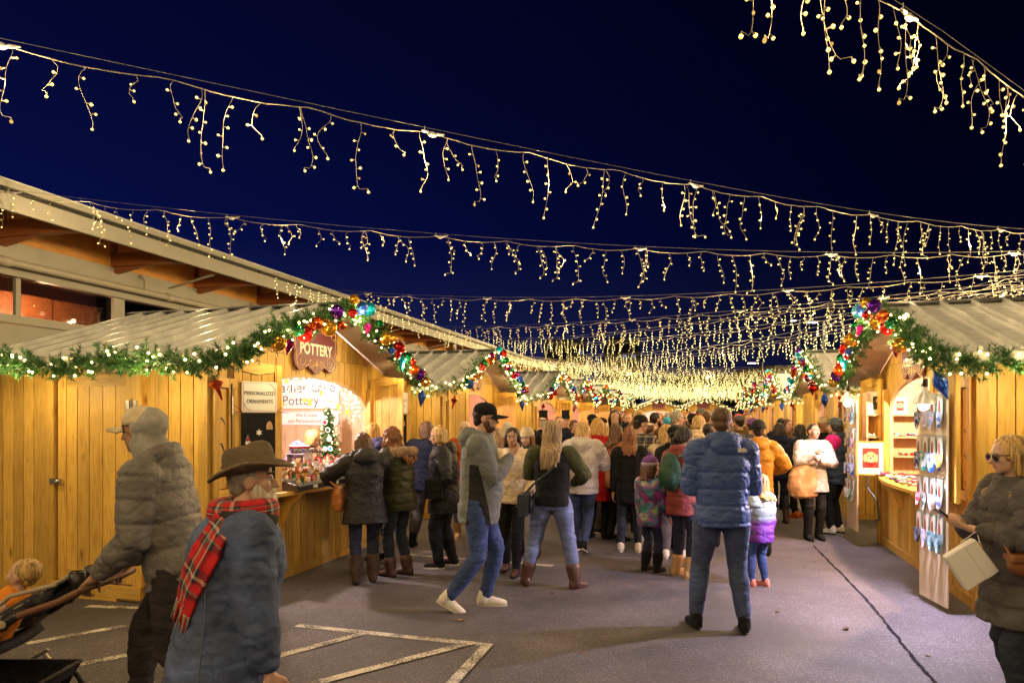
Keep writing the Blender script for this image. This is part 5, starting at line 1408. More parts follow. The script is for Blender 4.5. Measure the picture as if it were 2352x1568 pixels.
def denim(name, col, wash=.35):
    if name in MATS: return MATS[name]
    m, nt, b = newmat(name); c = coord(nt)
    n = N(nt, 'ShaderNodeTexNoise'); n.inputs['Scale'].default_value = 4.5; n.inputs['Detail'].default_value = 5; n.inputs['Distortion'].default_value = .8; nt.links.new(c, n.inputs[0])
    n2 = N(nt, 'ShaderNodeTexNoise'); n2.inputs['Scale'].default_value = 330; nt.links.new(c, n2.inputs[0])
    c1 = ramp(nt, n.outputs[0], [(.3, tuple(x * (1 - wash) for x in col)), (.52, col), (.72, tuple(min(1, x * (1 + wash * 1.6)) for x in col))])
    c1 = mixc(nt, c1, ramp(nt, n2.outputs[0], [(.35, (.6, .6, .6)), (.65, (1.3, 1.3, 1.3))]), .6, 'MULTIPLY'); nt.links.new(c1, b.inputs['Base Color'])
    n3 = N(nt, 'ShaderNodeTexNoise'); n3.inputs['Scale'].default_value = 13; n3.inputs['Detail'].default_value = 4; n3.inputs['Distortion'].default_value = 1.2; nt.links.new(coord(nt, scale=(1, 1, 1.5)), n3.inputs[0]); n3.inputs['Scale'].default_value = 9; bump(nt, b, n3.outputs[0], .35, .03)
    b.inputs['Roughness'].default_value = .9; MATS[name] = m; return m
JEAN = denim('jeans_mid', (.048, .070, .155)); JEANL = denim('jeans_light', (.14, .18, .36)); JEAND = denim('jeans_dark', (.018, .026, .05)); JEANB = denim('jeans_blue', (.038, .068, .20))
DENIMJ = denim('denim_jacket', (.068, .100, .215), .5)
BLK = C_('black_cloth', (.012, .012, .014)); BLK2 = C_('black_shell', (.010, .010, .013), rough=.55, var=.2); NAVY = C_('navy_cloth', (.012, .016, .04)); LEGG = C_('navy_leggings', (.015, .02, .05), rough=.7)
CHAR = C_('charcoal', (.095, .088, .095)); GREYP = C_('grey_puffer', (.16, .148, .145), rough=.55); GREYH = C_('pale_grey_hood', (.34, .33, .31)); KHAKI = C_('khaki_cap', (.62, .52, .34)); DKPANT = C_('dark_trousers', (.035, .030, .030))
OLIVE = C_('olive', (.07, .075, .035)); OLIVEP = C_('olive_puffer', (.032, .035, .015), rough=.5); CREAMJ = C_('cream_jacket', (.60, .47, .32)); CREAMH = C_('cream_hood', (.55, .45, .30)); WHITEPF = C_('pale_puffer', (.52, .47, .46), rough=.6); REDC = C_('red_coat', (.42, .012, .015))
BLUEP = C_('blue_puffer', (.045, .085, .27), rough=.5, var=.15); MARN = C_('maroon_jacket', (.20, .035, .035), rough=.6); MUST = C_('mustard', (.50, .22, .015), rough=.6); TEALC = C_('dark_teal', (.015, .06, .07)); PURPJ = C_('violet_puffer', (.22, .18, .40), rough=.35)
BLUEV = C_('blue_violet', (.045, .045, .16), rough=.6); KNIT = C_('white_knit', (.44, .38, .32), weave=90, bs=.6); PINK_ = C_('hot_pink', (.75, .03, .32)); NVEST = C_('navy_vest', (.025, .045, .085), rough=.6); ORNG = C_('rust', (.35, .08, .015)); TANS = C_('tan_sweater', (.30, .13, .06)); BRNJ = C_('brown_jacket', (.13, .07, .02))
REDS = C_('red_shirt', (.35, .02, .025)); SKYB = C_('sky_blue', (.05, .32, .55)); GREYC = C_('mid_grey', (.15, .15, .155)); PURP = C_('purple_knit', (.16, .07, .25), weave=90, bs=.6); LILAC = C_('lilac_band', (.40, .33, .42)); CRBEAN = C_('cream_knit', (.62, .50, .34), weave=90, bs=.8); GBEAN = C_('grey_knit', (.09, .11, .13), weave=90, bs=.6)
BROWNL = plain('brown_leather', (.07, .028, .02), .5, var=.25, scale=20); TANL = plain('tan_leather', (.36, .13, .035), .45, var=.2, scale=12); TANB = plain('tan_boot', (.50, .30, .14), .7, var=.15); FURB = C_('fur_boot', (.07, .045, .03), weave=70, bs=1.0); WSHOE = plain('white_shoe', (.72, .68, .60), .5, var=.08); WSOLE = plain('white_sole', (.70, .66, .60), .6)
PSHOE = plain('pink_shoe', (.70, .25, .20), .5); FURT = C_('tan_fur', (.30, .20, .12), weave=60, bs=1.0); FELT = C_('brown_felt', (.15, .115, .075), rough=.9, var=.2, scale=5); BAND = C_('hat_band', (.04, .03, .022)); YELT = C_('yellow_tote', (.50, .24, .03)); TOTE = C_('suede_tote', (.52, .29, .13), rough=.85, var=.15); BKBAG = plain('dark_bag_leather', (.03, .035, .04), .4, var=.2, scale=10); GRNB = C_('green_pack', (.015, .06, .035), rough=.5)
WTOP = C_('white_top', (.65, .6, .55))
PLAID = bands('flannel', [(0, (.02, .025, .05)), (.35, (.42, .34, .20)), (.5, (.02, .02, .03)), (.62, (.30, .25, .15)), (.7, (.02, .03, .06))], [(0, (.02, .025, .05)), (.3, (.40, .33, .20)), (.45, (.02, .02, .03)), (.7, (.28, .2, .1)), (.78, (.02, .03, .06))], 9.0, 9.0)
SOFTSH = panelmat('softshell', (.15, .165, .17), (.010, .010, .012))
GIRLJ = zramp('ombre_jacket', [(0, (.16, .03, .32)), (.42, (.20, .05, .38)), (.55, (.30, .38, .45)), (1, (.40, .48, .46))], .50, .92, .1)

# ---------------------------------------------------------------- the people one can tell apart
PP = {}
def P_(key, **k): PP[key] = person(k)
P_('pusher', px=412, zc=3.87, face=-90, h=1.84, vox=.009, label='man in pale grey hood, khaki cap and grey puffer jacket pushing the stroller', top=GREYP, pants=DKPANT, shoe=(BLK, WSOLE), hair=None, hat=('hoodup', GREYH), hat2=('cap', KHAKI), hoodfront=False, tone='tan', bw=1.0, puff=.022, quilt=.15, quiltd=.009, hem=-.05, hood=.85, lean=14, hy=6, hp=4,
   armk=1.07, armL=((.09, .195, .04), (.35, -1, -.1)), armR=((.09, .20, .04), (.35, -1, -.1)), feet=((-.10, -.34, .08), (.10, .28, 0)), fpitch=(30, 0), palm=((0, .2, -1), (0, .2, -1)), curl=.9, legw=1.15)
P_('hatman', px=514, zc=2.85, face=60, h=1.60, vox=.0085, label='older man in brown felt hat, denim jacket and red plaid scarf walking right', top=DENIMJ, pants=JEAND, shoe=(BLK, BLK), hair=('short', 'grey'), hat=('felt', FELT, BAND), hatp=9, tone='fair', bw=1.38, puff=.026, hem=-.20, flare=.022, lean=8, hy=18, hp=-2, stiff=True,
   armL=((.15, .05, -.09), (.5, -1, 0)), armR=((.17, .10, -.07), (.6, -1, 0)), feet=((-.12, .25, 0), (.12, -.25, 0)), curl=.7)
P_('capman', px=1098, zc=6.25, face=92, h=1.86, vox=.010, label='man in black cap and grey softshell jacket striding right with hand at his mouth', top=SOFTSH, pants=JEANB, shoe=(WSHOE, WSOLE), hair=('short', 'dark'), hat=('cap', BLK), tone='light', bw=1.10, puff=.020, hem=-.085, hood=1.05, laces=MUST, lean=2, hy=4, hp=4, belly=.04, glasses='clear',
   armL=((.05, .13, .22), (.5, -.2, -1)), armR=((.02, .155, .245), (.5, -.3, -1)), feet=((-.11, .06, 0), (.11, -.25, .04)), fpitch=(0, 28), legw=1.10, curl=1.0, hipy=.0, palm=((0, -.6, .8), (0, -.6, .8)))
P_('creamgirl', px=1178, zc=7.7, face=195, h=1.60, vox=.009, label='young woman with long black hair, cream jacket and ripped black jeans facing the camera', top=CREAMJ, pants=BLK, shoe=(BROWNL, BLK), hair=('long', 'dark'), hlen=1.7, tone='tan', bw=1.0, puff=.024, hem=-.03, hood=.8, quilt=0, hy=-10, armL='pocket', armR='pocket', feet=((-.07, .12, 0), (.11, -.12, 0)))
P_('vestwoman', px=1268, zc=7.05, face=8, h=1.69, vox=.010, label='long-haired blonde woman in black vest, olive sleeves and light jeans seen from behind', top=BLK, topname='vest', sleeves=OLIVE, pants=JEANL, shoe=(BROWNL, BROWNL), boots=.075, bootw=1.2, hair=('long', 'ash'), hlen=1.75, bw=1.10, puff=.014, hem=-.02, armL='front', armR='bend', feet=((-.27, .02, 0), (.24, -.04, 0)), toe=(-20, 40), legw=1.12, hy=12)
P_('palepuffer', px=1338, zc=8.9, face=18, h=1.66, vox=.012, label='blonde woman in pale grey puffer jacket and blue jeans seen from behind', top=WHITEPF, pants=JEAN, shoe=(BLK, WSOLE), hair=('long', 'blond'), hlen=.9, bw=1.08, puff=.045, quilt=.13, hem=-.06, hood=1.2, armL='front', armR='front', feet=((-.08, .15, 0), (.04, -.10, .03)), fpitch=(0, 25))
P_('redcoat', px=1372, zc=9.9, face=25, h=1.70, vox=.012, label='blonde woman in long red coat behind the pale puffer jacket', top=REDC, topname='coat', pants=BLK, shoe=(BLK, BLK), hair=('bob', 'gold'), bw=1.1, puff=.02, hem=-.20, flare=.03, armL='front', armR='bend')
P_('tophat', px=1247, zc=12.6, face=20, h=1.74, vox=.014, label='man in black top hat with red band and black tailcoat, back turned', top=BLK, topname='coat', pants=BLK, shoe=(BLK, BLK), hair=('short', 'white'), hat=('tophat', BLK, REDC), bw=1.15, puff=.015, hem=-.2, flare=.02)
P_('tophat2', px=1298, zc=14.2, face=160, h=1.76, vox=.016, label='man in plain black top hat behind the short-haired man', top=BLK, pants=BLK, shoe=(BLK, BLK), hair=('short', 'grey'), hat=('tophat', BLK), hem=-.1)
P_('facingman', px=1283, zc=12.4, face=165, h=1.73, vox=.013, label='short-haired man in dark jacket facing the camera beside the top hats', top=NAVY, pants=JEAND, shoe=(BLK, BLK), hair=('short', 'red'), tone='fair', puff=.02)
P_('behindw', px=1318, zc=12.9, face=150, h=1.66, vox=.014, label='woman with brown hair tied back between the top hats and the red coat', top=BLK, pants=BLK, shoe=(BLK, BLK), hair=('bun', 'brown'), tone='fair')
P_('darkpuffer', px=980, zc=9.2, face=10, h=1.66, vox=.012, label='brown-haired woman in dark puffer jacket facing the stalls, tall black boots', top=NAVY, pants=CHAR, shoe=(BLK, BLK), boots=.16, hair=('bob', 'brown'), bw=1.12, puff=.030, quilt=.12, hem=-.06, armL='front', armR='counter', feet=((-.20, .0, 0), (.13, .1, 0)), legw=1.35)
P_('elder', px=1022, zc=8.0, face=-88, h=1.62, vox=.010, label='older woman with short blonde hair, glasses and black raincoat facing left', top=BLK2, topname='raincoat', pants=BLK, shoe=(BLK, WSOLE), hair=('bob', 'blond'), tone='fair', bw=1.12, puff=.030, hem=-.13, flare=.02, hood=1.0, glasses='clear', laces=PINK_, hp=10, lean=3, armL='pocket', armR='pocket', feet=((-.10, .06, 0), (.10, -.08, 0)), legw=1.3)
P_('counterw', px=838, zc=7.2, face=-18, h=1.56, vox=.010, label='brown-bobbed woman in black hooded coat leaning to the pottery counter, fur boots', top=BLK2, topname='coat', pants=LEGG, shoe=(FURB, BLK), boots=.12, bootw=1.25, hair=('bob', 'brown'), bw=1.16, puff=.030, hem=-.12, flare=.03, hood=1.2, lean=6, hy=-12, hp=14, armL=((.20, .20, .16), (1, -.2, -.3)), armR='counter', feet=((-.09, 0, 0), (.09, .05, 0)), palm=((0, .3, -1), (0, .3, -1)))
P_('curly', px=918, zc=7.55, face=-62, h=1.62, vox=.010, label='woman with long curly auburn hair, olive puffer with fur hood and brown duck boots', top=OLIVEP, pants=JEAND, shoe=(BROWNL, BLK), boots=.06, bootw=1.2, hair=('curly', 'red'), bw=1.06, puff=.030, quilt=.115, hem=-.08, hood=False, lean=5, hp=20, hy=-10, armL='front', armR='front', feet=((-.09, .05, 0), (.09, -.04, 0)), tone='light')
P_('bluew', px=878, zc=8.35, face=-50, h=1.66, vox=.011, label='woman with straight light brown hair and blue-violet jacket at the pottery counter', top=BLUEV, pants=JEAND, shoe=(BLK, BLK), hair=('long', 'gold'), hlen=.85, tone='fair', puff=.022, hood=1.0, glasses='clear', hp=16, hy=-20, lean=12, armL='counter', armR='counter')
P_('rustw', px=1068, zc=10.0, face=178, h=1.66, vox=.012, label='grey-haired woman with glasses pushed up and rust jacket behind the black cap man', top=ORNG, pants=JEANL, shoe=(TANB, TANB), boots=.08, hair=('short', 'white'), tone='fair', puff=.02, hy=10)
P_('mustblonde', px=1165, zc=10.6, face=5, h=1.64, vox=.013, label='woman with pale blonde bob and mustard coat seen from behind', top=MUST, pants=BLK, shoe=(BLK, BLK), hair=('bob', 'white'), puff=.018)
P_('vestgrey', px=1136, zc=9.2, face=30, h=1.58, vox=.013, label='person in grey coat half hidden between black cap man and cream jacket', top=GREYC, pants=JEAN, shoe=(BLK, BLK), hair=('long', 'ash'), puff=.018)
P_('beaniegirl', px=1214, zc=8.6, face=200, h=1.58, vox=.010, label='young woman in cream knit beanie and dark teal coat looking down', top=TEALC, pants=JEANL, shoe=(BROWNL, BLK), boots=.08, hair=('long', 'red'), hlen=.9, hat=('beanie', CRBEAN), tone='fair', hp=14, hy=8, puff=.02, armL='front', armR='front')
P_('flannel', px=1466, zc=9.6, face=38, h=1.74, vox=.011, label='man in black-and-tan cap, cream hood and plaid flannel shirt', top=PLAID, topname='shirt', pants=C_('brown_trousers', (.045, .026, .022)), shoe=(WSHOE, WSOLE), hair=('short', 'dark'), hat=('cap', BLK, CREAMH), tone='tan', bw=1.18, puff=.022, hem=-.09, hy=38, hp=6, armL='down', armR='front', legw=1.3, feet=((-.10, .10, 0), (.08, -.05, 0)))
P_('tiedye', px=1492, zc=7.75, face=55, h=1.22, vox=.008, child=True, label='girl in purple pompom beanie and tie-dye jacket with black boots', top=tiedye(), pants=LEGG, shoe=(BLK, BLK), boots=.11, bootw=1.35, hair=('long', 'brown'), hlen=.75, hat=('beanie', PURP, LILAC, PURP), hy=20, hp=0, puff=.022, quilt=.10, hem=-.10, bw=1.05, armL='down', armR='swing', feet=((-.07, 0, 0), (.08, .04, 0)))
P_('maroon', px=1566, zc=7.5, face=52, h=1.60, vox=.010, label='dark-haired woman in maroon jacket with green backpack, face in profile', top=MARN, pants=LEGG, shoe=(TANB, TANB), boots=.07, bootw=1.15, hair=('ponytail', 'dark'), tone='tan', puff=.024, quilt=.10, hem=-.10, hood=.9, hy=32, hp=8, armL='down', armR='front', feet=((-.10, .03, 0), (.10, 0, 0)), hs=1.05)
P_('blueman', px=1658, zc=5.62, face=4, h=1.80, vox=.0085, label='large man in blue quilted jacket and jeans with back to the camera', top=BLUEP, pants=JEAN, shoe=(BLK, BLKP if False else BLACKP), thicksole=True, hair=('buzz', 'brown'), tone='light', bw=1.18, puff=.020, quilt=.135, hem=-.045, hood=1.0, lean=1, armL=((.07, .155, .15), (.55, -1, -.5)), armR=((.07, .155, .15), (.55, -1, -.5)), feet=((-.20, .06, 0), (.17, -.04, 0)), toe=(-10, 12), legw=1.10, hy=5, hs=1.03, quiltd=.010)
P_('littlegirl', px=1747, zc=7.05, face=-28, h=1.10, vox=.0075, child=True, label='small blonde girl in purple and pale blue jacket and pink shoes', top=GIRLJ, pants=JEANB, shoe=(PSHOE, PSHOE), hair=('long', 'blond'), hlen=1.0, puff=.024, quilt=.09, hem=-.10, bw=1.1, armL='front', armR='down', feet=((-.07, .05, 0), (.07, 0, 0)), hood=.8)
P_('mustman', px=1742, zc=8.7, face=15, h=1.66, vox=.012, label='person in mustard jacket and dark beanie just right of the blue jacket man', top=MUST, pants=BLK, shoe=(BLK, BLK), hair=('short', 'dark'), hat=('beanie', C_('dark_knit', (.02, .022, .03), weave=90)), puff=.03, quilt=.16, hem=-.06, hood=1.0, armL='front', armR='bend')
P_('purplehat', px=1728, zc=11.5, face=20, h=1.68, vox=.014, label='person in purple beanie behind the mustard jacket', top=CHAR, pants=BLK, shoe=(BLK, BLK), hair=('short', 'dark'), hat=('beanie', PURP), puff=.02)
P_('navyback', px=1790, zc=11.3, face=8, h=1.62, vox=.011, label='woman in navy puffer jacket and brown knee boots seen from behind', top=NAVY, pants=LEGG, shoe=(BROWNL, BLK), boots=.20, hair=('long', 'dark'), hlen=.8, puff=.026, quilt=.075, hem=-.07, hood=1.0, armL='front', armR='bend', bw=1.08)
P_('smiler', px=1808, zc=13.0, face=172, h=1.68, vox=.013, label='smiling woman with wavy brown hair facing the camera in front of stall wall', top=BRNJ, pants=BLK, shoe=(BLK, BLK), hair=('long', 'brown'), hlen=.7, tone='fair')
P_('darkr', px=1838, zc=11.9, face=-20, h=1.60, vox=.013, label='dark-coated woman with black hair left of the white sweater', top=BLK2, pants=BLK, shoe=(C_('orange_shoe', (.6, .12, .02)),) * 2, hair=('long', 'dark'), hlen=.8, hood=1.0, puff=.02)
P_('sweater', px=1866, zc=9.8, face=178, h=1.63, vox=.010, label='dark-haired woman in white knit sweater and black leggings facing the camera', top=KNIT, topname='sweater', pants=BLK, shoe=(BLK, BLK), boots=.12, hair=('short', 'dark'), tone='tan', bw=1.12, puff=.022, hem=-.10, flare=.02, collar=True, hy=-14, armL=((.0, .15, .17), (1, -.3, -.4)), armR=((.05, .14, .235), (.8, -.2, -1)), feet=((-.09, 0, 0), (.09, .03, 0)), curl=.8)
P_('beaniem', px=1890, zc=12.0, face=165, h=1.70, vox=.013, label='person in tan beanie between the white sweater and the navy vest', top=BLK, pants=BLK, shoe=(BLK, BLK), hair=('short', 'brown'), hat=('beanie', CREAMH), tone='tan')
P_('pinksleeve', px=1922, zc=10.3, face=-48, h=1.69, vox=.010, label='woman in grey beanie, navy vest and hot pink sleeves', top=NVEST, topname='vest', sleeves=PINK_, pants=BLK, shoe=(WSHOE, BLK), hair=('long', 'dark'), hlen=.5, hat=('beanie', GBEAN), hatp=12, tone='fair', bw=1.15, puff=.030, quilt=.12, hem=-.08, hood=1.0, armL='front', armR='front', feet=((-.12, .05, 0), (.12, 0, 0)), legw=1.1)
P_('phonew', px=2342, zc=3.95, face=-84, h=1.61, vox=.0085, label='blonde woman in sunglasses and charcoal puffer with fur collar looking at her phone', top=CHAR, topname='coat', pants=JEAND, shoe=(BLK, BLK), hair=('long', 'blond'), hlen=.82, tone='fair', bw=1.10, puff=.028, quilt=.13, quiltd=.011, hem=-.17, flare=.02, glasses='sun', hp=6, lean=2, armL=((.04, .155, .165), (.7, -.5, -.5)), armR=((.03, .175, .175), (.7, -.5, -.5)), curl=(.9, .8), palm=((.2, .1, 1), (-.1, .1, 1)), feet=((-.12, .05, 0), (.12, -.08, 0)))
P_('vendor', px=648, zc=8.75, face=78, h=1.64, vox=.010, label='blonde vendor in violet jacket bending over the pottery inside the stall', top=PURPJ, pants=BLK, shoe=(BLK, BLK), hair=('bob', 'blond'), tone='fair', puff=.026, hood=1.0, glasses='clear', lean=30, hy=4, hp=22, armL='counter', armR='counter')
# mid-distance crowd
P_('yb', px=1420, zc=17, face=10, h=1.82, vox=.018, detail=False, label='man in black beanie with yellow band and bulky black coat', top=BLK, pants=BLK, shoe=BLK, hat=('beanie', BLK, MUST), hair=None, puff=.05, hood=1.3, bw=1.15)
P_('redboy', px=1440, zc=14.3, face=175, h=1.80, vox=.013, label='young man with brown fringe and red jacket facing the camera', top=REDS, pants=JEAN, shoe=BLK, hair=('short', 'red'), tone='fair')
P_('greycap', px=1461, zc=15, face=15, h=1.82, vox=.017, detail=False, label='man in dark grey cap and grey jacket beside the red jacket', top=GREYC, pants=JEAN, shoe=BLK, hat=('cap', CHAR), hair=('short', 'grey'))
P_('glw', px=1452, zc=11.4, face=185, h=1.62, vox=.012, label='woman with glasses and brown hair facing the camera behind the plaid shirt', top=BLK, pants=BLK, shoe=BLK, hair=('long', 'red'), tone='fair', glasses='clear', hlen=.8)
P_('bearded', px=1503, zc=11.2, face=75, h=1.80, vox=.012, label='bearded man with glasses and brown jacket in profile facing right', top=BRNJ, pants=JEAND, shoe=BLK, hair=('short', 'dark'), tone='light', glasses='clear', bw=1.1)
P_('bluehood', px=1532, zc=16.5, face=10, h=1.72, vox=.018, detail=False, label='person with bright blue hood up in the middle of the crowd', top=SKYB, pants=BLK, shoe=BLK, hair=None, hat=('hoodup', SKYB))
P_('oldman', px=1552, zc=10.6, face=55, h=1.82, vox=.012, label='tall man with grey-brown hair and dark scarf looking right', top=CHAR, pants=BLK, shoe=BLK, hair=('short', 'grey'), tone='fair', hood=1.1, glasses='clear', hy=20)
P_('bunblonde', px=1605, zc=9.9, face=0, h=1.74, vox=.012, label='woman with blonde low ponytail and cream fleece jacket seen from behind', top=CREAMH, pants=BLK, shoe=BLK, hair=('ponytail', 'blond'), hood=1.1, puff=.03, bw=1.1)
P_('strapw', px=1530, zc=9.0, face=5, h=1.62, vox=.012, label='blonde woman in cream sweater with dark back strap behind the black cap', top=CREAMH, pants=BLK, shoe=BLK, hair=('long', 'blond'), hlen=.8)
P_('backcap', px=1549, zc=8.5, face=0, h=1.60, vox=.012, label='person in backward black cap, grey hood and black vest', top=BLK, pants=CHAR, shoe=(WSHOE, WSOLE), hair=('short', 'dark'), hat=('cap_back', BLK), hood=1.1, legw=1.3)
P_('blackcapblonde', px=1384, zc=10.4, face=-60, h=1.70, vox=.012, label='woman in black cap with long blonde hair and black top, face to the left', top=BLK, pants=CHAR, shoe=(BLK, WSOLE), hair=('long', 'blond'), hlen=1.2, hat=('cap', BLK), tone='light', legw=1.3)
P_('visor', px=1361, zc=12.2, face=-10, h=1.76, vox=.014, label='man in black cap with headphones above the red coat', top=BLK, pants=BLK, shoe=BLK, hair=('short', 'dark'), hat=('cap_back', BLK))
P_('brunette', px=1413, zc=9.7, face=60, h=1.62, vox=.012, label='brunette in tan sweater turned right, left of the plaid shirt', top=TANS, topname='sweater', pants=BLK, shoe=BLK, hair=('long', 'brown'), hlen=1.1, tone='light')
P_('brownlong', px=1446, zc=8.9, face=10, h=1.58, vox=.012, label='person with long auburn hair and dark coat directly left of the plaid shirt', top=BLK, pants=JEAND, shoe=(WSHOE, WSOLE), hair=('long', 'red'), hlen=1.2, hem=-.12)
P_('headph', px=1590, zc=12.5, face=10, h=1.78, vox=.015, detail=False, label='person in black hooded jacket and dark cap behind the cream fleece', top=BLK, pants=BLK, shoe=BLK, hat=('cap_back', BLK), hair=('short', 'dark'))
P_('darkr2', px=1627, zc=9.3, face=20, h=1.64, vox=.013, label='person with dark hair and olive jacket just left of the blue jacket man', top=OLIVEP, pants=BLK, shoe=BLK, hair=('short', 'dark'), hood=1.1, puff=.03)
P_('coatr', px=1700, zc=12.4, face=-12, h=1.74, vox=.015, detail=False, label='man in dark cap and brown scarf behind the blue jacket man on the right', top=BRNJ, pants=BLK, shoe=BLK, hat=('cap', CHAR), hair=('short', 'dark'))
P_('pinkhat', px=1697, zc=14.6, face=-20, h=1.76, vox=.017, detail=False, label='person in pink beanie above the right shoulder of the blue jacket man', top=GREYC, pants=BLK, shoe=BLK, hat=('beanie', C_('pink_knit', (.55, .12, .12))), hair=None)
# far crowd, copied from a few low bodies, each with clothes of its own
FARB = {}
def far_person(px, zc, face, h, top, pants, hair, hat, label):
    global PP
    key = (hair[0] if hair else None, hat[0] if hat else None)
    if key not in FARB:
        FARB[key] = person(dict(px=px, zc=zc, face=face, h=h, top=top, pants=pants, shoe=BLK, hair=hair, hat=hat, detail=False, vox=.022, puff=.024, label=label, group='shoppers in the far crowd', armL='front', armR='bend'))['root']; FARB[key]['src_h'] = h
        return
    src = FARB[key]; c = copy_tree(src); X, Y = place(px, zc); c.location = (X, Y, 0); c.rotation_euler = (0, 0, R_(YAW - face)); k = h / src['src_h']; c.scale = (k, k, k)
    c['label'] = label; c['group'] = 'shoppers in the far crowd'
    for ch in c.children:
        m = {'jacket': top, 'trousers': pants, 'hair': HAIR[hair[1]] if hair else None, 'beanie': hat[1] if hat else None, 'cap': hat[1] if hat else None, 'brim': hat[1] if hat else None}.get(ch.name.split('.')[0])
        if m:
            ch.data.materials[0] = ch.data.materials[0]
            ch.material_slots[0].link = 'OBJECT'; ch.material_slots[0].material = m
rr = random.Random(12)
tops = [('black', BLK), ('navy', NAVY), ('grey', GREYC), ('red', REDS), ('olive', OLIVEP), ('brown', BRNJ), ('blue', BLUEP), ('cream', CREAMH), ('maroon', MARN), ('rust', ORNG), ('charcoal', CHAR), ('tan', TANS)]
heads = [('dark hair', ('short', 'dark'), None), ('brown hair', ('short', 'brown'), None), ('blond hair', ('long', 'blond'), None), ('long dark hair', ('long', 'dark'), None), ('grey hair', ('short', 'grey'), None), ('black cap', ('short', 'dark'), ('cap', BLK)), ('orange beanie', None, ('beanie', ORNG)), ('grey beanie', None, ('beanie', GBEAN)), ('auburn hair', ('long', 'red'), None), ('navy cap', ('short', 'brown'), ('cap', NAVY))]
used = set(); k = 0
spots = []
for zc in (13.5, 16, 18, 20, 22, 24.5, 27, 30, 33, 36, 40, 44):
    lo, hi = 1617 - 1629 * 2.4 / zc, 1617 + 1629 * 1.1 / zc
    n = 5 if zc < 20 else 7
    for j in range(n): spots.append((lo + (hi - lo) * (j + rr.uniform(.15, .85)) / n, zc + rr.uniform(-.8, .8)))
spots += [(rr.uniform(1375, 1640), rr.uniform(10.6, 13.2)) for _ in range(14)] + [(rr.uniform(1690, 1800), rr.uniform(13, 16)) for _ in range(5)]
for px, zc in spots:
    while True:
        t = tops[rr.randrange(len(tops))]; hd = heads[rr.randrange(len(heads))]
        if (t[0], hd[0]) not in used or len(used) > 110: break
    used.add((t[0], hd[0])); face = rr.choice((0, 10, -15, 25, 170, 190, 90, -90, 150))
    far_person(px, zc, face, rr.uniform(1.58, 1.86), t[1], rr.choice((BLK, JEAND, JEAN, NAVY)), hd[1], hd[2],
               'shopper with %s and %s jacket in the far crowd, %s' % (hd[0], t[0], 'turned toward the camera' if abs(face) > 120 else ('seen from behind' if abs(face) < 60 else ('in profile facing right' if face > 0 else 'in profile facing left'))))

# ---------------------------------------------------------------- signs and lettering
def text_mesh(name, txt, size, mat, sx=1.0, extr=.0015, bold=0.0, align='CENTER', slab=False):
    c = bpy.data.curves.new(name, 'FONT'); c.body = txt; c.size = size; c.align_x = align; c.align_y = 'CENTER'; c.extrude = extr; c.offset = bold; c.space_character = 1.05
    o = bpy.data.objects.new('tmp', c); COL.objects.link(o); bpy.context.view_layer.update()
    me = bpy.data.meshes.new_from_object(o.evaluated_get(bpy.context.evaluated_depsgraph_get())); bpy.data.objects.remove(o); bpy.data.curves.remove(c)
    me.transform(Matrix.Diagonal((sx, 1, 1, 1))); me.transform(Matrix.Rotation(R_(90), 4, 'X'))      # upright, facing -Y
    me.materials.clear(); me.materials.append(mat); me.name = name; return me
def text(parent, txt, size, mat, loc, sx=1.0, bold=0.0, name='lettering', align='CENTER', rot=0):
    o = objm(name, text_mesh(name, txt, size, mat, sx, bold=bold, align=align), parent); o.location = loc; o.rotation_euler = (0, rot, 0); return o
def spiral(c, r0, turns, a0, dirn=1, n=26):
    return [(c[0] + r0 * (1 - t * .80) * math.cos(a0 + dirn * t * turns * 2 * math.pi), c[1] + r0 * (1 - t * .80) * math.sin(a0 + dirn * t * turns * 2 * math.pi)) for t in [i / n for i in range(n + 1)]]
def sign_outline():
    half = [(0, -.42), (.05, -.40), (.09, -.355), (.14, -.345), (.17, -.30), (.22, -.33), (.29, -.375), (.36, -.37), (.42, -.32), (.455, -.24), (.455, -.16), (.44, -.10), (.47, -.04), (.475, .04), (.47, .12), (.46, .17), (.475, .24), (.46, .32), (.42, .375), (.36, .39), (.30, .37), (.24, .33), (.18, .35), (.1, .40), (0, .42)]
    return [(x, y * .74) for x, y in half + [(-x, y) for x, y in half[-2:0:-1]]]
def stall_sign(loc, rz, label, lines, size, mats=None):
    r = empty('stall_sign', loc, rz, label, 'sign', 'signs on the stall gables')
    mb = MB(); mb.prism(sign_outline(), lambda x, z, d: (x, d, z), -.012, .012); mb.build('board', MAROON if not mats else mats, r, bevel=.003)
    mb = MB(); F3 = lambda p, y=-.0135: (p[0], y, p[1])
    inner = [(x * .91, z * .91) for x, z in sign_outline()][4:21]
    for s in (-1, 1):
        for pts in ([(s * x, z) for x, z in inner], [(s * x, z) for x, z in spiral((.30, -.17), .115, 1.35, -1.2, 1)], [(s * x, z) for x, z in spiral((.37, .18), .075, 1.2, 1.2, -1)], [(s * x, z) for x, z in spiral((.11, -.20), .05, 1.2, .6, 1)]):
            mb.tube([F3(p) for p in pts], .0045, 6)
    for k in range(8):
        a = math.pi * k / 4; l = .055 if k % 2 else .08; mb.tube([F3((0, -.20)), F3((math.cos(a) * l * .75, -.20 + math.sin(a) * l * .8))], .0045, 6)
    mb.build('scrollwork', GOLDLINE, r)
    for i, t in enumerate(lines): text(r, t, size, LETTER, (0, -.014, -.03 + (len(lines) - 1) * size * .45 - i * size * .95), sx=.88, bold=.006)
    return r
stall_sign((LX + .028 + .0, LY[0] - .02, 2.56), R_(90), 'maroon scroll sign reading POTTERY above the pottery stall opening', ['POTTERY'], .175)
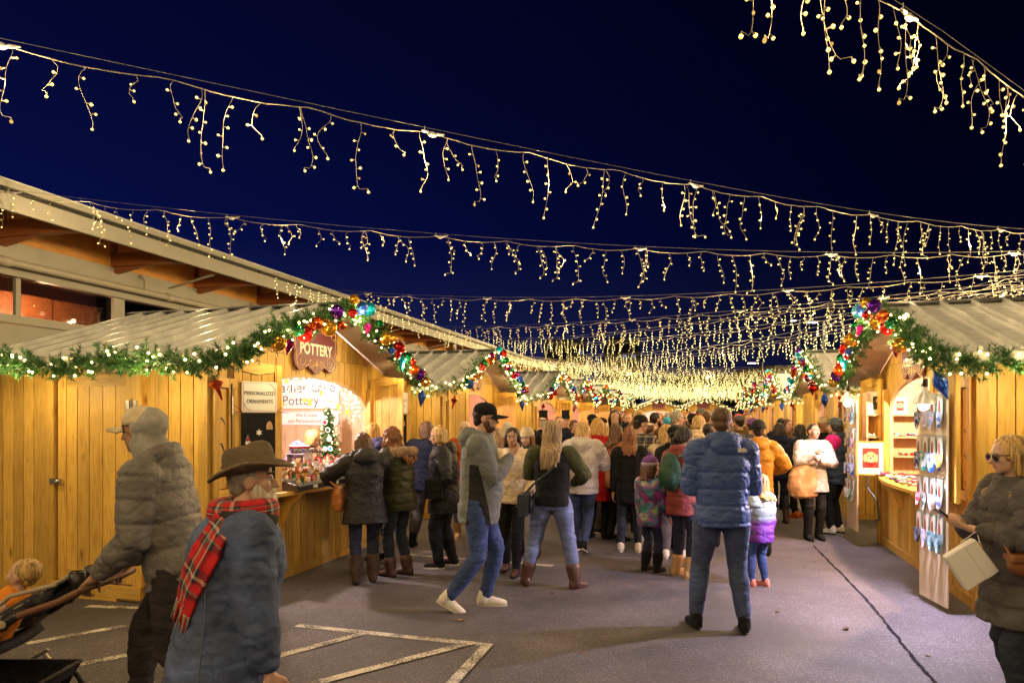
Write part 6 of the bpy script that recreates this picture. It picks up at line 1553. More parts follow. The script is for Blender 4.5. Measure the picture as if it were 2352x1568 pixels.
stall_sign((LX + .028, LY[1], 2.58), R_(90), 'maroon and cream sign reading CARAMEL APPLES on the second left stall', ['CARAMEL', 'APPLES'], .13)
stall_sign((RX - .028, RY[0] + .10, 2.49), R_(-90), 'maroon sign reading PET ACCESSORIES under the right-hand garland peak', ['PET', 'ACCESSORIES'], .13)
BRN = plain('sign_back', (.30, .17, .08), .6)
names_ = ['third', 'fourth', 'fifth', 'sixth', 'seventh']
for i, y in enumerate(LY[2:]): stall_sign((LX + .03, y, 2.60), R_(90), 'plain scroll sign seen edge-on at the gable of the %s stall on the left' % names_[i], [], .1)
for i, y in enumerate(RY[1:]): stall_sign((RX - .03, y, 2.60), R_(-90), 'scroll sign seen edge-on at the gable of the %s stall on the right' % ordn[i + 1], [], .1)
for (loc, rz), w_ in zip(STALLS[-3:-1], ('left', 'right')):
    n_ = Vector((math.sin(rz), -math.cos(rz), 0)) * .03; stall_sign((loc[0] + n_.x, loc[1] + n_.y, 2.60), rz, 'small maroon sign on the far end stall %s of the dark gap' % w_, [], .1)

# personalised ornaments boards on the pottery stall shutters
def orn_board(loc, rz, where, full=True):
    c, s = math.cos(rz), math.sin(rz)
    r = empty('paper_sign', (*loc, 1.95), rz, 'white sign reading PERSONALIZED ORNAMENTS %s' % where, 'sign')
    mb = MB(); mb.box((-.185, -.004, -.15), (.185, .004, .15)); mb.build('sheet', WHITEP, r)
    mb = MB()
    for a, b in (((-.17, -.137), (.17, -.134)), ((-.17, .134), (.17, .137)), ((-.172, -.137), (-.169, .137)), ((.169, -.137), (.172, .137))): mb.box((a[0], -.006, a[1]), (b[0], -.0045, b[1]))
    mb.tube([(.10, -.006, .13), (.14, -.006, .11), (.165, -.006, .06)], .002, 5); mb.tube([(-.10, -.006, -.13), (-.14, -.006, -.11), (-.165, -.006, -.06)], .002, 5)
    mb.build('border', REDINK, r)
    text(r, 'PERSONALIZED', .052, INK, (0, -.006, .035), sx=.86); text(r, 'ORNAMENTS', .052, INK, (0, -.006, -.045), sx=.86)
    for sx in (-1, 1):
        mb = MB(); mb.tube([(sx * .18, -.004, .14), (sx * .175, -.012, .40)], .0025, 5); mb.tube([(sx * .18, -.004, -.14), (sx * .30, -.01, -.06)], .0025, 5); mb.tube([(sx * .18, -.004, -.14), (sx * .31, -.01, -.16)], .0025, 5)
        mb.build('red_string', REDS, r)
    b = empty('ornament_board', (*loc, 1.0), rz, 'black felt board pinned with small painted ornaments %s' % where, 'display board')
    mb = MB(); mb.box((-.185, -.002, .02), (.165, .010, .79)); mb.build('felt', BLK, b)
    cols = [WHITEP, REDS, TANB, plain('orn_green', (.05, .25, .08), .5), plain('orn_blue', (.1, .2, .5), .5)]
    spots = [(.10, .66), (-.01, .60), (-.125, .52), (-.06, .47), (.02, .46), (.10, .38), (-.12, .34), (.0, .28), (.09, .22), (-.07, .20), (.02, .12), (.11, .09), (-.12, .08)]
    for i, (x, z) in enumerate(spots):
        mb = MB(); k = i % 4
        if k == 0: mb.prism([(-.035, -.03), (.035, -.03), (.03, .02), (.012, .05), (-.012, .05), (-.03, .02)], lambda u, v, d: (x + u, d, z + v), -.010, -.003, 0)
        elif k == 1: mb.prism([((.035 if j % 2 else .016) * math.cos(j * math.pi / 6), (.035 if j % 2 else .016) * math.sin(j * math.pi / 6)) for j in range(12)], lambda u, v, d: (x + u, d, z + v), -.010, -.003, 0)
        elif k == 2: mb.prism([(-.022, -.06), (.022, -.06), (.026, -.01), (.0, .06), (-.026, -.01)], lambda u, v, d: (x + u, d, z + v), -.010, -.003, 0); mb.prism([(-.02, .0), (.02, .0), (.0, .052)], lambda u, v, d: (x + u, d, z + v), -.014, -.0102, 1)
        else: mb.prism([(.028 * math.cos(t), .035 * math.sin(t)) for t in [j * math.pi / 7 for j in range(14)]], lambda u, v, d: (x + u, d, z + v), -.010, -.003, 0); mb.ell((x, -.012, z - .005), (.016, .004, .02), 10, 6, mat=1)
        c2 = cols[1 + (i * 2) % 4]
        o = mb.build('ornament', [WHITEP if i % 5 else TANB, c2], b)
# leaf A runs from local (-1.48,-.04) at -26 deg ; board sits on its aisle face
def leaf_pt(base, rzs, lx, ly, ang, u, off):
    a = R_(ang); x = lx + math.cos(a) * u + math.sin(a) * off; y = ly + math.sin(a) * u - math.cos(a) * off
    return (base[0] + math.cos(rzs) * x - math.sin(rzs) * y, base[1] + math.sin(rzs) * x + math.cos(rzs) * y), rzs + a
(p_, r_) = leaf_pt((LX, LY[0]), R_(90), -1.48, -.04, -26, .25, .035); orn_board(p_, r_, 'on the near shutter of the pottery stall')
(p_, r_) = leaf_pt((LX, LY[0]), R_(90), 1.56, -.06, -33, .25, .035); orn_board(p_, r_, 'on the far shutter of the pottery stall')

# ---------------------------------------------------------------- inside the pottery stall
YB = LY[0] + W_IN - .055
def banner(name, x0, x1, z0, z1, label):
    r = empty(name, ((x0 + x1) / 2, YB, z0), 0, label, 'banner'); mb = MB(); w2 = (x1 - x0) / 2; mb.box((-w2, -.006, 0), (w2, .0, z1 - z0)); mb.build('panel', WHITEP, r); return r, w2
b, w2 = banner('banner', -6.12, -5.07, 1.88, 2.30, 'white banner with grey serif lettering inside the pottery stall')
text(b, 'ather Lane', .205, INK, (.02, -.008, .30), sx=.98); text(b, 'Pottery', .195, INK, (-.10, -.008, .11), sx=.98)
b, w2 = banner('banner', -6.12, -5.07, 1.635, 1.84, 'lower white banner with red writing and dashed black border in the pottery stall')
text(b, 'We Create', .075, REDINK, (.0, -.008, .145)); text(b, 'om Personalized Gifts', .078, REDINK, (.06, -.008, .06), sx=1.02)
mb = MB()
for i in range(27):
    x = -w2 + .01 + i * (2 * w2 - .02) / 26
    for z in (.004, .192): mb.box((x - .008, -.0085, z), (x + .010, -.0065, z + .009))
for i in range(5):
    for sx in (-1, 1): mb.box((sx * (w2 - .008) - .004, -.0085, .02 + i * .036), (sx * (w2 - .008) + .004, -.0065, .038 + i * .036))
mb.build('dashed_border', INK, b)
# star lights over the opening
def star_lights():
    r = empty('star_light_curtain', (LX - .07, LY[0], 2.2), R_(90), 'curtain of tiny warm lights with golden stars under the arch of the pottery stall', 'string lights')
    rr = random.Random(4); mb = MB(); mw = MB()
    for i in range(34):
        x = -1.22 + 2.44 * i / 33; top = arch(x) - 2.2 - .03; L = rr.choice((.06, .10, .14, .20)) + (.12 if x > .3 else 0); n = int(L / .05)
        pts = [Vector((x + rr.uniform(-.02, .02), rr.uniform(-.03, .03), top - L * k / n)) for k in range(n + 1)]
        mw.tube(pts, .003, 4, caps=False)
        for p in pts[0:]: mb.ell(p + Vector((rr.uniform(-.02, .02), 0, 0)), .0065, 6, 5)
    mw.build('wire', WIRE, r); mb.build('bulbs', emis('curtain_bulb', (1.0, .80, .62), 14.0), r)
    sm = emis('star_glow', (1.0, .42, .03), 1.5)
    for x, z, s in ((-1.05, -.19, .05), (-.62, -.13, .05), (-.45, -.05, .03), (-.55, -.30, .045), (.02, -.27, .055), (-.1, -.25, .035), (.25, -.16, .04), (.66, -.31, .045), (.9, -.38, .05), (-.28, .0, .03), (.5, -.24, .035), (-.95, -.30, .05)):
        m = MB(); m.prism([(s * (1 if j % 2 == 0 else .42) * math.sin(j * math.pi / 5), s * (1 if j % 2 == 0 else .42) * math.cos(j * math.pi / 5)) for j in range(10)], lambda u, v, d: (x + u, d, z + v), -.008, .004)
        m.build('star', sm, r)
star_lights()
def mini_tree():
    X, Y = -4.93, 8.30
    r = empty('display_tree', (X, Y, 1.02), 0, 'slim artificial tree hung with round ornaments beside the banners in the pottery stall', 'tree')
    mb = MB(); mb.tube([(0, 0, 0), (0, 0, .85)], .012, 8); mb.lathe([(.001, 0), (.09, 0), (.08, .05), (.02, .06)], seg=14); mb.build('trunk', TWIG, r)
    paths = []
    for k in range(15):
        z = .10 + k * .052; rad = .17 * (1 - k / 17)
        for j in range(6):
            a = j * 1.05 + k * .7; paths.append([Vector((0, 0, z)), Vector((math.cos(a) * rad, math.sin(a) * rad, z - .02))])
    objm('crown', needles(paths, 90, 5, nl=.035, nw=.003, spr=.05, needles_per=26), r)
    mb = MB(); rr = random.Random(2)
    for i in range(46):
        z = .12 + rr.random() * .74; a = rr.random() * 6.28; rad = .17 * (1 - (z - .1) / .88) + .02; mb.ell((math.cos(a) * rad, math.sin(a) * rad, z), .006, 6, 4)
    mb.build('fairy_lights', BULBG, r)
    for i, (dx, z, m) in enumerate(((.05, .56, GRNB), (.08, .44, WHITEP), (.02, .30, WHITEP), (.10, .31, SKYB), (.13, .20, WHITEP), (-.03, .14, TANB), (.0, .66, REDS))):
        m2 = MB(); m2.lathe([(.001, -.004), (.036, -.004), (.036, .004), (.001, .004)], seg=16, Q=Matrix.Rotation(R_(90), 3, 'X') ); m2.lathe([(.001, -.0055), (.027, -.0055), (.001, -.0045)], seg=14, mat=1, Q=Matrix.Rotation(R_(-90), 3, 'X'))
        o = m2.build('hanging_disc', [WHITEP, m], r, smooth=False); o.location = (dx, -.15 + .1 * (z - .2), z)
mini_tree()
# goods: small glazed figures and ornaments, trays, rack, bowl
GC = [plain('glaze_%s' % n, c, .25, coat=.4) for n, c in (('white', (.72, .68, .62)), ('cream', (.60, .48, .32)), ('red', (.42, .03, .03)), ('green', (.04, .14, .06)), ('blue', (.05, .12, .40)), ('brown', (.20, .09, .03)), ('gold', (.55, .32, .05)), ('grey', (.25, .24, .25)), ('pink', (.6, .3, .3)))]
def figure_mesh(kind, ca, cb):
    mb = MB(); rr = random.Random(kind * 7)
    if kind == 0: mb.lathe([(.001, 0), (.020, 0), (.022, .03), (.012, .05), (.016, .06), (.012, .078), (.001, .085)], seg=10); mb.ell((0, -.012, .066), .007, 6, 5, mat=1); mb.lathe([(.001, .10), (.014, .074)], seg=8, mat=1)
    elif kind == 1: mb.box((-.022, -.014, 0), (.022, .014, .04)); mb.prism([(-.028, .04), (.028, .04), (0, .068)], lambda a, b, d: (a, d, b), -.018, .018, 1)
    elif kind == 2: mb.prism([(.026 * math.cos(t), .034 + .034 * math.sin(t)) for t in [j * math.pi / 8 for j in range(16)]], lambda a, b, d: (a, d, b), -.004, .004, 0); mb.prism([(.016 * math.cos(t), .034 + .022 * math.sin(t)) for t in [j * math.pi / 6 for j in range(12)]], lambda a, b, d: (a, d, b), -.007, -.0045, 1)
    elif kind == 3: mb.lathe([(.001, 0), (.018, 0), (.020, .045), (.018, .046), (.016, .006), (.001, .006)], seg=12); mb.tube([(.019, 0, .012), (.032, 0, .02), (.019, 0, .036)], .003, 6, mat=1)
    elif kind == 4: mb.lathe([(.001, 0), (.016, 0), (.024, .02), (.02, .04), (.008, .055), (.011, .065), (.001, .066)], seg=12); mb.ell((0, 0, .07), .007, 8, 6, mat=1)
    else: mb.prism([((.03 if j % 2 else .014) * math.sin(j * math.pi / 5), .03 + (.03 if j % 2 else .014) * math.cos(j * math.pi / 5)) for j in range(10)], lambda a, b, d: (a, d, b), -.004, .004, 0); mb.ell((0, -.006, .03), (.01, .003, .01), 8, 5, mat=1)
    return mb.mesh('figure', [GC[ca], GC[cb]])
FIG = [(k, figure_mesh(k % 6, (k * 5 + 1) % 9 if k % 3 else (0 if k % 2 else 1), (k * 3 + 2) % 9)) for k in range(24)]
KN = ['small glazed figure', 'small pottery house', 'round pottery ornament', 'tiny pottery mug', 'lidded pottery jar', 'pottery star']
def goods(n, area, z, seed, grp, where, sc=(1.0, 1.5), face=0, tilt=0):
    rr = random.Random(seed)
    for i in range(n):
        k, me = FIG[rr.randrange(24)]; x, y = area(rr.random(), rr.random()); o = objm('pottery_figure', me)
        zz = z(x, y) if callable(z) else z
        o.location = (x, y, zz); o.rotation_euler = (tilt, 0, face + rr.uniform(-.6, .6)); s = rr.uniform(*sc); o.scale = (s, s, s)
        tag(o, '%s among many standing %s' % (KN[k % 6], where), 'ornament', grp)
def tray():
    r = empty('display_tray', (LX + .02, 7.20, SILL + .037), R_(90), 'black sloping tray of pottery figures with price tags on the pottery counter', 'tray')
    mb = MB(); mb.prism([(-.26, 0), (.36, 0), (.36, .21), (-.26, .05)], lambda a, b, d: (d, a, b), -.86, .95)
    mb.build('box', BLACKP, r, bevel=.004)
    mb = MB()
    for j in range(4):
        y = -.255 + .15 * j; mb.box((-.86, y, .05 + .155 * (y + .26) / .62 * 1 + .001), (.95, y + .006, .085 + .155 * (y + .26) / .62))
    mb.build('divider', plain('clear_edge', (.35, .35, .38), .1), r)
    mb = MB()
    for x in (-.55, -.1, .32, .7): mb.box((x - .04, -.268, .012), (x + .04, -.262, .045))
    mb.build('price_tag', WHITEP, r)
tray()
zt = lambda x, y: SILL + .037 + .054 + .155 * ((LX + .02 - x) + .26) / .62 if False else SILL + .037 + .052 + .16 * max(0, (LX + .02 + .26 - x)) / .62
goods(120, lambda a, b: (LX + .02 + .22 - .155 * int(a * 3.99) - .03 * b, 7.20 - .83 + 1.74 * b if False else 7.20 + (-.83 + 1.74 * b)), zt, 3, 'pottery figures set out on the tray', 'in the sloping tray on the pottery counter', (1.0, 1.7), face=R_(60))
# back table behind the tray
tb_ = empty('back_table', (-5.35, 7.25, 0), 0, 'pale table behind the counter crowded with small white pottery', 'table')
mb = MB(); mb.box((-.40, -1.5, .98), (.42, 1.35, 1.02)); mb.build('tabletop', PALE, tb_, bevel=.003)
for x in (-.35, .37):
    for y in (-1.45, 1.30):
        mb = MB(); mb.box((x - .025, y - .025, .06), (x + .025, y + .025, .979)); mb.build('leg', PALE, tb_)
goods(90, lambda a, b: (-5.70 + .75 * a, 6.1 + 2.4 * b), 1.02, 9, 'pottery on the back table', 'on the table behind the pottery counter', (.9, 1.6), face=R_(45))
def glaze_bowl():
    r = empty('serving_bowl', (-4.92, 7.58, 1.20), 0, 'large glazed bowl with red and green pattern on a clear stand', 'bowl')
    mb = MB(); mb.lathe([(.001, .10), (.06, .10), (.115, .15), (.13, .20), (.122, .20), (.105, .155), (.05, .115), (.001, .113)], seg=26); mb.build('bowl', GC[0], r, smooth=True)
    mb = MB(); mb.lathe([(.1185, .155), (.1295, .180), (.130, .188), (.1195, .165)], seg=26, mat=0)
    for k in range(10): a = k * .63; mb.ell((math.cos(a) * .112, math.sin(a) * .112, .148), (.018, .018, .014), 8, 6, mat=1 + k % 2)
    mb.build('painted_band', [GC[2], GC[3], GC[4]], r); mb = MB(); mb.box((-.13, -.11, .088), (.13, .11, .098)); 
    for x in (-.12, .12):
        mb.box((x - .004, -.10, -.18), (x + .004, .10, .0875))
    mb.build('clear_stand', plain('acrylic', (.5, .45, .5), .08), r)
glaze_bowl()
def wire_rack():
    r = empty('wire_rack', (-4.98, 7.98, 1.02), R_(-20), 'dark wire rack with white cups left of the small tree', 'rack')
    mb = MB()
    for x in (-.17, .17):
        for y in (-.06, .06): mb.tube([(x, y, 0), (x, y, .30)], .004, 6)
    for z in (.10, .27):
        for y in (-.06, .06): mb.tube([(-.17, y, z), (.17, y, z)], .004, 6)
        for x in (-.17, -.08, 0, .08, .17): mb.tube([(x, -.06, z), (x, .06, z)], .003, 6)
    mb.tube([(-.10, 0, .27), (-.07, 0, .48), (0, 0, .55), (.07, 0, .48), (.10, 0, .27)], .004, 6)
    for x in (-.09, .03): mb.tube([(x + .04 * math.cos(t), -.062, .19 + .04 * math.sin(t)) for t in [k * .5 for k in range(12)]], .003, 6)
    mb.build('frame', BLACKM, r)
    for i in range(8):
        m = MB(); m.lathe([(.001, 0), (.018, 0), (.027, .045), (.024, .045), (.016, .005), (.001, .005)], seg=12); o = m.build('white_cup', GC[0], None, smooth=True)
        q = Matrix.Rotation(R_(-20), 3, 'Z') @ Vector((-.13 + .085 * (i % 4), -.03 + .055 * (i // 4), .275)); o.location = Vector((-4.98, 7.98, 1.02)) + q; tag(o, 'small white cup standing on the dark wire rack', 'cup', 'white cups on the wire rack')
wire_rack()
def candle_box():
    r = empty('wooden_box', (-4.55, 6.55, 1.12), R_(20), 'small wooden box with a red candle at the left end of the pottery counter', 'box'); mb = MB(); mb.box((-.09, -.12, -.10), (.09, .16, .03)); mb.build('box', PALE, r, bevel=.004)
    mb = MB(); mb.lathe([(.001, .03), (.014, .03), (.012, .16), (.003, .175)], seg=12); mb.build('candle', GC[2], r, smooth=True)
candle_box()

# ---------------------------------------------------------------- bandana display on the pet accessories stall
DOGC = plain('dog_photo', (.20, .07, .03), .6); CARD = plain('card_stock', (.55, .60, .55), .5); CARDP = plain('card_pink', (.65, .50, .45), .5); SLEEVE = plain('clear_sleeve', (.35, .55, .50), .2, coat=.5)
def patt(name, a, b_, sc=28):
    m, nt, b = newmat(name); v = N(nt, 'ShaderNodeTexVoronoi'); v.inputs['Scale'].default_value = sc; nt.links.new(coord(nt), v.inputs[0])
    nt.links.new(ramp(nt, N_sep(nt, v.outputs['Color'], 0), [(0, a), (.5, b_), (.8, tuple((x + y) * .4 + .05 for x, y in zip(a, b_)))], 'CONSTANT'), b.inputs['Base Color']); b.inputs['Roughness'].default_value = .8; return m
BN = [patt('bandana_%d' % i, a, b) for i, (a, b) in enumerate([((.5, .5, .55), (.02, .03, .08)), ((.02, .22, .14), (.5, .55, .5)), ((.02, .10, .50), (.5, .5, .6)), ((.03, .03, .05), (.6, .35, .02)), ((.45, .05, .10), (.6, .5, .45)), ((.30, .35, .30), (.05, .08, .05)), ((.55, .40, .35), (.2, .25, .4)), ((.012, .012, .02), (.05, .05, .07)), ((.25, .38, .42), (.05, .15, .2)), ((.62, .55, .5), (.4, .3, .3)), ((.08, .12, .3), (.5, .5, .5)), ((.5, .2, .1), (.1, .1, .3))])]
def bandana_mesh(i):
    mb = MB(); mb.box((-.042, -.004, -.17), (.042, .0, .0), mat=0); mb.box((-.034, -.0065, -.158), (.034, -.0045, -.012), mat=1)
    mb.prism([(-.018, -.155), (-.020, -.10), (-.010, -.055), (.004, -.045), (.014, -.065), (.018, -.11), (.020, -.155)], lambda a, b, d: (a, d, b), -.009, -.007, 2)
    rr = random.Random(i); w_ = .05 + rr.random() * .008; L = .11 + rr.random() * .05
    def g(u, v):
        x = (u - .5) * 2 * w_ * (1 - .72 * max(0, v - .45) / .55); return (x, -.012 - .012 * math.sin(u * 9 + i) - .006 * v, -.135 - L * v)
    mb.grid(g, 10, 6, mat=3, thick=.003)
    return mb.mesh('bandana_card', [SLEEVE, CARDP, DOGC, BN[i]])
BM = [bandana_mesh(i) for i in range(12)]
def stand_board(cx, cy, rz, wd, z0, z1, label):
    r = empty('pegboard', (cx, cy, z0), rz, label, 'display board'); mb = MB(); mb.box((-wd / 2, 0, 0), (wd / 2, .014, z1 - z0)); mb.build('panel', plain('pale_board', (.66, .53, .38), .6, var=.05), r, bevel=.002)
    for z in (1.80, 1.42, 1.04, .70):
        if z < z1:
            m = MB(); m.tube([(-wd / 2 + .02, -.03, z - z0 + .165), (wd / 2 - .02, -.03, z - z0 + .165)], .004, 6); m.tube([(-wd / 2 + .03, .0, z - z0 + .165), (-wd / 2 + .03, -.03, z - z0 + .165)], .004, 6); m.tube([(wd / 2 - .03, .0, z - z0 + .165), (wd / 2 - .03, -.03, z - z0 + .165)], .004, 6); m.build('rod', STEEL, r)
    return r
bx, by, brz = 2.04, 7.14, math.atan2(6.88 - 7.40, 2.08 - 2.0)
stand_board(bx, by, brz, .53, .05, 1.98, 'tall pale board hung with rows of bandanas beside the clamp lamp on the right')
rowsw = ['top row', 'second row', 'third row', 'bottom row']; colw = ['leftmost', 'second from the left', 'third from the left', 'rightmost']
k = 0
for ri, z in enumerate((1.955, 1.575, 1.195, .855)):
    for ci in range(4):
        u = -.20 + .134 * ci; idx = [0, 9, 6, 10, 0, 1, 2, 3, 4, 5, 9, 10, 7, 6, 8, 8][k]
        o = objm('bandana_card', BM[idx]); o.location = (bx + math.cos(brz) * u + math.sin(brz) * .030, by + math.sin(brz) * u - math.cos(brz) * .030, z); o.rotation_euler = (0, 0, brz); o.scale = (1.12, 1, 1.12)
        tag(o, 'carded pet bandana, %s, %s, on the near board' % (rowsw[ri], colw[ci]), 'bandana', 'bandanas on the near board'); k += 1
bx2, by2, brz2 = 1.98, 10.40, R_(-86)
stand_board(bx2, by2, brz2, .50, .20, 2.05, 'far bandana board seen edge-on at the end of the accessories counter')
for ri, z in enumerate((1.95, 1.60, 1.25, .90)):
    for ci in range(3):
        u = -.16 + .16 * ci; o = objm('bandana_card', BM[(ri * 3 + ci * 4) % 12]); o.location = (bx2 + math.cos(brz2) * u + math.sin(brz2) * .03, by2 + math.sin(brz2) * u - math.cos(brz2) * .03, z); o.rotation_euler = (0, 0, brz2)
        tag(o, 'carded pet bandana, %s of the far edge-on board' % rowsw[ri], 'bandana', 'bandanas on the far board, ' + rowsw[ri])
# clamp lamps
REFL = plain('lamp_reflector', (.80, .80, .84), .35, metal=.6)
def clamp_lamp(x, y, z, label, e):
    r = empty('clamp_lamp', (x, y, z), 0, label, 'lamp'); mb = MB(); Q = Matrix.Rotation(R_(14), 3, 'X')
    prof = [(.020, .13), (.026, .10), (.045, .075), (.075, .03), (.098, -.01), (.100, -.014), (.094, -.008), (.072, .028), (.040, .072), (.018, .10)]
    mb.lathe(prof, seg=28, Q=Q); mb.build('reflector', REFL, r, smooth=True)
    mb = MB(); mb.lathe([(.001, .20), (.016, .20), (.022, .18), (.024, .13), (.001, .12)], seg=14, Q=Q); mb.tube([(0, .0, .20), (.0, .03, .26), (.02, .08, .22)], .005, 6); mb.box((-.012, .03, .12), (.012, .11, .15)); mb.build('socket', BLACKP, r)
    mb = MB(); mb.ell(Q @ Vector((0, 0, -.035)), (.046, .046, .055), 18, 12); mb.build('bulb', emis('led_bulb', (.92, .95, 1.0), 14.0), r, smooth=True)
    l = lamp_light('bulb_light', (0, -.02, -.10), (.88, .76, 1.0), e, r, .05)      # the reflector throws the light down and out into the aisle
    l.data.type = 'SPOT'; l.data.spot_size = R_(125); l.data.spot_blend = .7; l.rotation_euler = Vector((.62, .12, 1.0)).to_track_quat('Z', 'Y').to_euler()
clamp_lamp(1.89, 6.86, 1.90, 'bright clamp lamp shining on the near bandana board', 230)
clamp_lamp(1.87, 10.12, 1.98, 'bright clamp lamp at the far bandana board', 55)
# shelf unit against the far inner wall, frames and goods
YS = RY[0] + W_IN - .06
sh = empty('shelf_unit', (2.50, YS - .15, .97), 0, 'pale shelf unit with frames and folded goods inside the accessories stall', 'shelf')
mb = MB(); mb.box((-.36, .10, 0), (.36, .12, 1.12)); mb.build('back', PALE, sh)
for x in (-.36, .34):
    mb = MB(); mb.box((x, -.12, 0), (x + .02, .099, 1.12)); mb.build('side_panel', PALE, sh)
for z in (.24, .50, .80):
    mb = MB(); mb.box((-.37, -.15, z), (.38, .095, z + .018)); mb.build('shelf', PALE, sh)
def photo_frame(x, z, wd, ht, label, frm, dog, rz=0, y=None):
    r = empty('picture_frame', (x, (YS - .24) if y is None else y, z), rz, label, 'picture'); mb = MB(); t = .018; wd /= 2
    mb.box((-wd, -.01, 0), (-wd + t, .01, ht)); mb.box((wd - t, -.01, 0), (wd, .01, ht)); mb.box((-wd + t, -.01, 0), (wd - t, .01, t)); mb.box((-wd + t, -.01, ht - t), (wd - t, .01, ht)); mb.build('frame', frm, r)
    mb = MB(); mb.box((-wd + t, -.002, t), (wd - t, .004, ht - t)); mb.build('mount', WHITEP, r)
    mb = MB(); a = wd * .55; mb.box((-a, -.005, ht * .22), (a, -.0025, ht * .80), mat=0)
    if dog: 
        mb.ell((0, -.006, ht * .52), (a * .75, .002, ht * .17), 16, 8, mat=1); mb.ell((0, -.008, ht * .47), (a * .35, .002, ht * .09), 12, 8, mat=2)
        for sx in (-1, 1): mb.ell((sx * a * .3, -.0095, ht * .56), (a * .09, .0015, ht * .025), 8, 6, mat=3); mb.ell((sx * a * .72, -.0075, ht * .50), (a * .2, .0015, ht * .12), 10, 6, mat=1)
        mb.ell((0, -.010, ht * .50), (a * .13, .0015, ht * .03), 8, 6, mat=3); mb.prism([(-a * .6, ht * .38), (a * .6, ht * .38), (0, ht * .24)], lambda u, v, d: (u, d, v), -.008, -.0055, 4)
    else:
        for i, (u, v) in enumerate(((-.3, .6), (.15, .62), (.45, .5), (-.1, .42))): mb.ell((u * a, -.006, ht * v), (a * .22, .002, ht * .08), 10, 6, mat=1); mb.ell((u * a, -.0058, ht * (v - .14)), (a * .34, .002, ht * .1), 10, 6, mat=3)
    mb.build('photo', [plain('photo_bg', (.25, .06, .05) if dog else (.08, .14, .05), .5) if False else (MARN if dog else OLIVEP), plain('dog_fur', (.62, .38, .20), .7), plain('dog_muzzle', (.75, .60, .42), .7), BLACKP, REDS], r)
photo_frame(2.30, 1.79, .27, .31, 'white framed group photo on the top shelf of the accessories stall', WHITEP, False)
photo_frame(2.56, 1.79, .17, .23, 'small leaning card with photo and patterned cloth on the top shelf', CARDP, True)
photo_frame(2.16, .97, .36, .46, 'framed photo of a smiling golden dog standing on the accessories counter', plain('gilt_frame', (.45, .33, .06), .4), True, rz=R_(-6), y=YS - .42)
rr = random.Random(8)
CL = [WHITEP, BN[4], BN[6], BN[9], BN[0], BN[5], REDS, PURP, BN[10]]
def folded(n, area, z, where, grp, seed, sc=1.0):
    rr = random.Random(seed)
    for i in range(n):
        mb = MB(); a, b = rr.uniform(.03, .05) * sc, rr.uniform(.012, .022) * sc
        mb.ell((0, 0, b * .6), (a, b * 1.4, b * .7), 10, 6); mb.ell((a * .8, 0, b * .7), (b * 1.2, b * 1.6, b), 8, 6); mb.ell((-a * .8, 0, b * .7), (b * 1.2, b * 1.6, b), 8, 6)
        o = mb.build('folded_bow', CL[rr.randrange(len(CL))], None, smooth=True); x, y = area(rr.random(), rr.random()); o.location = (x, y, z + rr.random() * .03); o.rotation_euler = (0, 0, rr.random() * 3)
        tag(o, 'small patterned bow or collar lying ' + where, 'pet accessory', grp)
folded(80, lambda a, b: (2.22 + .32 * a, 7.7 + 2.6 * b), SILL + .037, 'in the pile on the accessories counter', 'accessories heaped on the counter', 1)
folded(14, lambda a, b: (2.16 + .60 * a, YS - .22), .97 + .518, 'on the middle shelf of the accessories stall', 'accessories on the middle shelf', 2)
folded(16, lambda a, b: (2.16 + .62 * a, YS - .22), .97 + .258, 'on the lower shelf of the accessories stall', 'accessories on the lower shelf', 3)
r = empty('easel_panel', (2.52, 8.75, .975), R_(-70), 'slanted pale panel covered with small bows on the accessories counter', 'display panel'); mb = MB(); mb.prism([(0, 0), (.05, 0), (.42, .62), (.38, .62)], lambda a, b, d: (d, a, b), -.28, .28); mb.build('panel', PALE, r)
rr = random.Random(6)
for i in range(22):
    u, v = rr.random(), rr.random(); m = MB(); m.ell((-.24 + .48 * u, .03 + .36 * v - .02, .06 + .52 * v + .02), (.022, .012, .02), 8, 6); m.build('bow', CL[i % len(CL)], r, smooth=True)
# black hook strap on the counter end
r = empty('strap_hook', (2.13, 10.15, .93), 0, 'black metal hook bracket hanging at the far end of the accessories counter', 'hook'); mb = MB(); mb.tube([(0, 0, .03), (-.02, -.06, -.12), (.04, -.28, -.25), (.06, -.34, -.50)], .012, 8); mb.tube([(.06, -.34, -.5), (.03, -.30, -.52)], .010, 8); mb.build('bracket', BLACKM, r)
# jars and goods in the openings of the farther left stalls
for si, yb in ((2, LY[2]), (4, LY[4]), (5, LY[5])):
    r = empty('shelf_rack', (LX - .35, yb, .97), R_(90), 'rack of small jars in the opening of the %s left stall' % ordn[si], 'shelf'); mb = MB()
    for z in (.0, .3, .6): mb.box((-1.0, 0, z), (1.0, .2, z + .02))
    for x in (-1.0, -.35, .33, 1.0): mb.box((x - .015, .0, 0), (x + .015, .2, .9))
    mb.build('frame', WOOD, r); mb = MB(); rr = random.Random(si)
    for z in (.02, .32, .62):
        for j in range(15): mb.lathe([(.001, z), (.03, z), (.03, z + .12), (.02, z + .14), (.001, z + .15)], c=(-.93 + j * .133, .08, 0), seg=8, mat=rr.randrange(4))
    o = mb.build('jars', [GC[5], GC[7], GC[0], GC[2]], r)

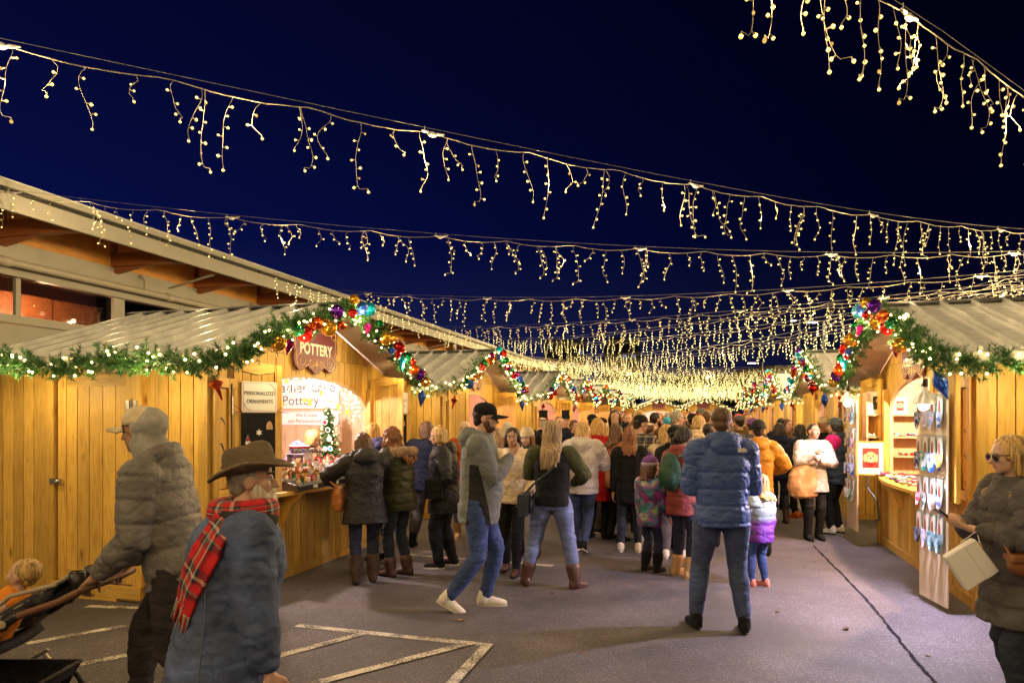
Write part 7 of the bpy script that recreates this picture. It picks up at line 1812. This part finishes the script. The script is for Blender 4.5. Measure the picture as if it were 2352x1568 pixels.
# ---------------------------------------------------------------- stroller with child
def stroller():
    S = PP['pusher']; rz = S['root'].rotation_euler.z; dd = S['_']
    hw = [to_world(S, dd['arms'][i][2] + (dd['arms'][i][2] - dd['arms'][i][1]).normalized() * .085) for i in (0, 1)]; hm = (hw[0] + hw[1]) / 2; HZ = hm.z - .012; fw = Vector((-math.sin(rz), math.cos(rz), 0)); X, Y = (hm + fw * .40).xy
    r = empty('stroller', (X, Y, 0), rz, 'dark stroller with pale piping pushed by the man in the grey puffer jacket', 'stroller')
    w2 = .24
    NV = C_('stroller_fabric', (.020, .018, .026), rough=.7); PIPE = plain('stroller_piping', (.36, .30, .22), .6); ALU = plain('stroller_tube', (.55, .50, .42), .35, metal=.5); BRH = plain('brown_grip', (.16, .07, .035), .5)
    F_ = lambda d, z, s=0: (s, d, z)              # d: forward along picture left, s: sideways
    # folded canopy/backrest: pleated slab from the handle down to the seat
    mb = MB()
    def slab(u, v):
        d = -.28 + .58 * v; z = HZ + .015 - (HZ - .485) * v + .02 * math.sin(v * 3); return (-w2 + 2 * w2 * u, d, z + .018 * math.sin(v * 34) * (1 - .3 * v) + .03 * math.sin(u * math.pi))
    mb.grid(slab, 12, 60, thick=.05); mb.build('canopy', NV, r, smooth=True)
    mb = MB()
    for s in (-w2, w2): mb.tube([(s, -.29, HZ + .035), (s, -.05, .80), (s, .12, .66), (s, .30, .50)], .012, 8)
    mb.tube([(-w2, -.29, HZ + .04), (-w2 * .5, -.30, HZ + .06), (w2 * .5, -.30, HZ + .06), (w2, -.29, HZ + .04)], .012, 8); mb.build('piping', PIPE, r, smooth=True)
    mb = MB()
    for k in range(5):
        v = .1 + k * .13; d = -.28 + .58 * v; z = HZ + .015 - (HZ - .485) * v + .045; mb.tube([(-w2, d, z - .03), (0, d, z + .0), (w2, d, z - .03)], .005, 6)
    mb.build('canopy_rib', PIPE, r, smooth=True)
    for s in (-1, 1):
        mb = MB(); mb.tube([(s * (w2 + .03), -.42, HZ), (s * (w2 + .03), -.32, HZ - .05), (s * (w2 + .03), -.10, .70)], .019, 10); mb.build('grip', BRH, r, smooth=True)
        mb = MB(); mb.tube([(s * (w2 + .03), -.10, .70), (s * (w2 + .03), .08, .58)], .024, 10); mb.ell((s * (w2 + .03), -.03, .655), (.03, .035, .035), 12, 8); mb.build('joint', BLACKP, r, smooth=True)
        mb = MB(); mb.ell((s * (w2 + .062), -.05, .665), (.006, .024, .022), 12, 8); mb.build('button', PIPE, r, smooth=True)
        mb = MB(); mb.tube([(s * (w2 + .03), .06, .60), (s * (w2 + .03), .60, .22), (s * (w2 + .03), .75, .12)], .020, 10, flat=(1.2, .8)); mb.tube([(s * (w2 + .03), .12, .32), (s * (w2 + .03), -.04, .12)], .014, 8); mb.tube([(s * (w2 + .03), .10, .34), (s * (w2 + .03), .42, .16)], .012, 8); mb.build('frame', ALU, r, smooth=True)
        mb = MB(); mb.tube([(s * (w2 + .034), .0 + .11 * math.cos(a), .115 + .11 * math.sin(a)) for a in [k * math.pi / 10 for k in range(21)]], .018, 8); wh = mb.build('rear_wheel', BLACKP, r, smooth=True)
        mb = MB(); mb.tube([(s * (w2 + .034), .72 + .085 * math.cos(a), .09 + .085 * math.sin(a)) for a in [k * math.pi / 10 for k in range(21)]], .016, 8); mb.build('front_wheel', BLACKP, r, smooth=True)
    mb = MB(); mb.tube([(-w2 - .03, -.42, HZ), (w2 + .03, -.42, HZ)], .017, 10); mb.build('handlebar', BRH, r, smooth=True)
    for s in (-.12, .02):
        mb = MB(); mb.lathe([(.001, -.09), (.036, -.09), (.042, .03), (.036, .03), (.032, -.08), (.001, -.08)], c=(s, -.33, HZ + .05), seg=16); mb.build('cup_holder', BLACKP, r, smooth=True)
    mb = MB(); mb.grid(lambda u, v: (-w2 + .01 + (2 * w2 - .02) * u, .12 + .42 * v, .50 - .09 * math.sin(v * 2.2) + .03 * (2 * u - 1) ** 2), 8, 8, thick=.06); mb.build('seat', NV, r, smooth=True)
    mb = MB(); mb.grid(lambda u, v: (-w2 * 1.0 + 2 * w2 * u, -.12 + .62 * v, .30 - .16 * math.sin(min(1, v * 1.1) * math.pi) ** .6), 10, 12, thick=.02); mb.prism([(-.12, .30), (.5, .30), (.42, .14), (-.05, .14)], lambda a, b, d: (d, a, b), -w2, -w2 + .02); mb.prism([(-.12, .30), (.5, .30), (.42, .14), (-.05, .14)], lambda a, b, d: (d, a, b), w2 - .02, w2); mb.build('basket', NV, r, smooth=False)
    mb = MB(); mb.tube([(w2 - .02, -.02 + .05 * math.cos(a), .24 + .035 * math.sin(a)) for a in [k * .5 for k in range(14)]], .007, 6); mb.build('lock_ring', BLACKP, r, smooth=True)
    return X, Y, rz
SX, SY, SRZ = stroller()
# the child: seated figure facing picture left
def child():
    r = empty('person', (SX, SY, 0), SRZ, 'fair-haired toddler with orange bib lying back in the stroller at the left edge', 'child')
    mb = MB(); HHc = .175
    Qc = Matrix.Rotation(R_(18), 3, 'X'); C = Vector((0.0, .055, .86))
    h_ = lambda x, y, z: C + Qc @ Vector((x * HHc, y * HHc, z * HHc))
    mb.ell(h_(0, -.06, .12), (.37 * HHc, .45 * HHc, .40 * HHc), 20, 14, rot=Qc); mb.ell(h_(0, .12, -.18), (.27 * HHc, .28 * HHc, .25 * HHc), 16, 12, rot=Qc); mb.ell(h_(0, .38, -.08), .05 * HHc, 8, 6); mb.ell(h_(0, .30, -.33), .09 * HHc, 8, 6)
    for sx in (-1, 1): mb.ell(h_(sx * .16, .24, -.12), .14 * HHc, 10, 8); mb.ell(h_(sx * .36, -.04, -.04), (.04 * HHc, .09 * HHc, .13 * HHc), 10, 8, rot=Qc)
    mb.tube([h_(0, -.02, -.35), C + Vector((0, .03, -.13)), C + Vector((0, .07, -.20))], [.035, .035, .06], 12)
    hipc = C + Vector((0, .19, -.38)); mb.tube([C + Vector((0, .08, -.17)), hipc], [.080, .085], 14)
    for sx in (-1, 1):
        mb.tube([hipc + Vector((sx * .05, 0, 0)), hipc + Vector((sx * .07, .17, .03)), hipc + Vector((sx * .07, .24, -.12))], [.05, .042, .032], 10); mb.tube([hipc + Vector((sx * .07, .24, -.12)), hipc + Vector((sx * .07, .31, -.12))], .026, 8)
        sh_ = C + Vector((sx * .085, .05, -.17)); el = sh_ + Vector((sx * .03, .10, -.09)); wr = el + Vector((-sx * .03, .09, .03)); mb.tube([sh_, el, wr], [.035, .028, .020], 10); hand(mb, wr, wr - el, Vector((0, 0, -1)), .5, .4, sx)
    objm('body', remeshed(mb, 'body', skin('fair'), .006, 3), r)
    m2 = MB(); m2.ell(h_(0, -.13, .17), (.40 * HHc, .43 * HHc, .40 * HHc), 20, 14, rot=Qc); m2.ell(h_(0, -.28, -.05), (.28 * HHc, .2 * HHc, .25 * HHc), 14, 10, rot=Qc)
    objm('hair', remeshed(m2, 'hair', HAIR['blond'], .006, 2, lambda co, no: no * (fbm(co * 60, 3) * .003)[:, None]), r)
    for sx in (-1, 1):
        m3 = MB(); m3.ell(h_(sx * .14, .33, .02), .045 * HHc, 8, 6); m3.ell(h_(sx * .14, .365, .02), .026 * HHc, 8, 6, mat=1); m3.build('eye', [EYEW, IRIS], r, smooth=True)
    m4 = MB(); m4.tube([C + Vector((0, .055, -.145)), hipc + Vector((0, 0, .03))], [.092, .10], 16); m4.tube([C + Vector((0, .04, -.115)), C + Vector((0, .06, -.15))], [.055, .08], 14); objm('bib', remeshed(m4, 'bib', C_('orange_bib', (.75, .25, .03)), .009, 3, lambda co, no: no * (fbm(co * 22, 5) * .008)[:, None]), r)
child()

# ---------------------------------------------------------------- things people wear loose or carry
def held(name, S, label, cat): return empty(name, tuple(S['root'].location), S['root'].rotation_euler.z, label, cat)
# hat man: scarf, collar, beard
S = PP['hatman']; d = S['_']; h = S['h']; hp_ = d['hp']; HH = d['HH']; P0, Sp, Fv, Rv, neck, shc = d['P'], d['Sp'], d['Fv'], d['Rv'], d['neck'], d['shc']
m = MB(); m.ell(hp_(0, .20, -.40), (.25 * HH, .25 * HH, .26 * HH), 18, 14, rot=d['Q']); m.ell(hp_(0, .30, -.60), (.17 * HH, .18 * HH, .22 * HH), 16, 12, rot=d['Q'])
for sx in (-1, 1): m.ell(hp_(sx * .22, .10, -.22), (.09 * HH, .15 * HH, .20 * HH), 12, 10, rot=d['Q'])
m.ell(hp_(0, .37, -.20), (.14 * HH, .06 * HH, .045 * HH), 12, 8, rot=d['Q'])
objm('beard', remeshed(m, 'beard', HAIR['white'], .007, 2, lambda co, no: no * (fbm(co * np.array((80, 80, 20)), 3) * .006)[:, None]), S['root'])
SCARF = bands('red_plaid_scarf', [(0, (.45, .01, .015)), (.3, (.02, .02, .04)), (.42, (.50, .45, .38)), (.48, (.45, .01, .015)), (.62, (.03, .12, .10)), (.7, (.45, .42, .35)), (.76, (.02, .02, .04)), (.86, (.5, .01, .015))],
              [(0, (.55, .01, .015)), (.35, (.02, .02, .04)), (.5, (.5, .46, .4)), (.56, (.02, .02, .04)), (.64, (.55, .01, .015)), (.8, (.1, .25, .2)), (.85, (.02, .02, .04))], 5.5, 4.6, kind='tc', ax=(0, 1), bs=.35)
S['sc'] = None
sc = MB()
# wrapped round the neck
loop = [neck + Sp * .012 * h + (Fv * math.cos(a) + Rv * math.sin(a)) * .066 * h + Sp * .012 * h * math.cos(a) for a in [R_(x) for x in range(0, 361, 15)]]
sc.tube(loop, .030 * h, 12, flat=(1.15, .8))
w = sc.build('scarf', SCARF, None, smooth=True); w.location = S['root'].location; w.rotation_euler = S['root'].rotation_euler
tag(w, 'red, black and white plaid scarf worn by the older man in the hat', 'scarf')
# hanging end laid over the shoulder and down the back, resting on the jacket
from mathutils.bvhtree import BVHTree
def surf(S, name='jacket'):
    o = [c for c in S['root'].children if c.name.startswith(name)][0]; me = o.data
    return BVHTree.FromPolygons([v.co.copy() for v in me.vertices], [tuple(p.vertices) for p in me.polygons])
bt = surf(S); fa = R_(60); IL = -Fv * math.sin(fa) - Rv * math.cos(fa); TC = -Fv * math.cos(fa) + Rv * math.sin(fa); IL.z = 0; TC.z = 0
def onback(a, z, off=.020, wd=.15):
    o = Vector((P0.x, P0.y, z)) + IL * a; hit = bt.ray_cast(o + TC * 1.0, -TC)
    return (hit[0] if hit[0] is not None else o + TC * wd) + TC * off
pl = [neck + IL * -.01 + TC * .055 * h + Sp * .022 * h, onback(-.03, neck.z - .065), onback(.00, neck.z - .13), onback(.04, neck.z - .20), onback(.08, neck.z - .27), onback(.11, neck.z - .34)]
acc = [0]
for a, b in zip(pl[:-1], pl[1:]): acc.append(acc[-1] + (b - a).length)
def along(t):
    s = t * acc[-1]; k = max(i for i in range(len(pl) - 1) if acc[i] <= s + 1e-9); f = (s - acc[k]) / (acc[k + 1] - acc[k]); return pl[k].lerp(pl[k + 1], f)
def sf(u, v):
    p = along(v); q = along(min(1, v + .03)) if v < .97 else along(v) + (along(1) - along(.96)); dr = (q - p).normalized(); out = (TC + Sp * .3).normalized(); sd = dr.cross(out).normalized()
    out = sd.cross(dr).normalized(); 
    if out.dot(TC) < 0: out = -out
    q = p + sd * (u - .5) * .13
    if v > .12:
        hit = bt.ray_cast(q + TC * 1.0, -TC)
        if hit[0] is not None and (hit[0] - q).length < .2: q = q.lerp(hit[0] + TC * .012, min(1, (v - .12) / .15))
    return q + TC * (.010 + .007 * math.sin(u * 11 + v * 5)) 
m = MB(); m.grid(sf, 14, 40, thick=.012, tcf=lambda u, v: (u * .19, v * acc[-1], 0)); o = m.build('scarf_end', SCARF, w, smooth=True)
m = MB(); rr = random.Random(3)
for i in range(26):
    u = i / 25; p = Vector(sf(u, 1)); q = p + (along(1) - along(.93)).normalized() * rr.uniform(.05, .09) + Vector((rr.uniform(-.01, .01), rr.uniform(-.01, .01), -.01)); m.tube([p, p.lerp(q, .5) + Vector((rr.uniform(-.006, .006), 0, 0)), q], [.004, .0035, .002], 5, mat=rr.choice((0, 0, 1)))
m.build('fringe', [C_('fringe_red', (.45, .02, .02)), C_('fringe_grey', (.35, .33, .28))], w)
# stitched seams of the denim jacket, laid on its surface
ST = plain('seam_thread', (.11, .14, .19), .8)
def seam(pts, nm='seam', r_=.0028):
    q = [onback(a, z, .001) for a, z in pts]; m = MB(); m.tube(q, r_, 6, caps=False); m.build(nm, ST, S['root'], smooth=True)
zn = neck.z
seam([(-.02 + .002 * k, zn - .20 - .05 * k) for k in range(12)])
# dark turned collar and shoulder seam stitching
m = MB(); col_ = [neck + Sp * (-.008) * h + (Fv * math.cos(a) * .075 + Rv * math.sin(a) * .082) * h for a in [R_(x) for x in range(-150, 151, 15)]]
m.tube(col_, [.016 * h] + [.022 * h] * 19 + [.016 * h], 10, flat=(1.3, .7)); m.build('collar', C_('dark_collar', (.03, .028, .03)), S['root'], smooth=True)
m = MB(); m.ell(to_world(S, (0, 0, 0)) * 0 + Vector(d['arms'][1][2]) , .001, 6, 4)
# curly woman's fur hood
S = PP['curly']; d = S['_']; h = S['h']; m = MB()
m.tube([d['neck'] - d['Fv'] * .05 * h + (d['Rv'] * math.sin(a) * .095 + d['Fv'] * math.cos(a) * .06) * h - d['Sp'] * .02 * h for a in [R_(x) for x in range(40, 321, 14)]], .035 * h, 12)
objm('fur_trim', remeshed(m, 'fur', FURT, .007, 1, lambda co, no: no * (fbm(co * 70, 3) * .010 + fbm(co * 140, 5) * .006)[:, None]), S['root'])
S = PP['phonew']; d = S['_']; h = S['h']; m = MB()
m.tube([d['neck'] - d['Fv'] * .03 * h + (d['Rv'] * math.sin(a) * .118 + d['Fv'] * math.cos(a) * .10) * h - d['Sp'] * (.022 + .05 * max(0, math.cos(a)) - .012 * max(0, -math.cos(a))) * h - d['Fv'] * .012 * h for a in [R_(x) for x in range(30, 331, 14)]], .040 * h, 12)
objm('fur_trim', remeshed(m, 'fur', FURT, .006, 1, lambda co, no: no * (fbm(co * 80, 3) * .010 + fbm(co * 160, 5) * .006)[:, None]), S['root'])
# phone, paper bag, purse
aL, aR = d['arms'][0], d['arms'][1]; hl = (aL[2] + aR[2]) / 2 + (aL[2] - aL[1]).normalized() * .10 + Vector((0, .02, .03))
r = held('phone', S, 'black phone held up by the blonde woman in sunglasses', 'phone'); m = MB(); m.cbox(hl, (.075, .011, .155), rx=R_(-52)); m.build('case', BLACKP, r, bevel=.003)
m = MB(); m.cbox(hl + Vector((0, -.0045, .0045)), (.068, .003, .145), rx=R_(-52)); m.build('screen', plain('dark_screen', (.03, .04, .06), .1, coat=.5), r)
r = held('paper_bag', S, 'white folded paper shopping bag hanging from the blonde woman\'s arm', 'bag'); c0 = aL[2] + Vector((-.02, .05, -.17)); m = MB(); m.prism([(-.14, -.05), (.03, -.17), (.15, .02), (-.01, .13)], lambda a, b, dd_: (c0.x + dd_ + .02 * b, c0.y + a, c0.z + b), -.025, .025); bm_ = m.mesh('bag', plain('bag_paper', (.82, .80, .80), .7, bs=.5, bscale=9)); r_o = objm('bag', bm_, r); q_ = r_o.modifiers.new('b', 'BEVEL'); q_.width = .006
m = MB(); m.prism([(-.13, -.05), (-.07, -.095), (.05, .085), (-.01, .12)], lambda a, b, dd_: (c0.x + dd_ + .02 * b, c0.y + a, c0.z + b), -.031, -.0255); m.build('fold', plain('bag_paper_fold', (.80, .78, .78), .7), r)
m = MB(); m.tube([c0 + Vector((-.03, -.03, .11)), aL[2] + Vector((-.02, .02, .0)), c0 + Vector((-.03, .07, .11))], .003, 6); m.build('handle', WHITEP, r)
BROWNT = plain('brown_purse', (.20, .075, .03), .4, var=.2, scale=12)
r = held('purse', S, 'tan leather purse at the hip of the blonde woman in sunglasses', 'purse'); c1 = d['P'] + Vector((-.24, .10, .10)); m = MB(); m.ell(c1, (.045, .11, .070), 20, 14); m.box((c1.x - .052, c1.y - .10, c1.z + .02), (c1.x + .05, c1.y + .10, c1.z + .06)); objp = remeshed(m, 'pouch', BROWNT, .008, 3); objm('pouch', objp, r)
m = MB(); m.tube([c1 + Vector((0, .09, .05)), c1 + Vector((.03, .10, .10))], .008, 6); m.tube([c1 + Vector((0, -.10, .06)), c1 + Vector((0, -.13, .12))], .012, 6); m.build('strap', BROWNT, r, smooth=True)
# vest woman's black crossbody
def crossbody(S, label, side, size, mat, z=.02, strapmat=None, fwd=-.02, name='shoulder_bag'):
    d = S['_']; h = S['h']; r = held(name, S, label, 'bag'); c = d['P'] + d['Rv'] * side * (.115 * h * d['bw'] + d['pf'] + size[0] * .5) + d['Fv'] * fwd * h + d['Sp'] * z * h
    m = MB(); m.cbox(c, size); m.cbox(c + Vector((side * (size[0] / 2 + .004), 0, size[2] * .18)), (.008, size[1] * .98, size[2] * .55)); m.build('pouch', mat, r, bevel=.012)
    m = MB(); o = d['shs'][0 if side > 0 else 1] + d['Sp'] * .055 * h + Vector((0, 0, .01)) - d['Rv'] * 0
    bk = .085 * h * d['bw'] + d['pf'] + .022
    for sg in (-1, 1):
        q = [c + d['Fv'] * sg * size[1] * .45 + Vector((0, 0, size[2] * .45)), d['P'] + d['Rv'] * side * .10 * h + d['Fv'] * sg * bk * .85 + d['Sp'] * .12 * h, d['P'] + d['Fv'] * sg * bk * 1.03 + d['Sp'] * .20 * h, d['P'] - d['Rv'] * side * .055 * h + d['Fv'] * sg * bk * .92 + d['Sp'] * .285 * h, o * .5 + (d['neck'] - d['Sp'] * .005 * h) * .5 + d['Fv'] * sg * .02 + Vector((0, 0, .02))]
        m.tube(q, .011, 8, flat=(1, .4))
    m.build('strap', strapmat or mat, r, smooth=True); return r
crossbody(PP['vestwoman'], 'black leather crossbody bag on the left hip of the woman in the black vest', -1, (.10, .30, .22), BKBAG, z=-.01, fwd=-.04)
crossbody(PP['elder'], 'small black nylon bag on the near hip of the older woman in the raincoat', -1, (.10, .20, .22), BLK, z=.06, fwd=.05)
crossbody(PP['navyback'], 'small black waist bag on the back of the woman in navy puffer', -1, (.05, .20, .10), BLK, z=.06, fwd=-.10)
# yellow tote of the dark puffer woman, brown handbag of the counter woman, suede tote of the sweater woman
def tote(S, c, sz, mat, label, top, name='tote_bag', hm=None):
    d = S['_']; r = held(name, S, label, 'bag'); m = MB(); n = 18; rings = []
    for t, k in ((0, .55), (.08, .85), (.35, 1.0), (.7, .92), (1, .78)):
        rings.append([Vector((c[0] + math.cos(2 * math.pi * j / n) * sz[0] * k * (1 if t < .9 else .6), c[1] + math.sin(2 * math.pi * j / n) * sz[1] * k, c[2] - sz[2] / 2 + sz[2] * t)) for j in range(n)])
    m.loft(rings); me = remeshed(m, 'body', mat, .010, 4, lambda co, no: no * (fbm(co * np.array((14, 14, 9)), 7) * .014)[:, None]); objm('bag_body', me, r)
    m = MB()
    for sg in (-1, 1): m.tube([Vector(c) + Vector((0, sg * sz[1] * .6, sz[2] * .45)), Vector(c).lerp(Vector(top), .5) + Vector((0, sg * sz[1] * .5, sz[2] * .2)), Vector(top) + Vector((0, sg * .015, 0))], .009, 8)
    m.build('handle', hm or mat, r, smooth=True); return r
S = PP['darkpuffer']; d = S['_']; tote(S, tuple(d['P'] + d['Rv'] * .20 + d['Sp'] * .16 * S['h'] + d['Fv'] * -.02), (.07, .17, .34), YELT, 'mustard yellow cloth tote on the shoulder of the woman in dark puffer', tuple(d['shs'][1] + Vector((.02, 0, .08))))
S = PP['counterw']; d = S['_']; tote(S, tuple(d['P'] + d['Rv'] * -.26 + d['Sp'] * .05 * S['h'] + d['Fv'] * .10), (.07, .14, .26), TANL, 'brown leather handbag hanging beside the woman at the pottery counter', tuple(d['arms'][0][1] + Vector((0, 0, -.03))), 'handbag')
S = PP['sweater']; d = S['_']; tote(S, tuple(d['P'] + Vector((.17, .08, -.02))), (.23, .13, .48), TOTE, 'large tan suede tote slung on the arm of the woman in white sweater', tuple(d['shs'][1] + Vector((.02, 0, .06))))
# green backpack
S = PP['maroon']; d = S['_']; r = held('backpack', S, 'dark green backpack on the woman in maroon jacket', 'backpack'); c = d['P'] + d['Sp'] * .20 * S['h'] - d['Fv'] * .20; m = MB(); m.ell(c, (.14, .085, .21), 20, 14); m.ell(c - d['Fv'] * .06 - d['Sp'] * .05, (.11, .05, .12), 16, 10)
objm('pack', remeshed(m, 'pack', GRNB, .010, 3, lambda co, no: no * (fbm(co * 16, 2) * .008)[:, None]), r)
for sx in (-1, 1):
    m = MB(); m.tube([c + Vector((sx * .09, .03, .17)), d['shs'][(sx + 1) // 2] + Vector((-sx * .04, 0, .085)), d['shs'][(sx + 1) // 2] + Vector((-sx * .03, .10, -.05)), c + Vector((sx * .12, .16, -.12))], .014, 8, flat=(1, .4)); m.build('strap', C_('green_strap', (.08, .12, .07)), r, smooth=True)
# bearded man's and plaid man's facial hair, logo patches
for key, cm in (('bearded', 'dark'), ('capman', 'brown')):
    d = PP[key]['_']; HH = d['HH']; m = MB(); m.ell(d['hp'](0, .16, -.33), (.23 * HH, .23 * HH, .19 * HH), 14, 10, rot=d['Q'])
    for sx in (-1, 1): m.ell(d['hp'](sx * .20, .08, -.20), (.08 * HH, .15 * HH, .17 * HH), 12, 8, rot=d['Q'])
    objm('beard', remeshed(m, 'beard', HAIR[cm], .007, 2), PP[key]['root'])
S = PP['blueman']; d = S['_']; m = MB(); c = d['shc'] + d['Rv'] * .115 - d['Fv'] * (.098 * S['h'] + .02) + d['Sp'] * .0
m.prism([(-.034, .0), (.034, .0), (.034, .022), (.012, .034), (-.034, .034)], lambda u, v, dd: c + Vector((u, 0, v)) + Vector((0, -dd, 0)), .0, .012); m.build('logo_patch', WTOP, S['root'])
# doormat at the shed door, far lamp posts and the dark distant block
mt = empty('doormat', (-6.35, 4.88, 0), R_(-3), 'thin green-grey mat on the asphalt in front of the shed door', 'mat'); m = MB(); m.box((-.75, -.27, .002), (.45, .27, .014)); m.build('mat', C_('mat_weave', (.14, .14, .085)), mt)
def lamp_post(px, zc, hgt, label, arm=1.2):
    X, Y = place(px, zc); r = empty('street_lamp', (X, Y, 0), R_(YAW), label, 'street lamp'); m = MB(); m.tube([(0, 0, 0), (0, 0, hgt)], [.10, .07], 10); m.build('pole', TRIM, r, smooth=True)
    m = MB(); m.tube([(0, 0, hgt - .1), (-arm * .5, 0, hgt)], .04, 8); m.cbox((-arm * .7, 0, hgt), (arm * .55, .28, .12)); m.build('lamp_head', DARKTRIM, r)
    m = MB(); m.cbox((-arm * .7, 0, hgt - .08), (arm * .5, .26, .05)); m.build('lamp_glass', emis('lamp_white', (1, .85, .95), 8), r)
lamp_post(1892, 52, 1.75 + (958 - 738) * 52 / FP, 'tall street lamp with white head behind the second right stall')
lamp_post(1837, 90, 1.75 + (958 - 735) * 90 / FP, 'slimmer distant street lamp left of the tall one')
lamp_post(1752, 70, 1.75 + (958 - 832) * 70 / FP, 'low distant street lamp beyond the right-hand garlands', 1.6)
def block(px0, px1, zc, ztop, label, col):
    a, b = Vector(place(px0, zc)), Vector(place(px1, zc)); r = empty('distant_building', (*((a + b) / 2), 0), R_(YAW), label, 'building'); w2 = (b - a).length / 2; m = MB(); m.box((-w2, 0, 0), (w2, 12, ztop)); m.build('wall', col, r)
    m = MB(); rr = random.Random(int(px0))
    for i in range(int(w2 * 2 / 2.2)):
        for k in range(int(ztop / 3)):
            if rr.random() < .45: x = -w2 + 1 + i * 2.2; m.box((x, -.05, 1.5 + k * 3), (x + 1.1, -.01, 2.4 + k * 3))
    if m.v: m.build('lit_window', emis('far_window', (.45, .55, .9), .12), r)
DK = plain('night_wall', (.05, .045, .05), .9)
block(1560, 1860, 95, 1.75 + (958 - 862) * 95 / FP, 'long low dark building far behind the light strings', DK)
block(1760, 1870, 80, 1.75 + (958 - 838) * 80 / FP, 'dark flat-roofed building at the far right', DK)
block(1255, 1345, 160, 1.75 + (958 - 780) * 160 / FP, 'distant tower block with small blue-white windows', DK)
block(1400, 1470, 170, 1.75 + (958 - 775) * 170 / FP, 'second distant tower block with blue-white windows', DK)
block(1080, 1240, 140, 1.75 + (958 - 830) * 140 / FP, 'broad distant block behind the hall roof', DK)

# a few dry leaves and scraps on the asphalt
rr = random.Random(31); LF = []
for k in range(3):
    m = MB(); m.grid(lambda u, v: ((u - .5) * .05 * math.sin(math.pi * min(.98, max(.03, v))) ** .8, (v - .5) * .06, .004 + .008 * (u - .5) ** 2 * 4 + .003 * math.sin(v * 5 + k)), 4, 6, thick=.0012); LF.append(m.mesh('dry_leaf', plain('leaf_%d' % k, ((.22, .10, .03), (.14, .08, .04), (.30, .18, .07))[k], .7)))
for i in range(9):
    px, py = rr.choice(((rr.uniform(700, 1500), rr.uniform(1330, 1560)), (rr.uniform(1750, 2150), rr.uniform(1230, 1560)))); x, y = gpt(px, py); o = objm('dry_leaf', LF[i % 3]); o.location = (x, y, .001); o.rotation_euler = (0, 0, rr.random() * 6); s = rr.uniform(.5, 1.1); o.scale = (s, s, s)
    tag(o, 'small dry leaf lying on the open asphalt', 'leaf', 'dry leaves on the asphalt')
